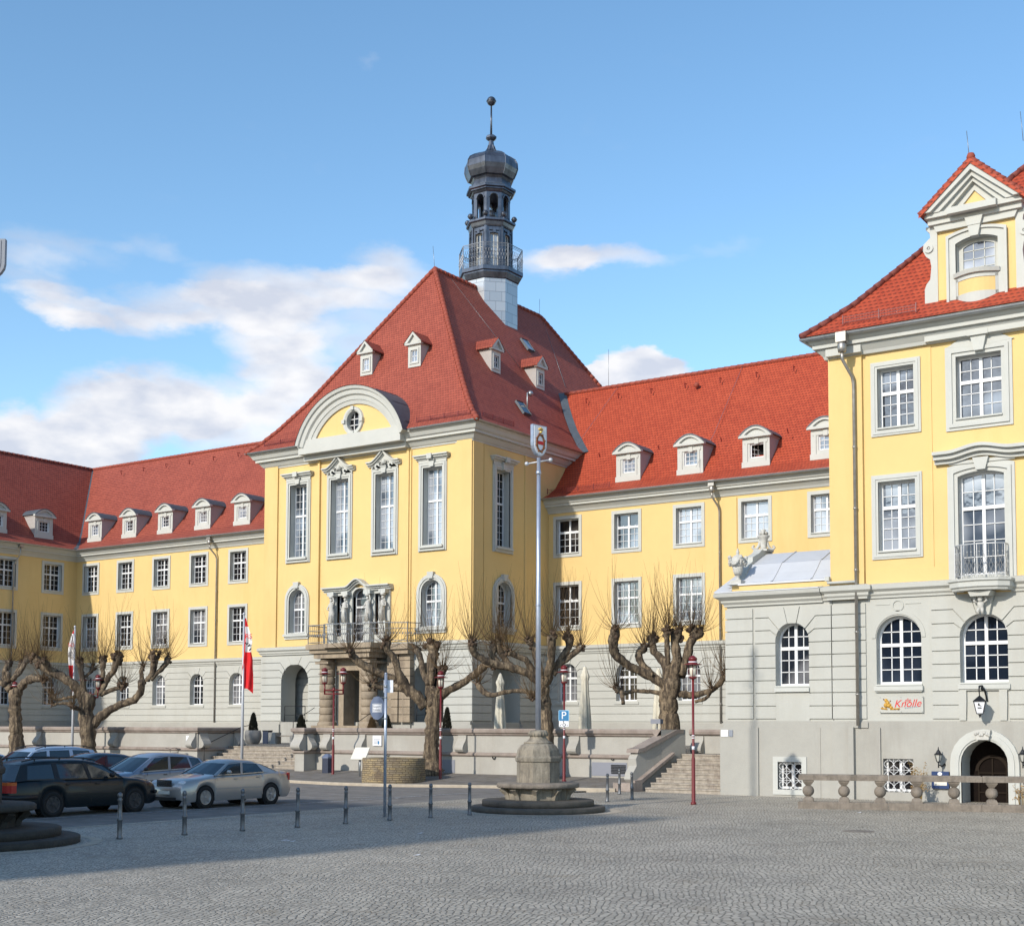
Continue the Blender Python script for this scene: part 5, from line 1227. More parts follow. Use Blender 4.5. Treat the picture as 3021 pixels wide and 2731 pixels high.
    b.prism(F, [(XP, 2.28), (X1, 2.28), (X1, 2.50), (XP, 2.50)], 0, .05); b.fbox(F, XP-.04, -15.35, 0, .11, 2.28, 2.46)
    b.build('plinth', 'plinth_render', t, fixn=False)
    for o in (bw2, mir(bw2)): grille_window(t, F, o, .06, 0)
    b = MB(); ring(b, F, outline(dr), outline(dr, .33), .06, .16); ring(b, F, outline(dr, .06), outline(dr, .20), .16, .20)
    p = outline(dr); n = len(p)
    for i in range(n): j = (i+1) % n; b.face([F(p[i][0], .16, p[i][1]), F(p[j][0], .16, p[j][1]), F(p[j][0], -.8, p[j][1]), F(p[i][0], -.8, p[i][1])])
    ds = b.build('door_surround', 'trim_white', t, fixn=False)
    b = MB(); rnd = random.Random(8)
    b.prism(F, [(-11.9, 1.93), (-11.54, 1.93), (-11.48, 2.22), (-11.96, 2.22)], .1, .30)
    for k in range(7): b.sphere(F(-11.92+.066*k, .30, 2.10+.04*sin(k*1.9)), .05, 7)
    b.build('keystone_mask', 'statue_stone', ds)
    b = MB(); b.face([F(s, -.79, z) for s, z in outline(dr)]); d_ = b.build('door', 'wood_shaded', t, fixn=False)
    b = MB(); b.arcsweep(F, [(0, -.78), (0, -.73), (.1, -.73), (.1, -.78)], dr.c, .95, .42, 0, pi, 14)
    for s in (-.42, 0, .42): b.fbox(F, dr.c+s-.02, dr.c+s+.02, -.78, -.74, -.2, 1.0+(.35 if s == 0 else 0))
    for z in (.3, .9): b.fbox(F, dr.c-.44, dr.c+.44, -.78, -.745, z-.02, z+.02)
    b.build('glazing_bars', 'wood_bar', d_)
    # eaves, gutter, roof
    b = MB(); pth = [(XP, 66), (XP, YP), (X1, YP)]; cornice(b, pth, ZEP-.1, [(0, -.52), (.12, -.52), (.16, -.42), (.30, -.26), (.30, -.20), (.42, -.20), (.42, -.08), (.48, -.04), (.54, .06), (.60, .12), (.60, .2), (0, .24)])
    b.fbox(F, XP, -15.35, 0, .34, 14.42, 14.66); b.fbox(F, -13.3, X1, 0, .26, 14.42, 14.66); b.build('eave_cornice', 'trim_white', t)
    b = MB(); pr = [(.66+.09*cos(a), ZEP+.03+.09*sin(a)) for a in [pi*k/6 for k in range(6, 13)]]; b.sweep(pr+[pr[0]], pth)
    b.build('gutter', 'zinc', t)
    e = [(-.68, ZEP+.10), (-.2, ZEP+.50), (.6, ZEP+1.25), (2.0, ZEP+2.85), (7.6, ZEP+9.4)]
    b = MB(); rows = [[(XP+d, 60, z), (XP+d, YP+d, z), (X1, YP+d, z)] for d, z in e]; roof_strip(b, rows); b.build('roof', 'roof_tile_bright', t, fixn=False)
    b = MB(); pts = [Vector((XP+d, YP+d, z+.02)) for d, z in e]
    for p, q in zip(pts, pts[1:]): ridge_caps(b, p, q, .11, .34)
    b.build('hip_tiles', 'tile_hip_dark', t)
    b = MB()
    for k in range(7):
        f = .1+k*.13; p = pts[3]*(1-f)+pts[4]*f if k > 1 else pts[1]*(1-.4*k)+pts[2]*(.4*k); b.tube([p+Vector((-.12,-.02,.02)), p+Vector((0,0,.15)), p+Vector((.12,.0,.05))], .02, 4)
    b.build('hip_clip', 'zinc', t)
    snow_guard(t, (-15.9, YP-.42, ZEP+.38), (-13.5, YP-.42, ZEP+.38), h=.26)
    downpipe(t, XP+.72, YP-.10, ZEP, 2.35)
    b = MB(); b.tube([(XP-.05, YP-.25, 7.12), (XP-.05, YP-.25, 6.98), (XP+.88, YP-.25, 6.98)], .05, 6); b.box(XP-.12, XP+.02, YP-.32, YP-.18, 7.04, 7.18); b.build('downpipe', 'trim_white', t)
    # gabled dormer
    dz0, dz1 = 15.7, 17.9; xa, xb = -12.94, -10.54; oc = Op(-12.32, -11.10, 16.44, 17.60, .26)
    b = MB(); c = (xa+xb)/2; D = -.1
    wallgrid(b, F, xa, xb, 15.2, dz1+.4, [Op(-12.36, -11.06, 15.2, 17.62, .16)], D)
    for s in (xa, xb): b.face([F(s, D, 15.2), F(s, D, 18.3), F(s, -4, 18.3), F(s, -4, 15.2)])
    gd = b.build('roof_gable', 'yellow_render', t, fixn=False)
    b = MB()
    b.fbox(F, xa-.24, xb+.24, D-.4, D+.22, dz1+.28, dz1+.46); b.fbox(F, xa-.30, xb+.30, D-.4, D+.36, dz1+.46, dz1+.60); b.fbox(F, c-.75, c+.75, .2, .42, dz1+.42, dz1+.62)
    b.prism(F, [(xa-.1, dz1+.28), (xb+.1, dz1+.28), (xb, dz1+.06), (xa, dz1+.06)], D-.1, D+.14); b.prism(F, [(c-.28, dz1+.30), (c+.28, dz1+.30), (c+.2, dz1+.02), (c-.2, dz1+.02)], D, D+.26)
    ph = 1.28; bz = dz1+.60; hw = (xb-xa)/2+.36
    for o0, o1, dd in ((0, .16, .52), (.16, .30, .40), (.30, .42, .28)):
        for sg in (-1, 1): b.prism(F, [(c+sg*(hw-o0*1.8), bz), (c+sg*(hw-o1*1.8), bz), (c, bz+ph-o1*1.15), (c, bz+ph-o0*1.15)], D-.3, D+dd)
    for sg in (-1, 1): b.prism(F, [(c+sg*(hw-.76), bz), (c+sg*(hw-1.05), bz), (c, bz+ph-.72), (c, bz+ph-.48)], D-.1, D+.12)
    b.build('pediment', 'trim_white', gd)
    b = MB(); b.prism(F, [(c-hw+.8, bz-.02), (c+hw-.8, bz-.02), (c, bz+ph-.5)], D-.3, D+.06); b.build('tympanum', 'yellow_render', gd)
    b = MB()                                                 # arched surround, keystone, bowed apron, scrolls
    oo = Op(-12.36, -11.06, 15.62, 17.62, .16); ring(b, F, [p for p in outline(oo)][0:], outline(oo, .26), D, D+.10); ring(b, F, outline(oo, .2), outline(oo, .28), D+.10, D+.16)
    for d0, d1, q0, q1 in ((0, -.34, 0, 0),):
        pp = outline(oo); n = len(pp)
        for i in range(n): j = (i+1) % n; b.face([F(pp[i][0], D+.1, pp[i][1]), F(pp[j][0], D+.1, pp[j][1]), F(pp[j][0], D-.25, pp[j][1]), F(pp[i][0], D-.25, pp[i][1])])
    b.prism(F, [(c-.12, oo.z1-.04), (c+.12, oo.z1-.04), (c+.22, oo.z1+.42), (c-.22, oo.z1+.42)], D, D+.24)
    m = 10
    for k in range(m):
        s0_, s1_ = -12.42+1.42*k/m, -12.42+1.42*(k+1)/m; f = lambda s: .30*sin(pi*(s+12.42)/1.42)
        b.mesh([F(s0_, D-.2, 16.36), F(s1_, D-.2, 16.36), F(s1_, D+f(s1_)+.14, 16.36), F(s0_, D+f(s0_)+.14, 16.36), F(s0_, D-.2, 16.48), F(s1_, D-.2, 16.48), F(s1_, D+f(s1_)+.18, 16.48), F(s0_, D+f(s0_)+.18, 16.48)], [(0,1,2,3),(4,5,6,7),(3,2,6,7)])
        for z0_, z1_ in ((16.22, 16.36), (15.3, 15.78)): b.face([F(s0_, D+f(s0_)+.05, z0_), F(s1_, D+f(s1_)+.05, z0_), F(s1_, D+f(s1_)+.05, z1_), F(s0_, D+f(s0_)+.05, z1_)])
        if k in (0, m-1): b.face([F(s0_, D+f(s0_)+.05, 15.6), F(s1_, D+f(s1_)+.05, 15.6), F(s1_, D+f(s1_)+.05, 16.3), F(s0_, D+f(s0_)+.05, 16.3)])
    for sg, sx in ((-1, xa), (1, xb)):
        b.prism(F, [(sx, 15.3), (sx+sg*.42, 15.3), (sx+sg*.42, 16.2), (sx+sg*.36, 16.36), (sx+sg*.24, 16.5), (sx+sg*.20, 16.9), (sx+sg*.24, 17.15), (sx+sg*.36, 17.25), (sx+sg*.46, 17.45), (sx+sg*.44, 17.66), (sx+sg*.30, 17.78), (sx+sg*.22, 17.85), (sx+sg*.24, 18.0), (sx+sg*.36, 18.12), (sx+sg*.36, 18.2), (sx, 18.2)], D-.35, D+.04)
        b.arcsweep(F, [(-.045, D), (-.045, D+.09), (.045, D+.09), (.045, D)], sx+sg*.27, 17.5, .10, 0, 2*pi, 16, cap=False); b.sphere(F(sx+sg*.27, D+.05, 17.5), .045, 8)
    b.build('gable_trim', 'trim_white', gd, fixn=False)
    b = MB()
    for k in range(m):
        s0_, s1_ = -12.36+1.30*k/m, -12.36+1.30*(k+1)/m; b.face([F(s0_, D+.30*sin(pi*(s0_+12.42)/1.42)+.03, 15.3), F(s1_, D+.30*sin(pi*(s1_+12.42)/1.42)+.03, 15.3), F(s1_, D+.30*sin(pi*(s1_+12.42)/1.42)+.03, 16.36), F(s0_, D+.30*sin(pi*(s0_+12.42)/1.42)+.03, 16.36)])
    b.build('bowed_apron', 'yellow_render', gd, fixn=False)
    b = MB(); oc = Op(-12.22, -11.2, 16.42, 17.52, .12); ring(b, F, outline(oc), outline(oc, .16), D-.24, D-.18); ring(b, F, outline(oc, -.03), outline(oc), D-.22, D-.16)
    for k in (1, 2): s = oc.s0+(oc.s1-oc.s0)*k/3; b.fbox(F, s-.013, s+.013, D-.22, D-.19, oc.z0, oc.z1-.03)
    for k in (1, 2, 3): z = oc.z0+(oc.z1-oc.z0)*k/4; b.fbox(F, oc.s0, oc.s1, D-.22, D-.19, z-.013, z+.013)
    b.build('sash', 'trim_white', gd, fixn=False)
    b = MB(); b.face([F(s, D-.21, z) for s, z in outline(oc)]); b.build('pane', 'glass_pale', gd, fixn=False)
    b = MB()                                                 # small tiled roof of the gable
    for sg in (-1, 1):
        A_ = lambda d, o: F(c+sg*(hw+.06+o), d, bz-.06); B_ = lambda d: F(c, d, bz+ph+.14)
        b.face([A_(D+.56, 0), B_(D+.56), B_(-5.2), A_(-3.6, 0)]); b.face([F(c+sg*(hw+.06), D+.56, bz-.16), F(c+sg*(hw+.06), D+.56, bz-.04), F(c, D+.56, bz+ph+.15), F(c, D+.56, bz+ph+.0)])
    b.build('gable_roof', 'roof_tile_bright', gd, fixn=False)
    b = MB()
    for sg in (-1, 1): ridge_caps(b, F(c+sg*(hw+.04), D+.42, bz-.02), F(c, D+.42, bz+ph+.14), .12, .2)
    ridge_caps(b, F(c, D+.4, bz+ph+.16), F(c, -5.2, bz+ph+.16), .13, .4); b.sphere(F(c, D+.42, bz+ph+.24), .14, 8); b.build('ridge_tiles', 'tile_ridge', gd)
    b = MB(); b.tube([F(c-.05, D+.4, bz+ph+.2), F(c-.12, D+.4, bz+ph+1.1)], .012, 3)
    q = onY('B4', 1120, 200, YP+7.2); b.tube([q, q+Vector((-.08, 0, 1.1))], .012, 3); b.build('lightning_rod', 'zinc', t)
    return t
def grille_window(par, F, o, dout, sur):
    b = MB(); p = outline(o); n = len(p)
    if sur: ring(b, F, p, outline(o, sur), 0, dout+.04)
    for i in range(n): j = (i+1) % n; b.face([F(p[i][0], dout, p[i][1]), F(p[j][0], dout, p[j][1]), F(p[j][0], -.25, p[j][1]), F(p[i][0], -.25, p[i][1])])
    w = b.build('basement_window', 'trim_white' if sur else 'plinth_render', par, fixn=False)
    b = MB(); ring(b, F, outline(o, -.02), outline(o, -.09), -.25, -.19); b.fbox(F, o.c-.04, o.c+.04, -.24, -.19, o.z0, o.z1); b.build('sash', 'window_white', w, fixn=False)
    b = MB(); b.face([F(s, -.235, z) for s, z in p]); b.build('pane', 'glass_dark', w, fixn=False)
    b = MB(); W, H = o.s1-o.s0, o.z1-o.z0; d = dout-.06
    for k in range(1, 3): b.bar(F(o.s0+W*k/3, d, o.z0), F(o.s0+W*k/3, d, o.z1), .009)
    for k in range(1, 3): b.bar(F(o.s0, d, o.z0+H*k/3), F(o.s1, d, o.z0+H*k/3), .009)
    for i in range(3):
        for j in range(3):
            cx, cz, a, c_ = o.s0+W*(i+.5)/3, o.z0+H*(j+.5)/3, W/6, H/6
            pts = [F(cx+a*x, d, cz+c_*z) for x, z in [(0, 1), (.3, .62), (.62, .5), (1, 0), (.62, -.5), (.3, -.62), (0, -1), (-.3, -.62), (-.62, -.5), (-1, 0), (-.62, .5), (-.3, .62), (0, 1)]]
            if (i+j) % 2 == 0 or True: b.tube(pts, .011, 4, smooth=False)
    b.build('grille', 'window_white', w)
corner = corner_building()

def annex():
    F = FY(YP); t = thing('annex', 'low grey annex with white curved sheet roof and stone urn attached to the corner building', 'building', (-18.3, YP, 0))
    xa, xb = -20.3, XP; ar = Op(-18.52, -17.34, 3.62, 5.76, .60)
    b = MB(); wallgrid(b, F, xa, xb, 2.2, ZB, [ar]); b.box(xa, xa+.02, YP+.002, 66, 0, ZB)
    rusticate(b, F, xa-.05, -19.34, JO, 6.28, []); rusticate(b, F, -19.27, xb-.002, JO, 6.28, [Op(ar.s0, ar.s1, 2.5, ar.z1, ar.arch)])
    b.build('wall', 'grey_render', t, fixn=False)
    w = window(t, F, ar, cols=2, rows=(2, 3), tr=.40, sur=0, dep=.36, glassm='glass_mid', bar=.026)
    b = MB(); b.fbox(F, ar.s0-.02, ar.s1+.02, 0, .13, ar.z0-.16, ar.z0-.02); b.build('window_sill', 'trim_white', w)
    b = MB(); b.fbox(F, ar.s0, ar.s1, 0, .045, 2.5, ar.z0-.2); b.build('apron', 'grey_render', t)
    bw = Op(-18.46, -17.62, .24, 1.15)
    b = MB(); wallgrid(b, F, xa-.18, xb, -.3, 2.28, [bw], .06); b.fbox(F, xa-.24, -19.14, .0, .12, -.3, 2.28); b.box(xa-.24, xa-.2, YP+.002, 52, -.3, 2.28)
    b.prism(F, [(xa-.14, 2.28), (xb, 2.28), (xb, 2.50), (xa-.14, 2.50)], 0, .05); b.fbox(F, -17.0, -16.97, .06, .08, -.3, 2.28); b.build('plinth', 'plinth_render', t, fixn=False)
    grille_window(t, F, bw, .06, .17)
    b = MB(); cornice(b, [(xa, 60), (xa, YP), (XP-.3, YP)], ZT-.06, [(0, -.42), (.08, -.42), (.08, -.36), (.16, -.28), (.16, -.22), (.34, -.10), (.36, .0), (.30, .04), (0, .12)]); b.build('belt_cornice', 'grey_render', t)
    b = MB(); b.fbox(F, -20.12, XP, -.16, -.02, 6.8, 7.10); b.build('parapet', 'yellow_render', t)
    b = MB(); b.fbox(F, -20.18, XP-.02, -.2, .04, 7.10, 7.16); b.fbox(F, xa-.3, XP-.35, .0, .34, 6.84, 6.87)
    pf = [(-.1, 7.16), (-.3, 7.22), (-.7, 7.55), (-1.1, 7.92), (-1.25, 7.96), (-1.6, 8.12), (-2.3, 8.42), (-2.4, 8.42)]
    roof_strip(b, [[(-19.95, YP-d, z), (XP, YP-d, z)] for d, z in pf]); b.face([(-20.0, YP+2.4, 8.42), (XP, YP+2.4, 8.42), (XP, YP+12, 8.42), (-20.0, YP+12, 8.42)])
    roof_strip(b, [[(-20.1, YP+.2, 7.12), (-20.1, YP+8, 7.12)], [(xa-.36, YP-.2, 6.86), (xa-.36, YP+8, 6.86)]]); b.mesh([(xa-.36, YP-.35, 6.86), (-20.15, YP-.02, 6.88), (-20.15, YP+1.1, 7.8), (xa-.36, YP+1, 6.9)], [(0,1,2,3)])
    for x in (-18.75, -17.35): b.tube([(x, YP-d, z+.02) for d, z in pf], .018, 4, smooth=False)
    b.build('roof', 'white_sheet', t, fixn=False)
    b = MB()                                                 # curved coping wall at the left end
    sil = [(.25, 7.12), (-.35, 7.20), (-.55, 7.45), (-.95, 7.9), (-1.2, 8.06), (-1.2, 8.2), (-1.75, 8.4), (-2.0, 8.55), (-2.9, 8.55), (-2.9, 7.1)]
    H = lambda s, d, z: (s, YP+d, z)
    n = len(sil); P = [(-20.18, YP-d, z) for d, z in sil]+[(-19.88, YP-d, z) for d, z in sil]
    b.mesh(P, [tuple(range(n)), tuple(range(n, 2*n))]+[(i, (i+1) % n, n+(i+1) % n, n+i) for i in range(n)]); b.build('gable_coping', 'trim_white', t)
annex()
def urn():
    c = (-19.98, YP+.20, 7.16); t = thing('stone_urn', 'pale stone urn with garlands on the front corner of the annex roof', 'urn', c)
    x, y, z = c; b = MB(); b.box(x-.20, x+.20, y-.2, y+.2, z, z+.13); b.build('base', 'statue_stone', t)
    b = MB(); b.lathe([(.13, .13), (.10, .17), (.055, .22), (.05, .28), (.09, .32), (.145, .42), (.17, .52), (.19, .60)], c, 24); 
    for k in range(16): a = 2*pi*k/16; b.tube([(x+.10*cos(a), y+.10*sin(a), z+.32), (x+.165*cos(a), y+.165*sin(a), z+.5)], .014, 4)
    b.lathe([(.19, .60), (.25, .68), (.27, .80), (.24, .90), (.14, .98), (.07, 1.02), (.04, 1.06)], c, 20); b.build('bowl', 'statue_stone', t)
    b = MB()
    for k in range(4):
        a0 = pi/4+k*pi/2
        for i in range(9):
            a = a0+i/8*pi/2; zz = z+.92-.24*sin(pi*i/8); r = .29; b.sphere((x+r*cos(a), y+r*sin(a), zz), .05, 6)
        b.sphere((x+.29*cos(a0), y+.29*sin(a0), z+.92), .08, 8); b.tube([(x+.29*cos(a0), y+.29*sin(a0), z+.9), (x+.28*cos(a0), y+.28*sin(a0), z+.62)], [.05, .02], 6)
    b.build('garland', 'statue_stone', t)
    b = MB(); b.sphere((x, y, z+1.11), .065, 8, sz=1.3); b.sphere((x, y, z+1.2), .035, 6, sz=1.5); b.build('finial', 'statue_stone', t)
    c = (-20.03, YP+2.45, 8.55); t = thing('stone_vase', 'pale stone vase heaped with fruit and scrolls on top of the annex coping', 'urn', c); x, y, z = c
    b = MB(); b.box(x-.26, x+.26, y-.3, y+.3, z-.02, z+.05); b.lathe([(.14, .05), (.11, .14), (.13, .34), (.16, .46), (.22, .52), (.22, .56)], c, 14); b.build('body', 'statue_stone', t)
    b = MB(); rnd = random.Random(6)
    for k in range(16): a = rnd.uniform(0, 2*pi); r = rnd.uniform(0, .15); b.sphere((x+r*cos(a), y+r*sin(a), z+.60+(.15-r)*1.2), .065, 7)
    b.build('fruit', 'statue_stone', t)
    b = MB()
    for sg, u in ((1, (.82, .57)), (-1, (.82, .57)), (1, (-.57, .82))):
        X = lambda s, zz: (x+sg*u[0]*s, y+sg*u[1]*s, z+zz)
        b.tube([X(.12, .38), X(.16, .2), X(.24, .08), X(.34, .07), X(.40, .14), X(.36, .20), X(.31, .17)], [.05, .055, .06, .055, .045, .035, .03], 7)
    b.build('scroll', 'statue_stone', t)
urn()

# ------------------------------------------------------------------ terrace
WPROF = [(0, .0), (0, 1.06), (.05, 1.08), (.09, 1.12), (.09, 1.18), (.03, 1.22), (-.02, 1.24), (-.02, 1.90), (.04, 1.94), (.06, 1.99), (.13, 2.04), (.14, 2.14), (.09, 2.20), (-.30, 2.20)]
def wall_run(t, path, zbase=0.0):
    b = MB(); b.sweep([(o, z) for o, z in WPROF if z <= 1.07], path); b.sweep([(o, z) for o, z in WPROF if 1.23 < z < 1.95], path); b.build('wall', 'terrace_render', t, fixn=False)
    b = MB(); b.sweep([(o, z) for o, z in WPROF if 1.05 < z < 1.25], path); b.sweep([(o, z) for o, z in WPROF if z > 1.89], path); b.build('coping', 'coping_stone', t, fixn=False)
    b = MB(); b.sweep([(-.30, 2.19), (-.30, 1.0)], path); b.build('back_face', 'terrace_render', t, fixn=False)
def console(t, F, s, w=.42, z0=1.22, z1=1.92):               # S-shaped console under the coping
    H = z1-z0; pr = [(0, z0), (.16, z0), (.26, z0+.06*H), (.33, z0+.18*H), (.33, z0+.30*H), (.26, z0+.48*H), (.16, z0+.64*H), (.09, z0+.82*H), (.08, z1), (0, z1)]
    b = MB(); n = len(pr); P = [F(s-w/2, d-.02, z) for d, z in pr]+[F(s+w/2, d-.02, z) for d, z in pr]
    b.mesh(P, [tuple(range(n)), tuple(range(n, 2*n))]+[(i, (i+1) % n, n+(i+1) % n, n+i) for i in range(n)]); return b.build('console', 'terrace_render', t)
def terrace():
    b = MB()                                                 # raised terrace floor with the two stair notches
    for x0, x1, y0, y1 in ((-140, -49.2, YT+.25, 66), (-49.2, -42.0, 47.1, 66), (-42.0, -23.4, YT+.25, 66), (-23.4, -20.6, 45.05, 66)): b.face([(x0, y0, 1.3), (x1, y0, 1.3), (x1, y1, 1.3), (x0, y1, 1.3)])
    struct('terrace', b, 'cobbles_small')
    t = thing('terrace_wall', 'long grey retaining wall with stone coping left of the broad steps', 'wall', (-70, YT, 0))
    wall_run(t, [(-140, YT), (-49.0, YT), (-49.0, 47.9)]); F = FY(YT); G = FX(-49.0)
    for s in (-49.3, -54.9, -60.9, -66.7, -72.5): console(t, F, s)
    for s in (45.35, 47.6): console(t, G, s, .5)
    b = MB(); b.tube([(-48.75, 45.2, 1.35), (-48.75, 47.7, 2.25), (-48.75, 48.2, 2.3)], .02, 5); b.tube([(-48.75, 45.2, .3), (-48.75, 45.2, 1.35)], .02, 5); b.build('handrail', 'black_metal', t)
    b = MB(); b.box(-49.75, -49.55, YT-.03, YT-.021+.03, 1.45, 1.8); b.build('notice', 'sign_white', t)
    t = thing('terrace_wall', 'grey retaining wall with scroll consoles between the two flights of steps, behind the stone well', 'wall', (-33, YT, 0))
    wall_run(t, [(-42.0, 47.6), (-42.0, YT-.75), (-41.45, YT-.75), (-41.45, YT), (-23.75, YT), (-24.0, 44.2)])
    for s in (-41.72,): console(t, FY(YT-.75), s, .55)
    console(t, FX(-41.45), YT-.4, .35)
    for s in (-40.75, -38.75, -33.35, -27.95): console(t, F, s, .42)
    b = MB()
    for px, py in ((1840, 1410), (1080, 1395)): q = onY('R4', px, py, YT-.03); b.arcsweep(FY(YT-.03), [(-.012, 0), (-.012, .02), (.012, .02), (.012, 0)], q.x, q.z, .07, 0, 2*pi, 12, cap=False, ell=1.3)
    for px, py in ((230, 1355), (980, 1360)): q = onY('R6', px, py, YT-.03); b.arcsweep(FY(YT-.03), [(-.012, 0), (-.012, .02), (.012, .02), (.012, 0)], q.x, q.z, .07, 0, 2*pi, 12, cap=False, ell=1.3)
    b.build('wall_ring', 'black_metal', t, fixn=False)
    p0, p1 = onY('R6', 850, 1387, YT), onY('R6', 1072, 1478, YT)
    b = MB(); b.box(p0.x, p1.x, YT-.02, YT+.05, p1.z, p0.z); d_ = b.build('vent_door', 'vent_grey', t)
    b = MB(); L0 = p0.x+(p1.x-p0.x)*.56
    for k in range(6): z = p1.z+.10+(p0.z-p1.z-.16)*k/6; b.box(L0, p1.x-.04, YT-.05, YT-.015, z, z+.035)
    b.build('louvre', 'black_metal', d_)
    q0, q1 = onY('R4', 1465, 1432, YT), onY('R4', 1560, 1528, YT); b = MB(); b.box(q0.x, q1.x, YT-.02, YT+.05, q1.z, q0.z); b.build('hatch', 'vent_grey', t)
    q = onY('R4', 1003, 1297, YT-.02); b = MB(); b.box(q.x-.24, q.x+.24, q.y-.02, q.y+.02, q.z-.22, q.z+.22); n_ = b.build('notice', 'sign_white', t)
    b = MB(); b.box(q.x+.05, q.x+.13, q.y-.03, q.y-.021, q.z-.15, q.z-.02); b.build('notice_symbol', 'sign_blue', n_)
    b = MB()
    for k in range(4): b.box(q.x-.18, q.x+.16-.05*k, q.y-.03, q.y-.021, q.z+.05-.055*k, q.z+.065-.055*k) if k < 2 else b.box(q.x-.18, q.x+.02, q.y-.03, q.y-.021, q.z+.05-.055*k, q.z+.065-.055*k)
    b.build('notice_line', 'ink_soft', n_)
    # steps
    t = thing('stone_steps', 'broad flight of worn stone steps behind the silver saloon car', 'steps', (-45.4, 46, 0)); n = 7
    for k in range(n):
        z1 = .2+(1.3-.2)*(k+1)/n; y0 = 44.75+.37*k; b = MB(); b.box(-48.98, -42.02, y0+.03, 47.5, z1-.17, z1-.05); b.box(-48.98, -42.02, y0, 47.5, z1-.05, z1); b.build('step', 'step_stone', t)
    b = MB(); b.box(-48.98, -42.02, 44.6, 47, 0, .2); b.build('step', 'step_stone', t)
    t = thing('stone_steps', 'narrow flight of stone steps with a sloping cheek wall beside the annex', 'steps', (-22, 43.6, 0)); n = 8
    for k in range(n):
        z1 = .163*(k+1); y0 = 42.42+.34*k; b = MB(); xl = -23.45+.03*k; b.box(xl, -20.56, y0+.03, 45.3, z1-.165, z1-.05); b.box(xl, -20.56, y0, 45.3, z1-.05, z1); b.build('step', 'step_stone', t)
    t = thing('stair_cheek', 'sloping grey stair wall with stone coping and a curled lower end', 'wall', (-24, 43.5, 0))
    side = [(45.1, 0), (45.1, 2.08), (44.9, 2.08), (43.2, 1.42), (43.0, 1.36), (42.86, 1.15), (42.9, .9), (42.72, .65), (42.66, .42), (42.8, .28), (42.85, 0)]
    def ex(b, prof, dx0, dx1):
        f = lambda y, dx: (-23.62-(45.1-y)*.27+dx, y); n = len(prof)
        P = [(*f(y, dx0), z) for y, z in prof]+[(*f(y, dx1), z) for y, z in prof]; b.mesh(P, [tuple(range(n)), tuple(range(n, 2*n))]+[(i, (i+1) % n, n+(i+1) % n, n+i) for i in range(n)])
    b = MB(); ex(b, side, -.16, .16); b.build('wall', 'terrace_render', t)
    b = MB(); ex(b, [(45.2, 2.06), (45.2, 2.2), (44.85, 2.2), (43.15, 1.54), (42.9, 1.50), (42.86, 1.36), (43.2, 1.40), (44.9, 2.06)], -.24, .24); ex(b, [(42.95, 0), (42.95, .3), (42.35, .3), (42.35, 0)], -.35, .35); ex(b, [(44.6, 1.26), (44.6, 1.36), (42.9, .40), (42.6, .38), (42.6, .28), (42.95, .28)], .16, .34); b.build('coping', 'coping_stone', t)
    t = thing('parapet', 'short grey parapet with stone coping at the head of the narrow steps', 'wall', (-22, 46.4, 1.3)); F = FY(46.4)
    b = MB(); b.box(-23.6, -20.5, 46.4, 46.65, 1.3, 1.96); b.build('wall', 'terrace_render', t); b = MB(); b.sweep([(-.35, 2.2), (.09, 2.2), (.14, 2.12), (.12, 2.02), (.02, 1.96), (-.35, 1.96)], [(-23.7, 46.4), (-20.5, 46.4)]); b.build('coping', 'coping_stone', t)
    console(t, F, -23.35, .45, 1.3, 1.95)
    b = MB(); q = onY('B2', 0, 0, YP); p = onY('R7', 183, 1063, YP-.13); b.box(p.x-.13, p.x+.13, p.y-.02, p.y+.02, p.z-.11, p.z+.11); o = b.build('street_sign', 'sign_white', loc=(p.x, p.y, p.z)); tag(o, 'small white enamel plate with red border on the annex corner', 'sign')
    b = MB(); b.box(p.x+.16, p.x+.30, p.y-.02, p.y+.02, p.z-.11, p.z+.11); o = b.build('hydrant_sign', 'ink_soft', loc=(p.x+.2, p.y, p.z)); tag(o, 'small grey blue plate beside the white enamel plate', 'sign')
terrace()

# ------------------------------------------------------------------ balustrade at the basement yard
def balustrade():
    A = Vector((-15.35, 36.95, 0)); B = Vector((-5.6, 40.35, 0)); u = (B-A).normalized(); n = Vector((u.y, -u.x, 0)); L = (B-A).length
    t = thing('balustrade', 'low brown stone balustrade with ball shaped balusters in front of the corner building', 'balustrade', A)
    def bx(b, s0, s1, d0, d1, z0, z1, bev=.02):
        P = [A+u*s+n*d+Vector((0,0,z)) for z in (z0, z1-bev) for s, d in ((s0,d0),(s1,d0),(s1,d1),(s0,d1))]+[A+u*s+n*d+Vector((0,0,z1)) for s, d in ((s0+bev,d0+bev),(s1-bev,d0+bev),(s1-bev,d1-bev),(s0+bev,d1-bev))]
        b.mesh(P, [(0,3,2,1),(8,9,10,11)]+[(i, (i+1) % 4, 4+(i+1) % 4, 4+i) for i in range(4)]+[(4+i, 4+(i+1) % 4, 8+(i+1) % 4, 8+i) for i in range(4)])
    b = MB(); s = -.08
    while s < L: bx(b, s, s+2.46, -.02, .34, .0, .20); s += 2.47
    b.build('base', 'rail_stone', t)
    b = MB(); s = -.06
    while s < L: bx(b, s, s+2.46, -.02, .34, .80, .97, .03); s += 2.47
    b.build('rail', 'rail_stone', t)
    k = 0
    for k in range(11):
        c = A+u*(.20+k*.985)+n*.16; b = MB(); q = atan2(u.y, u.x)+pi/4
        b.lathe([(.21, .20), (.21, .24), (.17, .31), (.10, .345)], c, 4, q, smooth=False); b.sphere(c+Vector((0,0,.50)), .165, 16, sz=1.0); b.lathe([(.10, .655), (.15, .70), (.21, .76), (.21, .80)], c, 4, q, smooth=False); b.build('baluster', 'rail_stone', t)
balustrade()

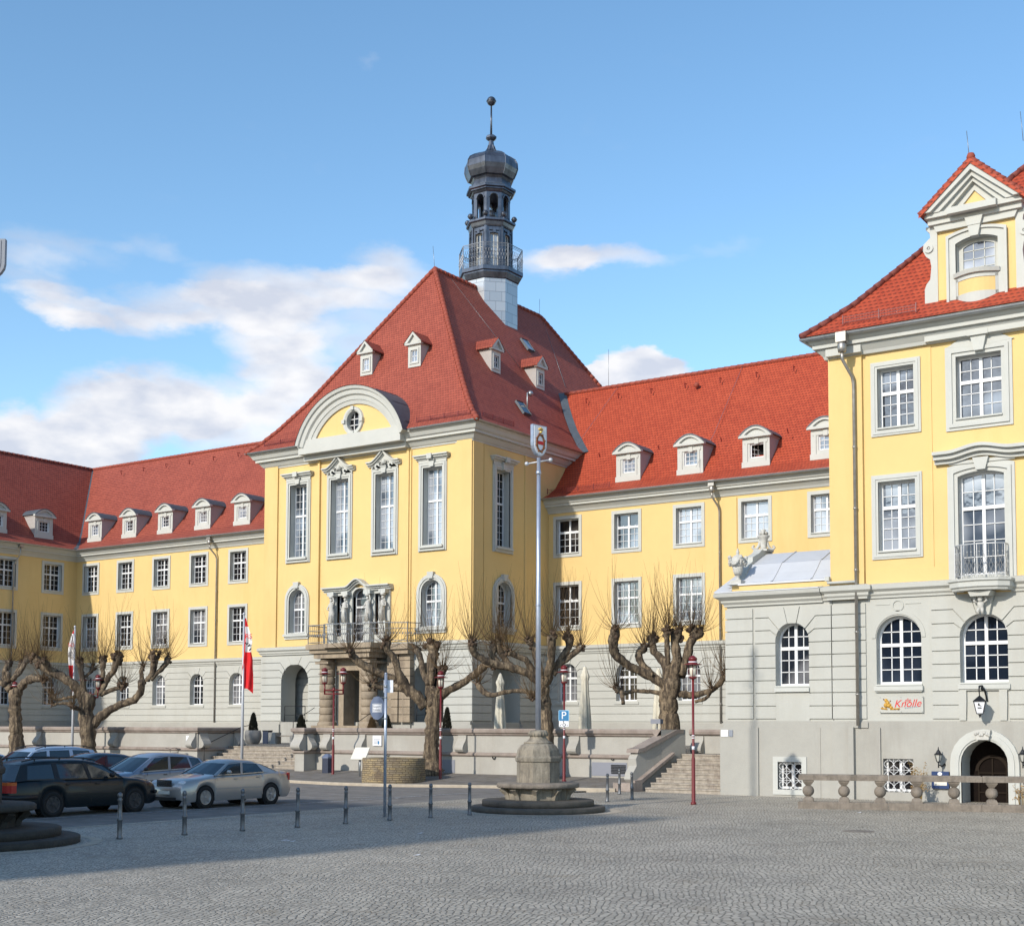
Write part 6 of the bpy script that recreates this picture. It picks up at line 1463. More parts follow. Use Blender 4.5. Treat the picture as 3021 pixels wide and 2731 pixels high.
# ------------------------------------------------------------------ the two stone bases with masts
def mast(cx, cy, label, shield_dir, wide, rs=1.0, up=0, st='fountain_stone', se='rail_stone', sf='sign_white', stp='basalt_dark'):
    c = (cx, cy, 0); t = thing('stone_mast', label, 'mast', c)
    b = MB(); b.lathe([(r*rs, z) for r, z in [(1.83, -.02), (1.83, .12), (1.80, .14), (.9, .15)]], c, 48); b.build('step', stp, t)
    b = MB(); b.lathe([(r*rs, z) for r, z in [(1.53, .14), (1.53, .29), (1.50, .31), (.8, .32)]], c, 48); b.build('step', stp, t)
    b = MB(); b.lathe([(r*rs, z) for r, z in [(.84, .30), (.86, .62), (.4, .63)]], c, 10, .2, smooth=False)
    for k in range(10):
        a = .2+k*2*pi/10; b.tube([(cx+.80*rs*cos(a), cy+.80*rs*sin(a), .30), (cx+.86*rs*cos(a), cy+.86*rs*sin(a), .48), (cx+1.0*rs*cos(a), cy+1.0*rs*sin(a), .64)], [.10, .09, .12], 4, smooth=False)
    b.build('seat_base', st, t)
    b = MB(); b.lathe([(r*rs, z) for r, z in [(.8, .63), (1.10, .635), (1.13, .66), (1.13, .74), (1.10, .77), (.3, .78)]], c, 40); b.build('seat', se, t)
    b = MB(); b.lathe([(r*rs, z) for r, z in [(.60, .76), (.60, 1.32)]], c, 8, .35, smooth=False); b.build('pedestal', st, t)
    b = MB(); b.lathe([(r*rs, z) for r, z in [(.60, 1.32), (.64, 1.35), (.65, 1.44), (.61, 1.50), (.60, 1.56), (.58, 1.66), (.50, 1.78), (.40, 1.83), (.30, 1.84)]], c, 8, .35, smooth=False); b.lathe([(r*rs, z) for r, z in [(.39, 1.83), (.39, 1.86), (.30, 1.90), (.23, 1.98), (.22, 2.03)]], c, 20)
    b.lathe([(r*rs, z) for r, z in [(.23, 2.02), (.25, 2.03), (.26, 2.10), (.24, 2.16), (.18, 2.19), (.10, 2.20)]], c, 24)
    for k in range(18): a = 2*pi*k/18; b.tube([(cx+.255*rs*cos(a), cy+.255*rs*sin(a), 2.03), (cx+.262*rs*cos(a), cy+.262*rs*sin(a), 2.10), (cx+.20*rs*cos(a), cy+.20*rs*sin(a), 2.185)], .018, 4)
    b.build('cap', st, t)
    b = MB(); b.tube([(cx, cy, 2.18), (cx, cy, 5.5), (cx, cy, 9.72+up)], [.078, .068, .05], 12); b.lathe([(r*rs, z) for r, z in [(.07, 9.25), (.075, 9.3), (.06, 9.36)]], c, 10); b.lathe([(r*rs, z) for r, z in [(.08, 5.6), (.08, 5.64)]], c, 10); b.build('pole', 'mast_metal', t)
    u = Vector(shield_dir).normalized(); n = Vector((u.y, -u.x, 0)); H = lambda s, d, z: tuple(Vector(c)+u*s+n*d+Vector((0,0,z+up)))
    r = RT; b = MB(); b.tube([Vector(c)-r*.32+Vector((0,0,9.55+up)), Vector(c)+r*.32+Vector((0,0,9.66+up))], .02, 6)
    for sg in (-1, 1): b.sphere(Vector(c)+r*.33*sg+Vector((0,0,9.605+up+.055*sg)), .06, 10)
    b.build('crossbar', 'pole_white', t)
    w = wide/2; z1 = 10.62; z0 = 9.76
    pts = [(-w, z1), (-w, z0+.36)]+[(-w+w*(1-cos(pi/2*k/6)), z0+.36-.36*sin(pi/2*k/6)) for k in range(1, 7)]+[(w-w*(1-cos(pi/2*k/6)), z0+.36-.36*sin(pi/2*k/6)) for k in range(5, -1, -1)]+[(w, z1)]
    b = MB(); b.prism(H, pts, -.05, .05); s = b.build('shield', 'mast_metal' if rs == 1 else 'ink_soft', t)
    b = MB(); q = [(x*.86, (z-10.2)*.92+10.2) for x, z in pts]; b.prism(H, q, .05, .062); b.build('shield_face', sf, s)
    b = MB(); b.arcsweep(H, [(-.02, .062), (-.02, .085), (.03, .085), (.03, .062)], 0, 10.12, .14, 0, 2*pi, 24, cap=False, ell=1.6)
    for k in range(8): a = 2*pi*k/8+.3; b.sphere(H(.17*cos(a), .08, 10.12+.26*sin(a)), .03, 5)
    b.build('wreath', 'potato_brown', s)
    b = MB(); b.prism(H, [(-.12, 10.08), (.12, 10.08), (.12, 10.17), (-.12, 10.17)], .062, .08); b.build('red_band', 'red_ink', s)
    b = MB(); b.lathe([(.0, 10.39), (.07, 10.40), (.075, 10.45), (.05, 10.45)], H(0, .06, 0), 8, sy=.4, sx=.9)
    for k in (-1, 0, 1): b.sphere(H(k*.055, .085, 10.50+(.02 if k == 0 else 0)), .035, 7)
    b.sphere(H(0, .085, 10.555), .016, 5); b.build('crown', 'gold', s)
mast(-20.6, 31.25, 'tall grey mast with crowned white shield, on an octagonal stone base with round steps', Vector((.20, 1, 0)), .54)
mast(F2[0], F2[1], 'second mast with round stone steps coloured as in shade, cut off at the lower left corner', RT, 1.1, 1.2, 1.3, 'mast_stone_shaded', 'mast_stone_shaded', 'ink_soft', 'mast_stone_shaded')

# ------------------------------------------------------------------ bollards
def bollards():
    b = MB(); b.lathe([(.065, 0), (.065, .03), (.05, .06), (.048, .36), (.058, .37), (.062, .39), (.058, .41), (.045, .43), (.040, .76), (.046, .77), (.046, .80), (.036, .81), (.036, .83), (.046, .85), (.05, .88), (.042, .915), (.02, .935), (.0, .94)], (0,0,0), 14)
    o = b.build('bollard', 'bollard_metal', loc=(0,0,0)); first = True
    pts = [(235,1650),(363,1642),(477,1634),(585,1627),(680,1620),(767,1613),(847,1608),(924,1603),(1195,1577),(1219,1562),(1244,1572)]
    ordn = ['leftmost bollard in the row, in front of the dark green estate car', 'second bollard from the left, below the saloon car nose', 'third bollard from the left, below the middle of the silver saloon', 'fourth bollard from the left, just behind the tail of the silver saloon', 'fifth bollard from the left, between the saloon tail and the grey sign post', 'sixth bollard from the left, standing right beside the round sign post', 'seventh bollard from the left, midway between sign post and stone mast', 'eighth bollard from the left, close left of the stone mast steps', 'nearest left one of three bollards at the right of the mast base', 'farthest, middle one of three bollards before the vent door', 'rightmost bollard, in front of the stair cheek wall']
    for k, (x, y) in enumerate(pts):
        p = onZ('D', x, y); q = o if k == 0 else o.copy()
        if k: C.objects.link(q)
        q.location = (p.x, p.y, 0); q.scale = (1, 1, [1, .99, .98, .96, .94, .93, .91, .90, .92, .92, .92][k]); q.rotation_euler = (random.uniform(-.015, .015), random.uniform(-.015, .015), 0)
        tag(q, ordn[k], 'bollard', 'grey metal bollards along the road edge')
bollards()

# ------------------------------------------------------------------ street lamps
def lamp_head(t, x, y, z, s=1.0):
    h = thing('lamp_head', None, None, (x, y, z)); h.parent = t; h.matrix_parent_inverse = Matrix.Translation(parent_loc(t)).inverted()
    b = MB(); c = (x, y, z); b.lathe([(.05, -.02), (.10, .0), (.11, .03), (.11, .06)], c, 14); b.lathe([(.12, .40), (.28, .41), (.285, .425), (.15, .45), (.13, .47), (.12, .56), (.14, .57), (.12, .62), (.05, .68), (.0, .69)], c, 20)
    for k in range(4): a = k*pi/2+.4; b.tube([(x+.115*cos(a), y+.115*sin(a), z+.03), (x+.125*cos(a), y+.125*sin(a), z+.42)], .010, 4)
    b.build('lamp_cap', 'red_metal', h)
    b = MB(); b.lathe([(.085, .06), (.10, .24), (.10, .40)], c, 16); b.build('lamp_glass', 'lamp_glass', h)
    b = MB(); b.lathe([(.135, .48), (.135, .51)], c, 14); b.lathe([(.125, .585), (.128, .60)], c, 14); b.build('lamp_band', 'sign_white', h)
def lamp(x, y, z, H, label, double=False, rot=YAW, sticker=True):
    t = thing('street_lamp', label, 'street lamp', (x, y, z), 'red street lamps round the square')
    b = MB(); top = H-(.69 if not double else 1.02)
    b.tube([(x, y, z-.02), (x, y, z+.01), (x, y, z+1.35), (x, y, z+1.42), (x, y, z+top)], [.068, .060, .056, .040, .037], 12); b.lathe([(.085, 0), (.085, .05), (.066, .08)], (x, y, z), 12)
    if double:
        u = Vector((cos(rot), sin(rot), 0)); c = Vector((x, y, z+top))
        for dz in (-.10, .06): b.tube([c-u*.42+Vector((0,0,dz)), c+u*.42+Vector((0,0,dz))], .03, 6)
        for sg in (-1, 1): b.tube([c+u*.42*sg+Vector((0,0,-.12)), c+u*.42*sg+Vector((0,0,.34))], .035, 8)
        b.tube([c, c+Vector((0,0,.16))], .06, 8)
    b.build('post', 'red_metal', t)
    b = MB(); b.lathe([(.044, 1.62), (.044, 1.72)], (x, y, z), 12)
    b.lathe([(.044, 1.95), (.044, 1.98)], (x, y, z), 12); b.lathe([(.044, 2.02), (.044, 2.05)], (x, y, z), 12); b.build('sticker', 'sign_white', t)
    if double:
        for sg in (-1, 1): p = Vector((x, y, 0))+u*.42*sg; lamp_head(t, p.x, p.y, z+top+.33)
    else: lamp_head(t, x, y, z+H-.69)
    return t
lamp(-18.6, 36.6, 0, 4.42, 'nearest red lamp post, alone in front of the narrow steps')
PL = lamp(-27.44, 43.4, .22, 4.38, 'red lamp post carrying the blue parking sign, right of the stone mast')
lamp(-32.97, 43.0, .16, 4.32, 'red lamp post in front of the thick plane tree by the stone well')
lamp(-39.07, 43.5, .10, 4.66, 'twin headed red lamp post beside the dark blue litter bin', True, radians(20))
lamp(-55.0, 43.5, .10, 4.66, 'twin headed red lamp post in front of the pollarded tree behind the parked cars', True, radians(20))
lamp(-61.0, 43.5, .10, 4.42, 'farthest red lamp post near the left edge, single headed')

def parking_sign():
    x, y = -27.44, 43.4; u = Vector((cos(YAW), sin(YAW), 0)); u = Vector((.93, .36, 0)).normalized(); n = Vector((u.y, -u.x, 0))
    q = onY('B6', 455, 440, 43.3); q2 = onY('B6', 455, 610, 43.3); c = Vector((x, y, q.z))+n*.07; c2 = Vector((x, y, q2.z))+n*.07
    t = thing('parking_sign', 'blue parking sign with white plate of a wheelchair user below it', 'sign', c)
    H = lambda o: (lambda s, d, z: tuple(o+u*s+n*d+Vector((0,0,z))))
    def rr(w, h, r): 
        P = []
        for cx_, cz_, a0 in ((w-r, h-r, 0), (-w+r, h-r, pi/2), (-w+r, -h+r, pi), (w-r, -h+r, 1.5*pi)): P += [(cx_+r*cos(a0+pi/2*k/4), cz_+r*sin(a0+pi/2*k/4)) for k in range(5)]
        return P
    b = MB(); b.prism(H(c), rr(.20, .205, .03), -.012, .0); b.build('plate', 'sign_lightblue', t)
    b = MB(); b.prism(H(c), rr(.182, .187, .025), .0, .004); b.build('sign_face', 'sign_blue', t)
    text('P', .40, 'sign_white', face_mat(c+n*.006+Vector((-.0, 0, .0)), u), parent=t)
    b = MB(); b.prism(H(c2), rr(.185, .12, .02), -.012, 0); b.build('lower_plate', 'sign_white', t)
    b = MB(); h = H(c2)                                      # wheelchair pictogram
    b.arcsweep(h, [(-.010, 0), (-.010, .005), (.010, .005), (.010, 0)], 0.01, -.045, .05, pi*.7, 2.1*pi, 14)
    b.tube([h(-.01, .004, .085), h(0, .004, .01), h(.05, .004, .0), h(.075, .004, -.06)], .012, 4, smooth=False); b.sphere(h(-.01, .004, .098), .016, 6)
    b.tube([h(-.15, .004, -.09), h(-.10, .004, -.02), h(-.08, .004, -.02)], .008, 4, smooth=False); b.tube([h(.15, .004, -.09), h(.11, .004, -.03)], .008, 4, smooth=False); b.build('wheelchair_symbol', 'ink', t)
    b = MB(); b.lathe([(.056, -.02), (.056, .02)], (x, y, c.z), 10); b.lathe([(.056, -.02), (.056, .02)], (x, y, c2.z), 10); b.build('clamp', 'zinc', t)
parking_sign()

def sign_post():
    p = onZ('A1', 310, 1770); x, y = p.x, p.y; H = 3.62
    t = thing('sign_post', 'slim grey post with a round grey disc and a small white plate', 'sign', (x, y, 0))
    b = MB(); b.tube([(x, y, 0), (x, y, H)], .038, 10); b.lathe([(.04, H), (.035, H+.03), (.0, H+.035)], (x, y, 0), 10); b.build('post', 'mast_metal', t)
    u = Vector((cos(YAW-.8), sin(YAW-.8), 0)); n = Vector((u.y, -u.x, 0)); c = Vector((x, y, 0))-u*.335; c.z = onp('A1', 217, 445, 1, y).z
    F = lambda s, d, z: tuple(c+u*s+n*d+Vector((0,0,z)))
    b = MB(); b.prism(F, [(.30*cos(2*pi*k/32), .30*sin(2*pi*k/32)) for k in range(32)], -.01, .01); s = b.build('round_sign', 'sign_back', t)
    b = MB(); b.prism(F, [(-.19, -.11), (.20, -.11), (.20, .11), (-.19, .11)], .01, .016); l = b.build('label', 'sign_white', s)
    b = MB(); ring(b, F, [(-.18, -.10), (.19, -.10), (.19, .10), (-.18, .10)], [(-.165, -.085), (.175, -.085), (.175, .085), (-.165, .085)], .016, .018); b.build('label_border', 'ink_soft', s)
    text('Gesperrt', .085, 'ink_soft', face_mat(Vector(F(.0, .02, .035)), u), parent=s, extrude=.002); text('Freihalten', .075, 'ink_soft', face_mat(Vector(F(.0, .02, -.045)), u), parent=s, extrude=.002)
    b = MB()
    for dz in (-.27, .27): b.tube([F(-.18, -.02, dz), F(.335, -.02, dz)], .014, 4, smooth=False); b.lathe([(.046, -.02), (.046, .02)], (x, y, c.z+dz), 10)
    b.build('bracket', 'zinc', t)
    z = onp('A1', 350, 180, 1, y).z; u2 = Vector((cos(YAW), sin(YAW), 0)); n2 = Vector((u2.y, -u2.x, 0)); c2 = Vector((x, y, z))+u2*.06-n2*.06; F2_ = lambda s, d, z_: tuple(c2+u2*s+n2*d+Vector((0,0,z_)))
    b = MB(); b.prism(F2_, [(-.12, -.16), (.12, -.16), (.12, .16), (-.12, .16)], -.008, .0); b.build('small_plate', 'sign_white', t)
    b = MB(); b.lathe([(.045, -.03), (.045, .03)], (x, y, z), 10); b.build('clamp', 'zinc', t)
sign_post()

def flag(x, y, ztop, label, kind):
    t = thing('flagpole', label, 'flagpole', (x, y, .1))
    b = MB(); b.tube([(x, y, .05), (x, y, 3), (x, y, ztop-.1)], [.07, .06, .045], 10); b.lathe([(.05, ztop-.1), (.06, ztop-.04), (.05, ztop), (0, ztop+.03)], (x, y, 0), 10); b.build('pole', 'pole_white', t)
    u = Vector((cos(YAW), sin(YAW), 0)); n = Vector((u.y, -u.x, 0))
    D = Vector((x, y, 0)).dot(Vector((-sin(YAW), cos(YAW), 0)))
    k_, rows = ('A3', [(150, 278, 300, 0), (230, 272, 318, 0), (310, 268, 345, 1), (400, 262, 372, 1), (500, 258, 400, 1), (600, 252, 424, 1), (700, 248, 406, 1), (800, 245, 402, 0), (950, 240, 428, 0), (1100, 232, 425, 0), (1250, 226, 432, 0), (1400, 220, 434, 0), (1500, 217, 432, 0)]) if kind else ('A2', [(195, 208, 217, 0), (260, 172, 216, 1), (350, 145, 214, 1), (450, 116, 212, 1), (540, 108, 210, 1), (640, 110, 206, 1), (760, 117, 205, 0), (900, 130, 202, 0), (1000, 150, 198, 0), (1120, 164, 196, 0), (1190, 176, 194, 0)])
    grid = []; rnd = random.Random(kind+2); m = 12
    for py, xl, xr, wt in rows:
        a, c_ = onD(k_, xl, py, D), onD(k_, xr, py, D); row = []
        for i in range(m+1):
            f = i/m; p = a.lerp(c_, f); wv = .10*sin(f*9+py*.004)*min(1, (c_-a).length*1.5); p = p-n*wv*.9; row.append(p)
        grid.append(row)
    red, wh = MB(), MB()
    for j in range(len(rows)-1):
        for i in range(m):
            w_ = rows[j][3] and (i >= (3 if kind else 0)) ; (wh if w_ else red).face([grid[j][i], grid[j][i+1], grid[j+1][i+1], grid[j+1][i]])
    if kind: c0 = grid[-1]; red.face([c0[6], c0[9], c0[12], c0[12]-Vector((0,0,.22)), c0[11]-Vector((0,0,.20))])
    else:
        P = [onD('A2', px, py, D+.05) for px, py in ((228, 1078), (268, 1110), (322, 1150), (290, 1165), (232, 1192))]; red.face(P)
    red.smooth = True; f = thing('flag', 'red flag with a white printed panel, hanging slack from the ' + ('right' if kind else 'left') + ' flagpole', 'flag', (x, y, ztop-.5))
    for mb, nm, mt in ((red, 'cloth', 'flag_red'), (wh, 'printed_panel', 'flag_white')):
        mb.sm = [True]*len(mb.f); mb.build(nm, mt, f, fixn=False, merge=True)
    if kind:
        p = onD('A3', 350, 500, D-.16); text('RS', .30, 'flag_red', face_mat(p, u), parent=f, extrude=.002); p = onD('A3', 335, 640, D-.16); b = MB(); H = lambda s, d, z: tuple(p+u*s+n*d+Vector((0,0,z)))
        b.tube([H(-.12, .01, .05), H(-.05, .01, -.02), H(.02, .01, .04)], .03, 4, smooth=False); b.tube([H(0, .01, -.12), H(.10, .01, -.02)], .03, 4, smooth=False); b.tube([H(.06, .01, -.3), H(.14, .01, -.22)], .03, 4, smooth=False); b.build('lettering', 'ink', f)
    else:
        p = onD('A2', 160, 440, D-.16); text('SO', .24, 'flag_red', face_mat(p, u), parent=f, extrude=.002); p = onD('A2', 152, 580, D-.16); text('JE', .30, 'ink', face_mat(p, u), parent=f, extrude=.002)
pA = onY('S6', 715, 1000, 43.2); qA = onY('R5', 497, 215, 43.2); flag((pA.x+qA.x)/2, 43.2, qA.z, 'white flagpole in front of the pollarded tree on the left', 0)
pB = onY('R5', 1595, 1080, 43.4); qB = onY('R5', 1617, 128, 43.4); flag((pB.x+qB.x)/2, 43.4, qB.z, 'white flagpole standing before the broad stone steps', 1)

# ------------------------------------------------------------------ well, board, bins, pots, bench, parasols
def well():
    c = (-34.15, 41.55, .08); b = MB(); rnd = random.Random(2)
    b.lathe([(1.24, -.1), (1.25, .3), (1.22, .6), (1.24, .93), (1.20, .97), (.90, .97), (.88, .3), (0, .3)], c, 56, cap=False)
    o = b.build('stone_well', 'rubble_stone', loc=c); tag(o, 'low round well wall of layered yellow brown rubble stone', 'well')
well()
def board():
    A, B, C_, D_ = [onY('R4', *p, y) for p, y in (((810, 1430), 42.8), ((915, 1432), 42.8), ((950, 1345), 43.2), ((845, 1345), 43.2))]
    b = MB(); base = onY('R4', 875, 1570, 43.0); t = thing('info_board', 'slanted cream information board on a thin post left of the stone well', 'sign', (base.x, 43.0, .12))
    n = (B-A).cross(D_-A).normalized(); n = n if n.z > 0 else -n
    b.mesh([A, B, C_, D_]+[p-n*.04 for p in (A, B, C_, D_)], [(0,1,2,3),(4,5,6,7),(0,1,5,4),(1,2,6,5),(2,3,7,6),(3,0,4,7)]); b.build('panel', 'board_cream', t)
    b = MB(); m = (A+B+C_+D_)/4-n*.04; b.tube([(base.x, 43, .1), (m.x, m.y, m.z)], .035, 6); b.build('post', 'zinc', t)
board()
def bin_():
    q = onY('R4', 645, 1540, 44.0); c = (q.x, 44.0, .18); b = MB(); t = thing('litter_bin', 'dark blue litter bin with slanted lid against the terrace wall pier', 'litter bin', c)
    b.lathe([(.24, 0), (.25, .05), (.25, .72)], c, 6, .3, smooth=False); b.build('body', 'bin_blue', t); b = MB(); b.lathe([(.27, .72), (.27, .78), (.12, .90), (.02, .91)], c, 6, .3, smooth=False); b.build('lid', 'sign_back', t)
    c = onZ('A5', 1090, 626, 1.3); b = MB(); t = thing('litter_bin', 'dark blue litter bin on the terrace beside the stone bench', 'litter bin', c)
    b.box(c.x-.2, c.x+.2, c.y-.17, c.y+.17, 1.3, 1.98); b.build('body', 'bin_blue', t); b = MB(); b.box(c.x-.22, c.x+.22, c.y-.19, c.y+.19, 1.98, 2.03); b.build('lid', 'black_metal', t)
bin_()
def conifer(mb, c, r, h, n=900, seed=1):
    rnd = random.Random(seed)
    for k in range(n):
        z = rnd.random()**.85; rr = r*(1-z)**.6*min(1, .72+z*3)*sqrt(rnd.uniform(.45, 1)); a = rnd.uniform(0, 2*pi)
        p = Vector((c[0]+rr*cos(a), c[1]+rr*sin(a), c[2]+h*z)); d = Vector((cos(a)*.5, sin(a)*.5, 1)).normalized(); s = d.cross(Vector((-sin(a), cos(a), .3))).normalized(); L = rnd.uniform(.06, .13)
        w = rnd.uniform(.012, .03); mb.face([p-s*w, p+s*w, p+d*L]); q = Vector((-sin(a), cos(a), 0)); mb.face([p-q*w, p+q*w, p+d*L])
def pots():
    for k, (px, lab) in enumerate(((905, 'left of the two big round grey planters at the head of the broad steps'), (1525, 'right of the two big round grey planters, beside the stone bench'))):
        g = onZ('A5', px, 632, 1.3); D = g.dot(Vector((-sin(YAW), cos(YAW), 0))); s = .22817/FPX*D; r = 110*s; h = 178*s
        t = thing('planter', lab, 'planter', g); b = MB(); b.lathe([(r*.55, 0), (r*.78, h*.14), (r*.96, h*.38), (r, h*.6), (r*.95, h*.84), (r*.86, h), (r*.78, h), (r*.8, h*.9), (0, h*.86)], g, 28, cap=False); b.build('pot', 'pot_concrete', t)
        c = thing('conifer', ('bushy dark cone shaped conifer growing in the right round planter' if k else 'slim dark cone shaped conifer growing in the left round planter'), 'shrub', (g.x, g.y, 1.3+h*.86))
        b = MB(); hh = (235 if k == 0 else 205)*s; rr = (62 if k == 0 else 74)*s; conifer(b, (g.x, g.y, 1.3+h*.86), rr, hh, 1500, k+1); b.build('foliage', 'conifer', c, fixn=False); b = MB(); b.tube([(g.x, g.y, 1.3+h*.86), (g.x, g.y, 1.3+h*.86+hh*.8)], [.04, .01], 5); b.build('stem', 'bark', c)
    for k, (px, w, pt, lab) in enumerate(((1070, 100, 1125, 'broad dark conifer bush behind the terrace wall, below the round sign'), (1503, 80, 1068, 'slender dark conifer behind the terrace wall, right of the thick plane tree'), (965, 90, 1140, 'low brownish bush behind the terrace wall at the foot of the portal'))):
        y = 50 if k < 2 else 53; bs = onY('R4', px, 1215, y); tp = onY('R4', px, pt, y); D = bs.dot(Vector((-sin(YAW), cos(YAW), 0))); r = w/2*.41171/FPX*D
        c = thing('conifer', lab, 'shrub', (bs.x, y, 1.3)); b = MB(); conifer(b, (bs.x, y, 1.75), r, tp.z-1.75, 1500, 11+k); b.build('foliage', 'conifer' if k < 2 else 'shoot_bark', c, fixn=False)
        b = MB(); b.lathe([(r*.6, 0), (r*.95, .15), (r, .35), (r*.8, .48), (0, .46)], (bs.x, y, 1.3), 16, cap=False); b.build('pot', 'pot_concrete', c)
pots()
def bench():
    a = onZ('A5', 1150, 628, 1.3); c = onZ('A5', 1415, 630, 1.3); t = thing('stone_bench', 'stone bench with slatted seat between two block ends on the terrace', 'bench', a)
    u = (c-a).normalized(); L = (c-a).length; n = Vector((u.y, -u.x, 0)); F = lambda s, d, z: tuple(a+u*s+n*d+Vector((0,0,z)))
    b = MB(); b.fbox(F, -.1, .32, -.45, .25, 0, .62); b.build('block_end', 'terrace_render', t); b = MB(); b.fbox(F, L-.05, L+.12, -.45, .25, 0, .45); b.build('block_end', 'terrace_render', t)
    b = MB()
    for d in (-.4, -.2, 0): b.fbox(F, .2, L+.05, d, d+.16, .40, .46)
    b.build('seat', 'step_stone', t)
bench()
def parasols():
    rnd = random.Random(9)
    for k, (px, py, y, lab) in enumerate(((270, 825, 49, 'closed cream parasol in front of the pavilion side arch, left of the mast'), (805, 780, 49, 'closed cream parasol in front of the wing, right of the parking sign'), (1270, 790, 52, 'closed cream parasol half hidden behind the rightmost plane tree'))):
        tp = onY('R6', px, py, y); x, z1 = tp.x, tp.z; t = thing('parasol', lab, 'parasol', (x, y, 1.3), 'closed cream parasols on the terrace')
        b = MB(); b.tube([(x, y, 1.3), (x, y, z1)], .03, 8); b.lathe([(.25, 1.3), (.25, 1.36), (.05, 1.4)], (x, y, 0), 12); b.build('pole', 'pole_white', t)
        b = MB(); n = 32; zb = 1.95; vs = []; H = z1-zb; prof = [(.01, 1), (.05, .985), (.10, .92), (.16, .86), (.17, .84), (.13, .78), (.15, .6), (.19, .4), (.22, .2), (.23, .0)]
        for r, f in prof:
            for i in range(n):
                a = 2*pi*i/n; q = r*(1+.22*sin(a*8+f*2+k)*(1-f*.6)); vs.append((x+q*cos(a)*1.1, y+q*sin(a), zb+H*f+(.16*sin(a*3+k) if f == 0 else 0)))
        b.smooth = True; b.mesh(vs, [(j*n+i, j*n+(i+1) % n, (j+1)*n+(i+1) % n, (j+1)*n+i) for j in range(len(prof)-1) for i in range(n)]); b.build('canopy', 'parasol_cloth', t, fixn=False)
        b = MB(); b.lathe([(.145, z1-.2*H-.02), (.15, z1-.2*H+.03)], (x, y, 0), 12, cap=False); b.build('strap', 'parasol_cloth', t)
    p = onY('R6', 1262, 1130, 46.2); b = MB(); t = thing('lamp_box', 'small dark floodlight box on a post behind the terrace coping', 'floodlight', (p.x, p.y, 2.0)); b.box(p.x-.22, p.x+.20, p.y-.12, p.y+.12, p.z-.09, p.z+.09); b.build('housing', 'vent_grey', t); b = MB(); b.tube([(p.x, p.y, 1.3), (p.x, p.y, p.z-.08)], .03, 6); b.build('post', 'zinc', t)
parasols()

# ------------------------------------------------------------------ wall lamps, restaurant board, menu board, plants by the basement
def lettering():
    Y = YP-.05-.012; A, B = onY('A6', 150, 235, Y), onY('A6', 715, 440, Y); t = thing('restaurant_sign', 'pale board with red lettering and a golden potato logo below the arched window', 'sign', (A.x, Y, A.z))
    b = MB(); b.box(A.x, B.x, Y-.01, Y+.012, B.z, A.z); b.build('board', 'grey_render', t)
    b = MB()
    for x in (A.x+.03, (A.x+B.x)/2, B.x-.03):
        for z in (A.z-.03, B.z+.03): b.sphere((x, Y-.02, z), .012, 6)
    b.build('screw', 'zinc', t)
    P = lambda x, y: Vector(onY('A6', x, y, Y-.014)); u = Vector((1, 0, .035))
    text('Knolle', .33, 'red_ink', face_mat(P(505, 325), u, Vector((-.035, 0, 1))), parent=t, extrude=.003, shear=.35); text('die', .17, 'red_ink', face_mat(P(508, 283), u), parent=t, extrude=.003, shear=.35)
    b = MB()
    for k in range(9): q = P(475+k*23, 380-k*3); b.box(q.x, q.x+.03, Y-.016, Y-.011, q.z-.025, q.z+.02)
    b.build('small_print', 'ink_soft', t)
    b = MB(); rnd = random.Random(1)
    for x, y, r in ((235, 285, 26), (255, 315, 30), (235, 345, 34), (270, 350, 30), (300, 375, 24)): q = P(x, y); b.sphere((q.x, Y-.014, q.z), r*.00235, 10)
    for a_, c_ in (((170, 385), (250, 395)), ((290, 395), (410, 390)), ((300, 330), (270, 350))): b.tube([P(*a_), P(*c_)], .028, 6)
    lg = b.build('potato_logo', 'potato_gold', t)
    b = MB()
    for x, y in ((205, 270), (290, 290), (190, 375), (350, 395), (395, 398)): q = P(x, y); b.sphere((q.x, Y-.03, q.z), .022, 6)
    b.build('logo_shade', 'potato_brown', lg)
lettering()
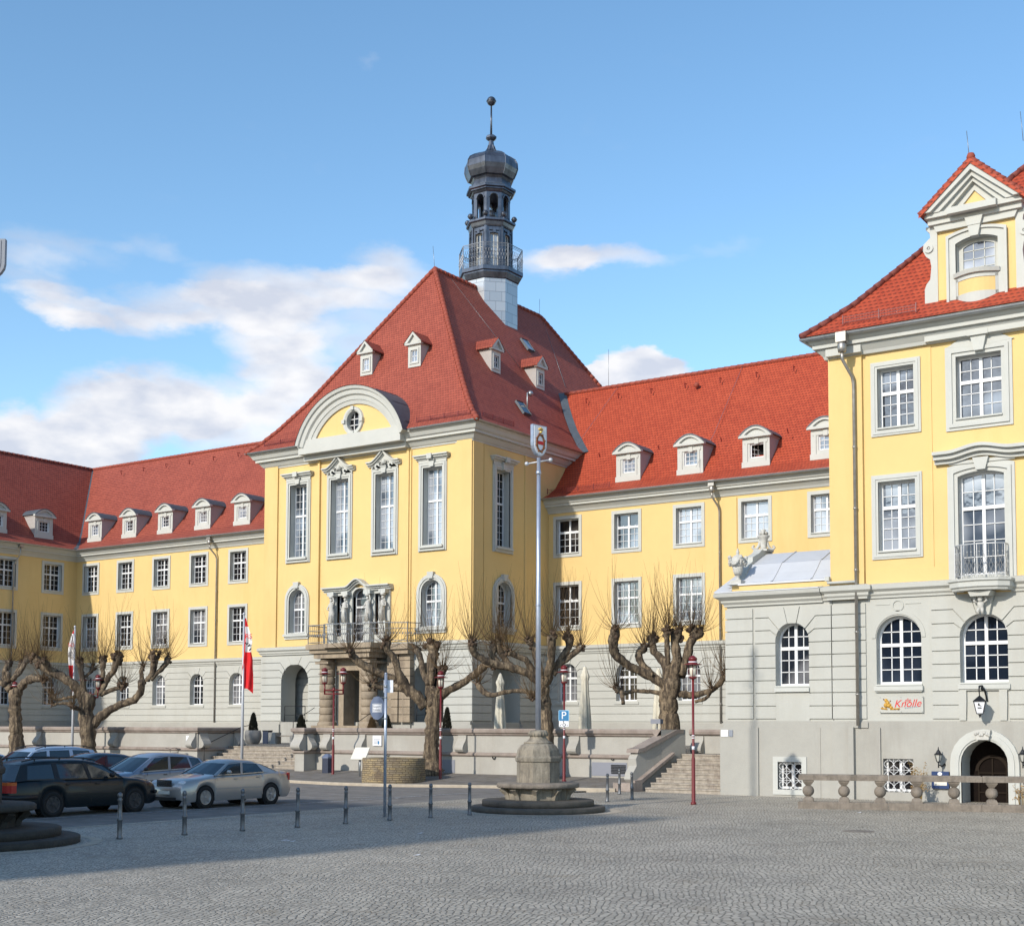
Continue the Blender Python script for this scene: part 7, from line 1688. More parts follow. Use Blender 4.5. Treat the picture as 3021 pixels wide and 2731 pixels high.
def lanterns():
    # hanging lantern over the door
    c = onY('A6', 1432, 290, YP-.5); x, y, z = c; t = thing('wall_lantern', 'large hanging lantern with white panes on a curved bracket above the door', 'lantern', (x, YP, z))
    b = MB(); b.tube([(x+.02, YP-.09, z+.05), (x+.02, YP-.2, z-.28), (x+.02, YP-.1, z-.3)], .018, 5); b.tube([(x+.1, YP-.02, z+.0), (x+.06, YP-.12, z+.28), (x+.02, YP-.28, z+.46), (x, y, z+.44), (x, y-.04, z+.34), (x, y, z+.14)], [.025, .03, .035, .03, .022, .015], 6)
    b.sphere((x+.03, YP-.3, z+.38), .05, 8, sz=1.6); b.build('bracket', 'black_metal', t)
    b = MB(); b.lathe([(.27, .0), (.27, .02), (.10, .13), (.04, .17), (.0, .2)], (x, y, z-.02), 4, pi/4+YAW*0+.25, smooth=False)
    for k in range(4):
        a = pi/4+.25+k*pi/2; b.tube([(x+.24*cos(a), y+.24*sin(a), z-.01), (x+.13*cos(a), y+.13*sin(a), z-.38)], .014, 4, smooth=False); a2 = a+pi/2; b.tube([(x+.13*cos(a), y+.13*sin(a), z-.38), (x+.13*cos(a2), y+.13*sin(a2), z-.38)], .012, 4, smooth=False); b.tube([(x+.24*cos(a), y+.24*sin(a), z-.01), (x+.24*cos(a2), y+.24*sin(a2), z-.01)], .014, 4, smooth=False)
    b.sphere((x, y, z-.46), .03, 8, sz=1.6); b.lathe([(.13, -.40), (.06, -.42), (.02, -.46)], (x, y, z), 4, .25+pi/4, smooth=False); b.build('frame', 'black_metal', t)
    b = MB(); b.lathe([(.225, -.02), (.125, -.37)], (x, y, z), 4, pi/4+.25, smooth=False); b.build('lamp_glass', 'sign_white', t)
    a = -pi/2+.25; n = Vector((cos(a), sin(a), 0)); u = Vector((-sin(a), cos(a), 0)); o = Vector((x, y, z-.12))+n*.155; b = MB(); H = lambda s, d, q: tuple(o+u*s+n*d+Vector((0,0,q)))
    b.prism(H, [(-.05, -.01), (.06, -.03), (.0, .0), (-.01, .05), (-.04, .05)], .0, .012); b.prism(H, [(-.06, -.10), (.05, -.10), (.05, -.075), (-.06, -.075)], -.02, -.008); b.build('emblem', 'ink', t)
    for k, (px, py, lab) in enumerate(((905, 1020, 'small black carriage lantern on the wall left of the arched door'), (1985, 1020, 'small black carriage lantern at the right edge, beyond the arched door'))):
        c = onY('A6', px, py, YP-.36); x, y, z = c; t = thing('wall_lantern', lab, 'lantern', (x, YP, z), None)
        b = MB(); b.tube([(x+.10, YP-.07, z-.20), (x+.06, YP-.2, z-.26), (x, y, z-.2), (x, y, z-.12)], [.04, .02, .02, .03], 6); b.tube([(x, y, z-.30), (x, y, z-.12)], .022, 6)
        b.lathe([(.135, .10), (.135, .12), (.09, .15), (.05, .22), (.02, .26), (.012, .33), (0, .35)], (x, y, z), 6, smooth=False); b.lathe([(.02, -.14), (.06, -.12), (.07, -.10)], (x, y, z), 8)
        for i in range(6): a = i*pi/3; b.tube([(x+.065*cos(a), y+.065*sin(a), z-.1), (x+.12*cos(a), y+.12*sin(a), z+.10)], .007, 4)
        b.build('frame', 'black_metal', t); b = MB(); b.lathe([(.055, -.1), (.11, .10)], (x, y, z), 6, smooth=False); b.build('lamp_glass', 'grey_render', t)
    A, B = onY('A6', 815, 1190, YP-.16), onY('A6', 1040, 1415, YP-.16); t = thing('menu_board', 'dark blue menu case with a white round crest left of the arched door', 'notice board', (A.x, YP-.1, B.z))
    b = MB(); b.box(A.x, B.x, YP-.16, YP-.062, B.z, A.z); b.build('case', 'menu_blue', t); 
    b2 = MB(); q = onY('A6', 922, 1222, YP-.17); b2.prism(lambda s, d, z: (s, YP-.16-d, z), [(q.x+.07*cos(2*pi*k/20), q.z+.055*sin(2*pi*k/20)) for k in range(20)], 0, .01); b2.build('crest', 'sign_white', t)
    b2 = MB(); b2.box(A.x+.08, B.x-.06, YP-.168, YP-.161, B.z+.10, B.z+.26); b2.build('menu_sheet', 'board_cream', t)
lanterns()
def dry_shrub(cx, cy, label, h, r, seed, n=26):
    rnd = random.Random(seed); t = thing('dry_shrub', label, 'shrub', (cx, cy, 0)); b = MB(); lf = MB()
    for k in range(n):
        a = rnd.uniform(0, 2*pi); rr = r*rnd.uniform(.2, 1); L = h*rnd.uniform(.35, 1)*(1.0 if k > 3 else 1.25); p0 = Vector((cx+.08*cos(a), cy+.04*sin(a), 0)); p2 = Vector((cx+rr*cos(a), cy+rr*sin(a)*.45, L)); p1 = p0.lerp(p2, .5)+Vector((-.3*(p2.x-p0.x), 0, .1)); b.tube([p0, p1, p2], [.009, .006, .003], 3)
        for j in range(14):
            f = rnd.uniform(.35, 1.0); p = p1.lerp(p2, (f-.35)/.65)+Vector((rnd.uniform(-.06, .06), rnd.uniform(-.05, .05), rnd.uniform(-.04, .04))); s = rnd.uniform(.012, .028); q = Vector((rnd.uniform(-1, 1), rnd.uniform(-1, 1), rnd.uniform(-1, 1))).normalized()*s; v = q.orthogonal().normalized()*s; lf.face([p-q, p+v, p+q, p-v])
    b.build('stem', 'dry_stem', t); lf.build('leaf', 'dry_leaf', t, fixn=False)
q = onY('A6', 655, 1590, 41.6); dry_shrub(q.x, 41.6, 'dry yellowish shrub against the basement wall between grille window and menu case', 1.15, .34, 5, 44)
q = onY('A6', 1975, 1600, 41.6); dry_shrub(q.x, 41.6, 'small dry shrub at the right edge beyond the arched door', .65, .3, 6, 16)

# ------------------------------------------------------------------ pollarded plane trees
def tree(label, D, k, limbs, seed, base=None, reach=1.0, dens=1.0):
    rnd = random.Random(seed); m = CROP[k][2]/FPX*D
    n = Vector((-sin(YAW), cos(YAW), 0))
    b0 = limbs[0][0]; base = onD(k, b0[0], b0[1], D)
    t = thing('plane_tree', label, 'tree', (base.x, base.y, base.z), 'pollarded plane trees along the terrace')
    wood, knobs = MB(), []
    for li, L in enumerate(limbs):
        wood.cur = 0
        trunk = li == 0; off = 0 if trunk else rnd.uniform(-1.0, 1.0)
        pts, rad = [], []
        for i, p in enumerate(L):
            f = i/(len(L)-1); dd = off*f**1.3
            pts.append(onD(k, p[0], p[1], D)+n*dd); rad.append(p[2]*m*(1.0 if trunk else .95))
        # resample and knobble
        P, Rr = [], []
        for i in range(len(pts)-1):
            a = pts[max(i-1, 0)]; b_ = pts[i]; c = pts[i+1]; d = pts[min(i+2, len(pts)-1)]; q = max(2, int((c-b_).length/.13))
            for j in range(q):
                u = j/q; P.append(.5*((2*b_)+(-a+c)*u+(2*a-5*b_+4*c-d)*u*u+(-a+3*b_-3*c+d)*u**3)); Rr.append(rad[i]+(rad[i+1]-rad[i])*u)
        P.append(pts[-1]); Rr.append(rad[-1])
        for i in range(len(P)):
            amp = .03 if trunk else .035; P[i] = P[i]+Vector((rnd.gauss(0, amp*.5), rnd.gauss(0, amp*.5), rnd.gauss(0, amp*.3))); Rr[i] *= rnd.uniform(.90, 1.13)
        wood.tube(P, Rr, 14 if trunk else 10, lump=.08, rnd=rnd)
        for i in range(1, len(P)-1):                         # burrs
            if rnd.random() < .22:
                v = Vector((rnd.gauss(0,1), rnd.gauss(0,1), rnd.gauss(0,1))).normalized(); r = Rr[i]*rnd.uniform(.28, .5); wood.sphere(P[i]+v*Rr[i]*.8, r, 7, lump=.15, rnd=rnd)
        wood.cur = 0
        if not trunk and len(L[-1]) > 3: knobs.append((P[-1], Rr[-1], P[-1]-P[-3]))
        if not trunk and len(L[-1]) > 3:
            c = P[-1]; r = Rr[-1]
            wood.cur = 1
            for j in range(16):
                v = Vector((rnd.gauss(0,1), rnd.gauss(0,1), rnd.gauss(.3,.9))).normalized(); wood.sphere(c+v*r*rnd.uniform(.7, 1.15)+Vector((0,0,-r*rnd.uniform(0,1.2) if j % 3 == 0 else 0)), r*rnd.uniform(.25, .55), 7, lump=.2, rnd=rnd)
    wood.build('trunk', ['bark', 'bark_head'], t)
    sh = MB()
    for c, r, dr in knobs:
        cnt = int((32+r*115)*dens)
        for j in range(cnt):
            a = rnd.uniform(0, 2*pi); el = rnd.uniform(-.15, 1.45)**1.0; v = Vector((cos(a)*cos(el), sin(a)*cos(el), sin(el)))
            L = reach*rnd.uniform(.6, 2.6)*(.55+.65*max(0, sin(el))); p = c+v*r*.9; P = [p]; d = v.copy(); seg = 6
            wob = Vector((rnd.gauss(0, .1), rnd.gauss(0, .1), 0))
            for s in range(seg):
                d = (d+Vector((0,0,.28 if el > .2 else .20))+wob*.5+Vector((rnd.gauss(0,.05), rnd.gauss(0,.05), 0))).normalized(); p = p+d*L/seg; P.append(p)
            r0 = rnd.uniform(.007, .011); sh.tube(P, [r0, r0*.9, r0*.8, r0*.65, r0*.5, r0*.4, r0*.25], 3, smooth=False, cap=False)
    for L in limbs[1:]:                                      # thin side shoots along the limbs
        for i in range(int(4*dens)):
            a, b_ = L[rnd.randrange(len(L)-1)], L[-1]; p = onD(k, a[0]+rnd.uniform(-10, 10), a[1], D); v = Vector((rnd.gauss(0,1), rnd.gauss(0,1), .5)).normalized(); P = [p]
            for s in range(4): v = (v+Vector((0,0,.2))).normalized(); p = p+v*rnd.uniform(.1, .28); P.append(p)
            sh.tube(P, [.008, .007, .005, .004, .003], 3, smooth=False, cap=False)
    sh.build('shoots', 'shoot_bark', t, fixn=False)
K = 1
tree('thick pollarded plane tree beside the stone well with a long limb reaching right', 55.8, 'R4', [
 [(1400,1545,88),(1395,1480,66),(1392,1350,52),(1400,1180,50),(1410,1060,56),(1425,960,60)],
 [(1345,1060,40),(1300,990,44),(1245,945,38),(1200,880,32),(1160,800,26),(1130,720,24),(1085,650,26),(1080,600,34,K)],
 [(1240,960,36),(1160,870,30),(1040,825,26),(930,775,28),(870,730,32),(830,690,30),(825,660,28,K)],
 [(1260,965,20),(1180,935,17),(1090,922,17),(1010,915,20),(975,890,28,K)],
 [(975,890,16),(955,935,12)],
 [(1385,1050,34),(1378,900,30),(1392,760,42),(1395,650,36),(1400,625,52,K)],
 [(1365,900,22),(1330,800,22),(1310,720,22),(1285,640,28,K)],
 [(1440,1000,40),(1500,945,32),(1600,895,28),(1700,825,28),(1790,755,28),(1830,770,20,K)],
 [(1440,940,24),(1460,860,24),(1480,790,30,K)],
 [(1420,930,30),(1425,1040,26),(1400,1120,14)]], 1)
tree('pollarded plane tree directly behind the tall mast', 52.5, 'R6', [
 [(575,1480,70),(570,1380,50),(566,1270,40),(562,1100,36),(548,960,38),(540,870,40)],
 [(515,880,30),(440,822,26),(330,792,27),(230,765,26),(150,738,24),(105,700,25),(92,640,28,K)],
 [(270,775,20),(225,710,20),(230,650,24,K)],[(350,792,16),(300,735,20),(255,650,30),(265,620,34,K)],
 [(505,955,16),(400,935,14),(300,945,15),(220,962,16),(165,945,20),(130,890,22,K)],
 [(525,880,26),(470,800,22),(430,740,20),(360,712,20),(320,690,24,K)],
 [(530,870,26),(500,740,22),(480,660,24),(450,620,28,K)],
 [(560,890,30),(580,800,28),(592,700,24),(590,600,32,K)],
 [(600,830,24),(650,735,20),(700,665,22),(700,600,32,K)],
 [(590,805,22),(680,742,18),(735,700,20),(780,665,22,K)],[(475,975,12),(470,985,20,K)]], 2)
tree('squat pollarded plane tree on the terrace near the narrow steps, rightmost of the trees', 54.5, 'R6', [
 [(1345,1360,80),(1345,1170,62),(1335,1050,56),(1335,960,60),(1352,880,62)],
 [(1310,900,40),(1230,850,30),(1150,810,28),(1060,770,26),(1000,710,30),(978,650,34),(988,590,34),(990,560,32,K)],
 [(1265,870,22),(1190,790,22),(1150,740,24),(1150,690,26),(1190,655,26,K)],
 [(1290,955,16),(1200,938,14),(1100,940,14),(1050,948,16),(1015,915,22,K)],[(1030,930,14),(1040,1020,12)],
 [(1330,870,36),(1318,770,34),(1262,700,24),(1240,650,24),(1245,595,28,K)],
 [(1330,780,22),(1322,690,18),(1320,610,20),(1318,560,26,K)],
 [(1365,870,44),(1385,740,32),(1375,650,30),(1390,555,38,K)],
 [(1405,840,38),(1445,740,32),(1470,640,28),(1500,590,28),(1490,550,32,K)],[(1480,620,22),(1535,570,26),(1545,555,24,K)],
 [(1400,955,26),(1490,962,22),(1560,950,19),(1620,920,18),(1660,870,20),(1680,830,24,K)],[(1500,1005,12),(1560,990,12),(1585,950,14),(1588,920,14,K)]], 3)
tree('broad pollarded plane tree with a long low limb, behind the parked cars', 67.0, 'S6', [
 [(880,1330,110),(875,1000,72),(868,850,74),(850,700,72),(858,600,78),(870,500,74)],
 [(915,800,50),(1010,710,44),(1120,640,42),(1230,590,40),(1350,552,38),(1420,480,36),(1440,400,38),(1430,370,34)],
 [(1430,390,22),(1392,300,24),(1400,210,22,K)],[(1460,370,30),(1515,270,30),(1535,180,40),(1545,110,50,K)],[(1490,350,22),(1590,250,24),(1640,180,30),(1645,140,28,K)],
 [(830,580,44),(750,420,46),(640,340,48),(520,270,46),(420,205,46),(365,150,48,K)],[(570,300,30),(500,230,34),(490,160,34,K)],
 [(830,500,38),(820,350,28),(800,230,32),(790,165,40,K)],[(800,330,16),(870,290,16),(895,230,32,K)],
 [(960,500,30),(1000,340,22),(992,200,28),(975,140,38,K)],[(990,500,34),(1075,330,30),(1130,250,30),(1165,120,52,K)],
 [(1000,500,24),(1110,450,22),(1190,430,24),(1225,395,42,K)],
 [(750,515,18),(640,532,15),(540,552,15),(490,500,24,K)],[(740,585,15),(600,588,13),(520,600,18,K)],[(790,640,24),(765,620,26,K)]], 4, reach=1.05)
tree('pollarded plane tree cut off at the left edge beside the farthest lamp', 70.4, 'S6', [
 [(165,1320,110),(165,1050,72),(155,800,60),(150,550,60),(155,440,64)],
 [(200,430,44),(300,355,40),(420,340,40),(490,345,30,K)],[(110,450,44),(45,380,32),(20,280,30),(38,170,32,K)],
 [(60,400,34),(-60,340,32),(-130,220,32,K)],[(120,360,28),(175,280,26),(212,180,26),(208,120,32,K)],[(140,350,22),(158,170,26,K)],[(90,380,24),(70,300,24),(60,280,20)]], 5)

# ------------------------------------------------------------------ parked cars
def interp(P, x):
    if x <= P[0][0]: return P[0][1]
    for (a, za), (b, zb) in zip(P, P[1:]):
        if x <= b: return za+(zb-za)*(x-a)/(b-a)
    return P[-1][1]
def car(name, label, xc, y0, hd, sp, paint, L, W, H, k=1.0):
    """hd -1: nose towards -Y at y0; +1: nose towards +Y at y0. sp holds the side profile as fractions."""
    def T(x, y, z): return (xc+y*hd*-1, y0-hd*x, z)          # x from nose to tail
    t = thing(name, label, 'car', T(L/2, 0, 0)); hw = W/2
    wr = sp['wr']*L; xw = [sp['wf']*L, sp['wb']*L]; ra = wr*1.17; sill = .17*k
    top = [(a*L, b*H) for a, b in sp['top']]                 # hood / belt / boot line
    bot = [(0, .19*H), (.04*L, .14*H), (L*.95, .15*H), (L, .24*H)]
    xs = sorted(set([0, .012*L, .03*L, .06*L]+[L*i/60 for i in range(4, 58)]+[.965*L, .985*L, L]+[x+ra*cos(pi*j/12) for x in xw for j in range(13)]))
    b = MB(); b.smooth = True; rows = []
    for x in xs:
        e = min(x, L-x); tp = interp(top, x); bt = interp(bot, x)
        wf = 1-.17*max(0, 1-e/(.14*L))**2.2
        za = bt
        for w_ in xw:
            if abs(x-w_) < ra: za = max(za, wr*.98+sqrt(ra*ra-(x-w_)**2))
        za = min(za, tp-.14*H); w = hw*wf
        zl = [za, za+(tp-za)*.12, za+(tp-za)*.45, za+(tp-za)*.72, za+(tp-za)*.88, za+(tp-za)*.97, tp+.012, tp+.03, tp+.04]
        yl = [w*.955, w*.985, w, w*.985, w*.955, w*.90, w*.78, w*.4, 0]
        rows.append([(x, y, z) for y, z in zip(yl, zl)])
    vs, fs = [], []; n = len(rows[0])
    for r in rows:
        for sg in (1, -1): vs += [T(x, y*sg, z) for x, y, z in r]
    for i in range(len(rows)-1):
        for s_ in (0, 1):
            for j in range(n-1): a = i*2*n+s_*n+j; c = (i+1)*2*n+s_*n+j; fs.append((a, a+1, c+1, c))
    for i in (0, len(rows)-1):
        for j in range(n-1): a = i*2*n+j; fs.append((a, a+1, a+n+1, a+n))
    b.mesh(vs, fs); 
    # roof panel, pillars
    rib = [(a*L, c*L) for a, c, _ in sp['rib']]; kinds = [q for _, _, q in sp['rib']]; roof = [(a*L, c*H) for a, c in sp['roof']]
    wb = hw*.93; wt = hw*.72
    def P(xb, xt, f, out=0): 
        z0 = interp(top, xb)-.015; z1 = interp(roof, xt)-.055*H; y = wb+(wt-wb)*max(f, 0)**1.15+out*.02; return (xb+(xt-xb)*f, y, z0+(z1-z0)*f)
    g = MB(); g.smooth = False
    def quad(mb, i, f0, f1, xb0, xt0, xb1, xt1, out):
        for sg in (1, -1):
            m = [P(xb0, xt0, f0, out), P(xb1, xt1, f0, out), P(xb1, xt1, f1, out), P(xb0, xt0, f1, out)]; mb.face([T(x, y*sg, z) for x, y, z in m])
    N = len(rib)
    for i in range(N-1):
        (xb0, xt0), (xb1, xt1) = rib[i], rib[i+1]
        if kinds[i] == 'g':
            quad(g, i, .0, 1, xb0, xt0, xb1, xt1, -.3)
            quad(b, i, -.02, .06, xb0, xt0, xb1, xt1, .1); quad(b, i, .93, 1.0, xb0, xt0, xb1, xt1, .1)
        else:
            quad(b, i, -.02, 1, xb0, xt0, xb1, xt1, .15)
    def across(mb, xb, xt, f, lift=0): 
        x, y, z = P(xb, xt, f); return [(x-bend*(1 if xb < L/2 else -1), yy, z+lift+cr) for yy, bend, cr in ((y, 0, 0), (y*.5, .05*k, .022*k), (0, .065*k, .03*k), (-y*.5, .05*k, .022*k), (-y, 0, 0))]
    (xb0, xt0), (xb1, xt1) = rib[0], rib[-1]
    ws = [across(g, xb0, xt0, f) for f in (0, .5, 1)]; rw = [across(g, xb1, xt1, f) for f in (0, .5, 1)]
    for R_, mb in ((ws, 'w'), (rw, 'r')):
        m = g; 
        for r0, r1 in zip(R_, R_[1:]):
            for j in range(4): m.face([T(*r0[j]), T(*r0[j+1]), T(*r1[j+1]), T(*r1[j])])
        for sg in (1, -1):                                   # painted screen pillars
            lo = R_[0][0], R_[-1][0]; 
            q0 = Vector(R_[0][0]), Vector(R_[-1][0]); w_ = .06*k
            b.face([T(q0[0].x, sg*(q0[0].y+.01), q0[0].z+.01), T(q0[0].x-.015, sg*(q0[0].y-w_), q0[0].z+.018), T(q0[1].x-.015, sg*(q0[1].y-w_), q0[1].z+.018), T(q0[1].x, sg*(q0[1].y+.01), q0[1].z+.01)])
    m = 10; rr = []
    for i in range(m+1):
        x = xt0+(xt1-xt0)*i/m; z = interp(roof, x); e = -.055*H if i in (0, m) else -.018*H if i in (1, m-1) else 0
        z_edge = interp(roof, x)-.055*H; bump = (0 if i in (0, m) else .028*H if i in (1, m-1) else .05*H); 
        rr.append([(x, wt, z_edge), (x, wt*.93, z_edge+.5*bump+.01), (x, wt*.5, z_edge+bump+.018*k), (x, 0, z_edge+bump+.026*k), (x, -wt*.5, z_edge+bump+.018*k), (x, -wt*.93, z_edge+.5*bump+.01), (x, -wt, z_edge)])
    for r0, r1 in zip(rr, rr[1:]):
        for j in range(6): b.face([T(*r0[j]), T(*r0[j+1]), T(*r1[j+1]), T(*r1[j])])
    body = b.build('body', paint, t, merge=True)
    g.build('window_glass', sp.get('glass', 'car_glass'), t, fixn=False)
    tr = MB(); (xb0, xt0) = rib[0]
    for xx in (sp['doors']):
        tp = interp(top, xx*L)
        for sg in (1, -1): y = sg*(hw*1.001); tr.mesh([T(xx*L-.006, y, .24*H), T(xx*L+.006, y, .24*H), T(xx*L+.006, y*.965, tp-.04), T(xx*L-.006, y*.965, tp-.04)], [(0,1,2,3)])
    for xx in sp['handles']:
        for sg in (1, -1):
            z = interp(top, xx*L)-.10*H; y0_, y1_ = hw*.975, hw*1.01; q = [T(xx*L+a, sg*yy, z+c) for yy in (y0_, y1_) for a, c in ((-.07*k, -.012), (.07*k, -.012), (.07*k, .012), (-.07*k, .012))]; tr.mesh(q, [(0,1,2,3),(4,5,6,7),(0,1,5,4),(1,2,6,5),(2,3,7,6),(3,0,4,7)])
    for xa_, xb_ in ((xw[0]+ra*1.05, xw[1]-ra*1.05),):
        for sg in (1, -1): z = .40*H; q = [T(x, sg*yy, z+c) for yy in (hw*.98, hw*1.012) for x, c in ((xa_, -.02), (xb_, -.02), (xb_, .02), (xa_, .02))]; tr.mesh(q, [(0,1,2,3),(4,5,6,7),(0,1,5,4),(1,2,6,5),(2,3,7,6),(3,0,4,7)])
    tr.build('trim_strip', sp.get('strip', 'trim_black'), t, fixn=False)
    for x in xw:
        for sg in (1, -1):
            w = thing('wheel', None, None, T(x, sg*(hw-.10*k), wr)); w.parent = t; w.matrix_parent_inverse = Matrix.Translation(parent_loc(t)).inverted()
            def ringw(mb, prof, nn=28):
                vs = []
                for r, d in prof:
                    for i in range(nn): a = 2*pi*i/nn; vs.append(T(x+r*cos(a), sg*(hw-.10*k+d), wr+r*sin(a)))
                m_ = len(prof); mb.mesh(vs, [(q*nn+i, q*nn+(i+1) % nn, (q+1)*nn+(i+1) % nn, (q+1)*nn+i) for q in range(m_-1) for i in range(nn)]+[tuple(range((m_-1)*nn, m_*nn))])
            b = MB(); b.smooth = True; ringw(b, [(wr*.6, -.10*k), (wr*.95, -.10*k), (wr, -.07*k), (wr, .05*k), (wr*.95, .085*k), (wr*.70, .09*k), (wr*.66, .06*k), (.02, .05*k)]); b.build('tyre', 'tyre', w)
            b = MB(); ringw(b, [(wr*.665, .062*k), (wr*.66, .088*k), (wr*.58, .085*k), (wr*.54, .068*k), (.02, .066*k)])
            for j in range(7):
                a = 2*pi*j/7+.2; v = []
                for rr_, da, dd in ((wr*.16, .30, .09), (wr*.16, -.30, .09), (wr*.60, -.16, .088), (wr*.60, .16, .088)): v.append(T(x+rr_*cos(a+da), sg*(hw-.10*k+dd*k), wr+rr_*sin(a+da)))
                b.face(v)
            ringw(b, [(wr*.17, .085*k), (wr*.14, .10*k), (.01, .102*k)], 16)
            b.build('rim', sp.get('rim', 'hubcap'), w)
            b = MB(); ringw(b, [(ra*1.0, -.2*k), (ra*1.0, .055*k)]); b.build('wheel_arch', 'dark_void', t)
    for sg in (1, -1):
        m_ = MB(); x = rib[0][0]+.10*L; z = interp(top, x)+.05*H; c = Vector(T(x, sg*(hw+.06*k), z)); m_.sphere(c, .10*k, 10, sz=.68, sx=1.0, sy=.75); m_.build('mirror', sp.get('mirror', paint), t)
        # lamps
        hl = MB(); xh, zh = sp['hl']; 
        hl.sphere(T(.035*L+.02, sg*hw*.66, zh*H), .15*k, 12, sz=.62, sx=1.05, sy=.9); hl.build('headlight', 'headlight', t)
        tl = MB(); z0, z1 = sp['tl']; q = [T(L*(.965)+dx, sg*y, z*H) for z in (z0, z1) for dx, y in ((-.03, hw*.915), (.02*L, hw*.875), (.0365*L, hw*.79), (.036*L, hw*.56))]
        tl.mesh(q, [(0,1,2,3),(4,5,6,7),(0,1,5,4),(1,2,6,5),(2,3,7,6),(3,0,4,7)]); tl.build('tail_light', 'tail_red', t)
        if sp.get('amber'):
            tl = MB(); zc_ = z0+(z1-z0)*.72; q = [T(L*(.965)+dx, sg*y*1.004, z*H) for z in (zc_, z1+.005) for dx, y in ((-.032, hw*.915), (.02*L, hw*.877), (.0365*L+.004, hw*.79), (.036*L+.004, hw*.56))]; tl.mesh(q, [(0,1,2,3),(4,5,6,7),(0,1,5,4),(1,2,6,5),(2,3,7,6),(3,0,4,7)]); tl.build('indicator', 'tail_amber', t)
    gr = MB(); zg = sp['hl'][1]*H
    for i in range(4): z = zg-.07*k+i*.045*k; q = [T(x, y, z+c) for x, c in ((-.012, 0), (-.012, .018*k), (.05, .018*k), (.05, 0)) for y in (-hw*.36, hw*.36)]; gr.mesh(q, [(0,1,3,2),(2,3,5,4),(0,2,4,6),(1,3,5,7)])
    gr.build('grille', 'chrome', t)
    gr = MB(); gr.mesh([T(-.005, y, z) for y, z in ((-hw*.38, zg-.09*k), (hw*.38, zg-.09*k), (hw*.38, zg+.11*k), (-hw*.38, zg+.11*k))], [(0,1,2,3)]); gr.mesh([T(-.004, y, z) for y, z in ((-hw*.6, .17*H), (hw*.6, .17*H), (hw*.6, .24*H), (-hw*.6, .24*H))], [(0,1,2,3)]); gr.build('grille_back', 'trim_black', t, fixn=False)
    pl = MB(); pl.mesh([T(x, y, z) for x in (-.03, 0) for y, z in ((-.23*k, .30*H), (.23*k, .30*H), (.23*k, .30*H+.10*k), (-.23*k, .30*H+.10*k))], [(0,1,2,3),(4,5,6,7),(0,1,5,4),(1,2,6,5),(2,3,7,6),(3,0,4,7)]); pl.build('number_plate', 'plate', t)
    zp = sp.get('rp', .44)*H; pl = MB(); pl.mesh([T(x, y, z) for x in (L-.02, L+.015) for y, z in ((-.24*k, zp), (.24*k, zp), (.24*k, zp+.11*k), (-.24*k, zp+.11*k))], [(0,1,2,3),(4,5,6,7),(0,1,5,4),(1,2,6,5),(2,3,7,6),(3,0,4,7)]); pl.build('number_plate', 'plate', t)
    un = MB(); x0_, x1_ = .06*L, .94*L; un.mesh([T(x, y, z) for z in (.15*H, .42*H) for x, y in ((x0_, -hw*.8), (x1_, -hw*.8), (x1_, hw*.8), (x0_, hw*.8))], [(0,3,2,1),(0,1,5,4),(1,2,6,5),(2,3,7,6),(3,0,4,7)]); un.build('underbody', 'dark_void', t)
    if sp.get('rack'):
        b = MB(); a, c = sp['rack']
        for sg in (1, -1):
            pts = [T((a+(c-a)*i/6)*L, sg*wt*.93, interp(roof, (a+(c-a)*i/6)*L)+(.045*k if 0 < i < 6 else 0)) for i in range(7)]; b.tube(pts, .018*k, 5)
            for i in (1, 3, 5): p = pts[i]; b.tube([p, (p[0], p[1], p[2]-.06*k)], .02*k, 5)
        b.build('roof_rail', 'trim_black', t)
    if sp.get('bump'):
        b = MB(); b.tube([T(.03*L, hw*.99, .36*H), T(-.02, hw*.8, .36*H), T(-.05, 0, .36*H), T(-.02, -hw*.8, .36*H), T(.03*L, -hw*.99, .36*H)], .05*k, 6); b.tube([T(.84*L, hw*1.0, .36*H), T(.97*L, hw*.96, .36*H), T(L+.03, hw*.8, .36*H), T(L+.05, 0, .36*H), T(L+.03, -hw*.8, .36*H), T(.97*L, -hw*.96, .36*H), T(.84*L, -hw*1.0, .36*H)], .055*k, 6); b.build('bumper', 'trim_black', t)
    w_ = MB(); xb0, xt0 = rib[0]
    for y in (.1, -.45): p0 = P(xb0, xt0, .03); w_.tube([T(xb0-.02-.05*k, hw*y+.35*hw, p0[2]+.03), T(xb0+.05-.03*k, hw*y-.3*hw, p0[2]+.09)], .010*k, 4, smooth=False)
    w_.build('wiper', 'trim_black', t)
    return t
SALOON = dict(wr=.070, wf=.188, wb=.785, top=[(0,.44),(.01,.50),(.03,.545),(.10,.60),(.25,.665),(.30,.69),(.55,.70),(.80,.735),(.90,.725),(.965,.70),(.985,.62),(1,.46)],
 roof=[(.38,.93),(.45,.985),(.52,1.0),(.62,.99),(.70,.955),(.78,.90)], rib=[(.275,.42,'p'),(.30,.435,'g'),(.505,.535,'p'),(.525,.555,'g'),(.72,.68,'p'),(.84,.72,'')], doors=[.29,.515,.70], handles=[.455,.66], hl=(0,.52), tl=(.52,.68), strip='hubcap')
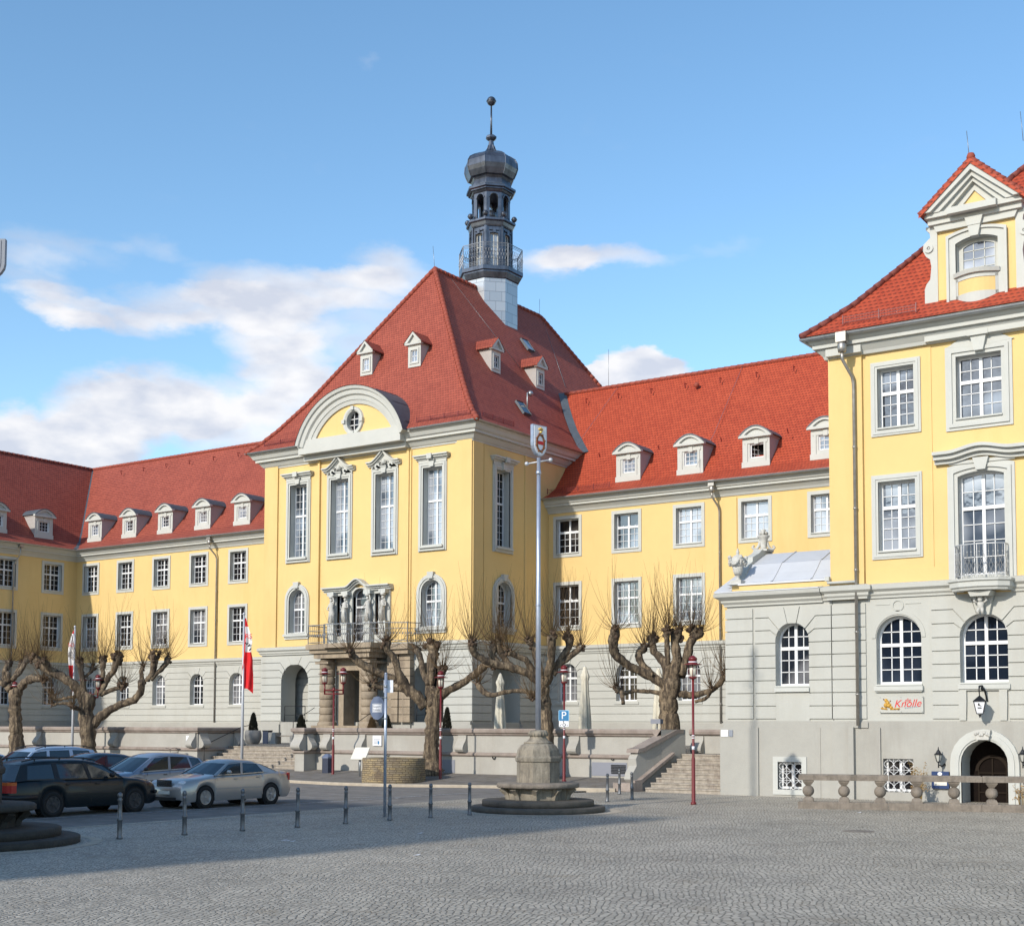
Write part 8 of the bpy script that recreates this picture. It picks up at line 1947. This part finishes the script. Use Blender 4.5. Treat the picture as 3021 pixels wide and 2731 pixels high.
ESTATE = dict(wr=.068, wf=.175, wb=.735, top=[(0,.42),(.01,.50),(.04,.56),(.15,.62),(.24,.645),(.30,.655),(.60,.66),(.95,.665),(.985,.64),(1,.45)],
 roof=[(.35,.92),(.42,.975),(.55,1.0),(.75,1.0),(.90,.975),(.94,.95)], rib=[(.255,.37,'p'),(.275,.39,'g'),(.475,.49,'p'),(.50,.515,'g'),(.685,.69,'p'),(.72,.72,'g'),(.895,.87,'p'),(.975,.915,'')], doors=[.27,.485,.68], handles=[.44,.635], hl=(0,.50), tl=(.44,.62), amber=1, rim='rim_dark', rack=(.42,.90), glass='car_glass', mirror='trim_black', bump=1, rp=.50)
MPV = dict(wr=.072, wf=.185, wb=.80, top=[(0,.40),(.01,.46),(.03,.51),(.10,.56),(.20,.60),(.30,.615),(.60,.64),(.90,.67),(.97,.64),(1,.45)],
 roof=[(.36,.93),(.45,.985),(.55,1.0),(.70,.985),(.85,.94),(.92,.90)], rib=[(.17,.38,'p'),(.25,.42,'g'),(.52,.545,'p'),(.545,.57,'g'),(.76,.74,'p'),(.78,.76,'g'),(.90,.86,'p'),(.965,.885,'')], doors=[.30,.53,.75], handles=[.48,.71], hl=(0,.48), tl=(.50,.75), strip='trim_black', mirror='trim_black')
car('parked_car', 'dark green estate car with roof rails, parked nearest at the left edge', -29.72, 25.2, 1, ESTATE, 'paint_darkgreen', 4.62, 1.66, 1.42, .97)
car('parked_car', 'silver grey saloon car facing the dark green estate car nose to nose', -29.36, 25.78, -1, SALOON, 'paint_silver', 4.28, 1.60, 1.32, .92)
car('parked_car', 'blue silver compact people carrier parked behind the bonnet of the silver saloon', -34.1, 27.4, -1, MPV, 'paint_blue_silver', 3.95, 1.58, 1.42, .9)
car('parked_car', 'dark blue black hatchback half hidden between two lighter people carriers', -37.3, 27.6, -1, MPV, 'paint_black', 3.85, 1.58, 1.37, .9)
car('parked_car', 'pale blue estate car with dark roof rails behind the dark green one', -40.2, 27.3, -1, dict(ESTATE, strip='hubcap', mirror='paint_light_blue', bump=None, rack=(.40,.92), amber=None), 'paint_light_blue', 4.6, 1.62, 1.54, .95)
car('parked_car', 'pale car of which only the bonnet shows at the far left edge', -43.8, 27.6, -1, SALOON, 'paint_light_blue', 4.1, 1.58, 1.3, .92)

def bicycle():
    x, y = -50.0, 44.55; t = thing('bicycle', 'dark bicycle leaning by the terrace wall, only handlebar and saddle showing above the cars', 'bicycle', (x, y, .2))
    z = .18; b = MB(); fr = Vector((x-.52, y, z+.32)); re = Vector((x+.48, y, z+.32))
    for c in (fr, re): 
        w = MB(); w.tube([c+Vector((.32*cos(a), 0, .32*sin(a))) for a in [2*pi*i/24 for i in range(25)]], .017, 5, cap=False)
        for i in range(12): w.tube([c, c+Vector((.31*cos(i*pi/6), 0, .31*sin(i*pi/6)))], .002, 3)
        w.build('wheel', 'tyre', t)
    bb = Vector((x+.06, y, z+.28)); st = Vector((x+.18, y, z+.82)); hd = Vector((x-.36, y, z+.80))
    for a, c in ((bb, st), (bb, hd), (st, hd), (bb, re), (st, re), (hd, fr)): b.tube([a, c], .016, 6)
    b.build('frame', 'trim_black', t)
    b = MB(); b.tube([hd, hd+Vector((-.02, 0, .18)), hd+Vector((-.05, -.28, .24)), hd+Vector((.12, -.32, .22))], .012, 6); b.tube([hd+Vector((-.02, 0, .18)), hd+Vector((-.05, .28, .24)), hd+Vector((.12, .32, .22))], .012, 6); b.build('handlebar', 'trim_black', t)
    b = MB(); b.tube([st, st+Vector((.03, 0, .12))], .014, 5); b.sphere(st+Vector((.05, 0, .15)), .13, 10, sz=.3, sy=.55); b.build('saddle', 'trim_black', t)
bicycle()

# ------------------------------------------------------------------ the house behind the photographer that shades the road
def townhouse():
    x1, y1, h = -20.05, 5.0, 13.0; x0 = -66; y0 = -8; t = thing('townhouse', 'plastered town house with grey gable roof, standing behind the camera', 'building', ((x0+x1)/2, (y0+y1)/2, 0))
    ops = [Op(x0+2+i*3.2, x0+3.3+i*3.2, z, z+1.9) for i in range(13) for z in (1.2, 4.6, 8.0)]
    F = lambda s, d, z: (s, y1+d, z)
    b = MB(); wallgrid(b, F, x0, x1, 0, h, ops); b.box(x0, x1, y0, y1-.3, 0, h); b.build('wall', 'grey_render', t, fixn=False)
    for o in ops:
        if o.s0 > x1-14: 
            b = MB(); ring(b, F, outline(o), outline(o, .15), 0, .05); b.build('window', 'trim_white', t, fixn=False)
    b = MB(); ym = (y0+y1)/2; zr = h+3.6
    b.face([(x0, y1+.4, h-.1), (x1+.2, y1+.4, h-.1), (x1+.2, ym, zr), (x0, ym, zr)]); b.face([(x0, y0-.4, h-.1), (x1+.2, y0-.4, h-.1), (x1+.2, ym, zr), (x0, ym, zr)]); b.face([(x1, y1, h), (x1, ym, zr-.1), (x1, y0, h)]); b.build('roof', 'zinc_flashing', t, fixn=False)
townhouse()
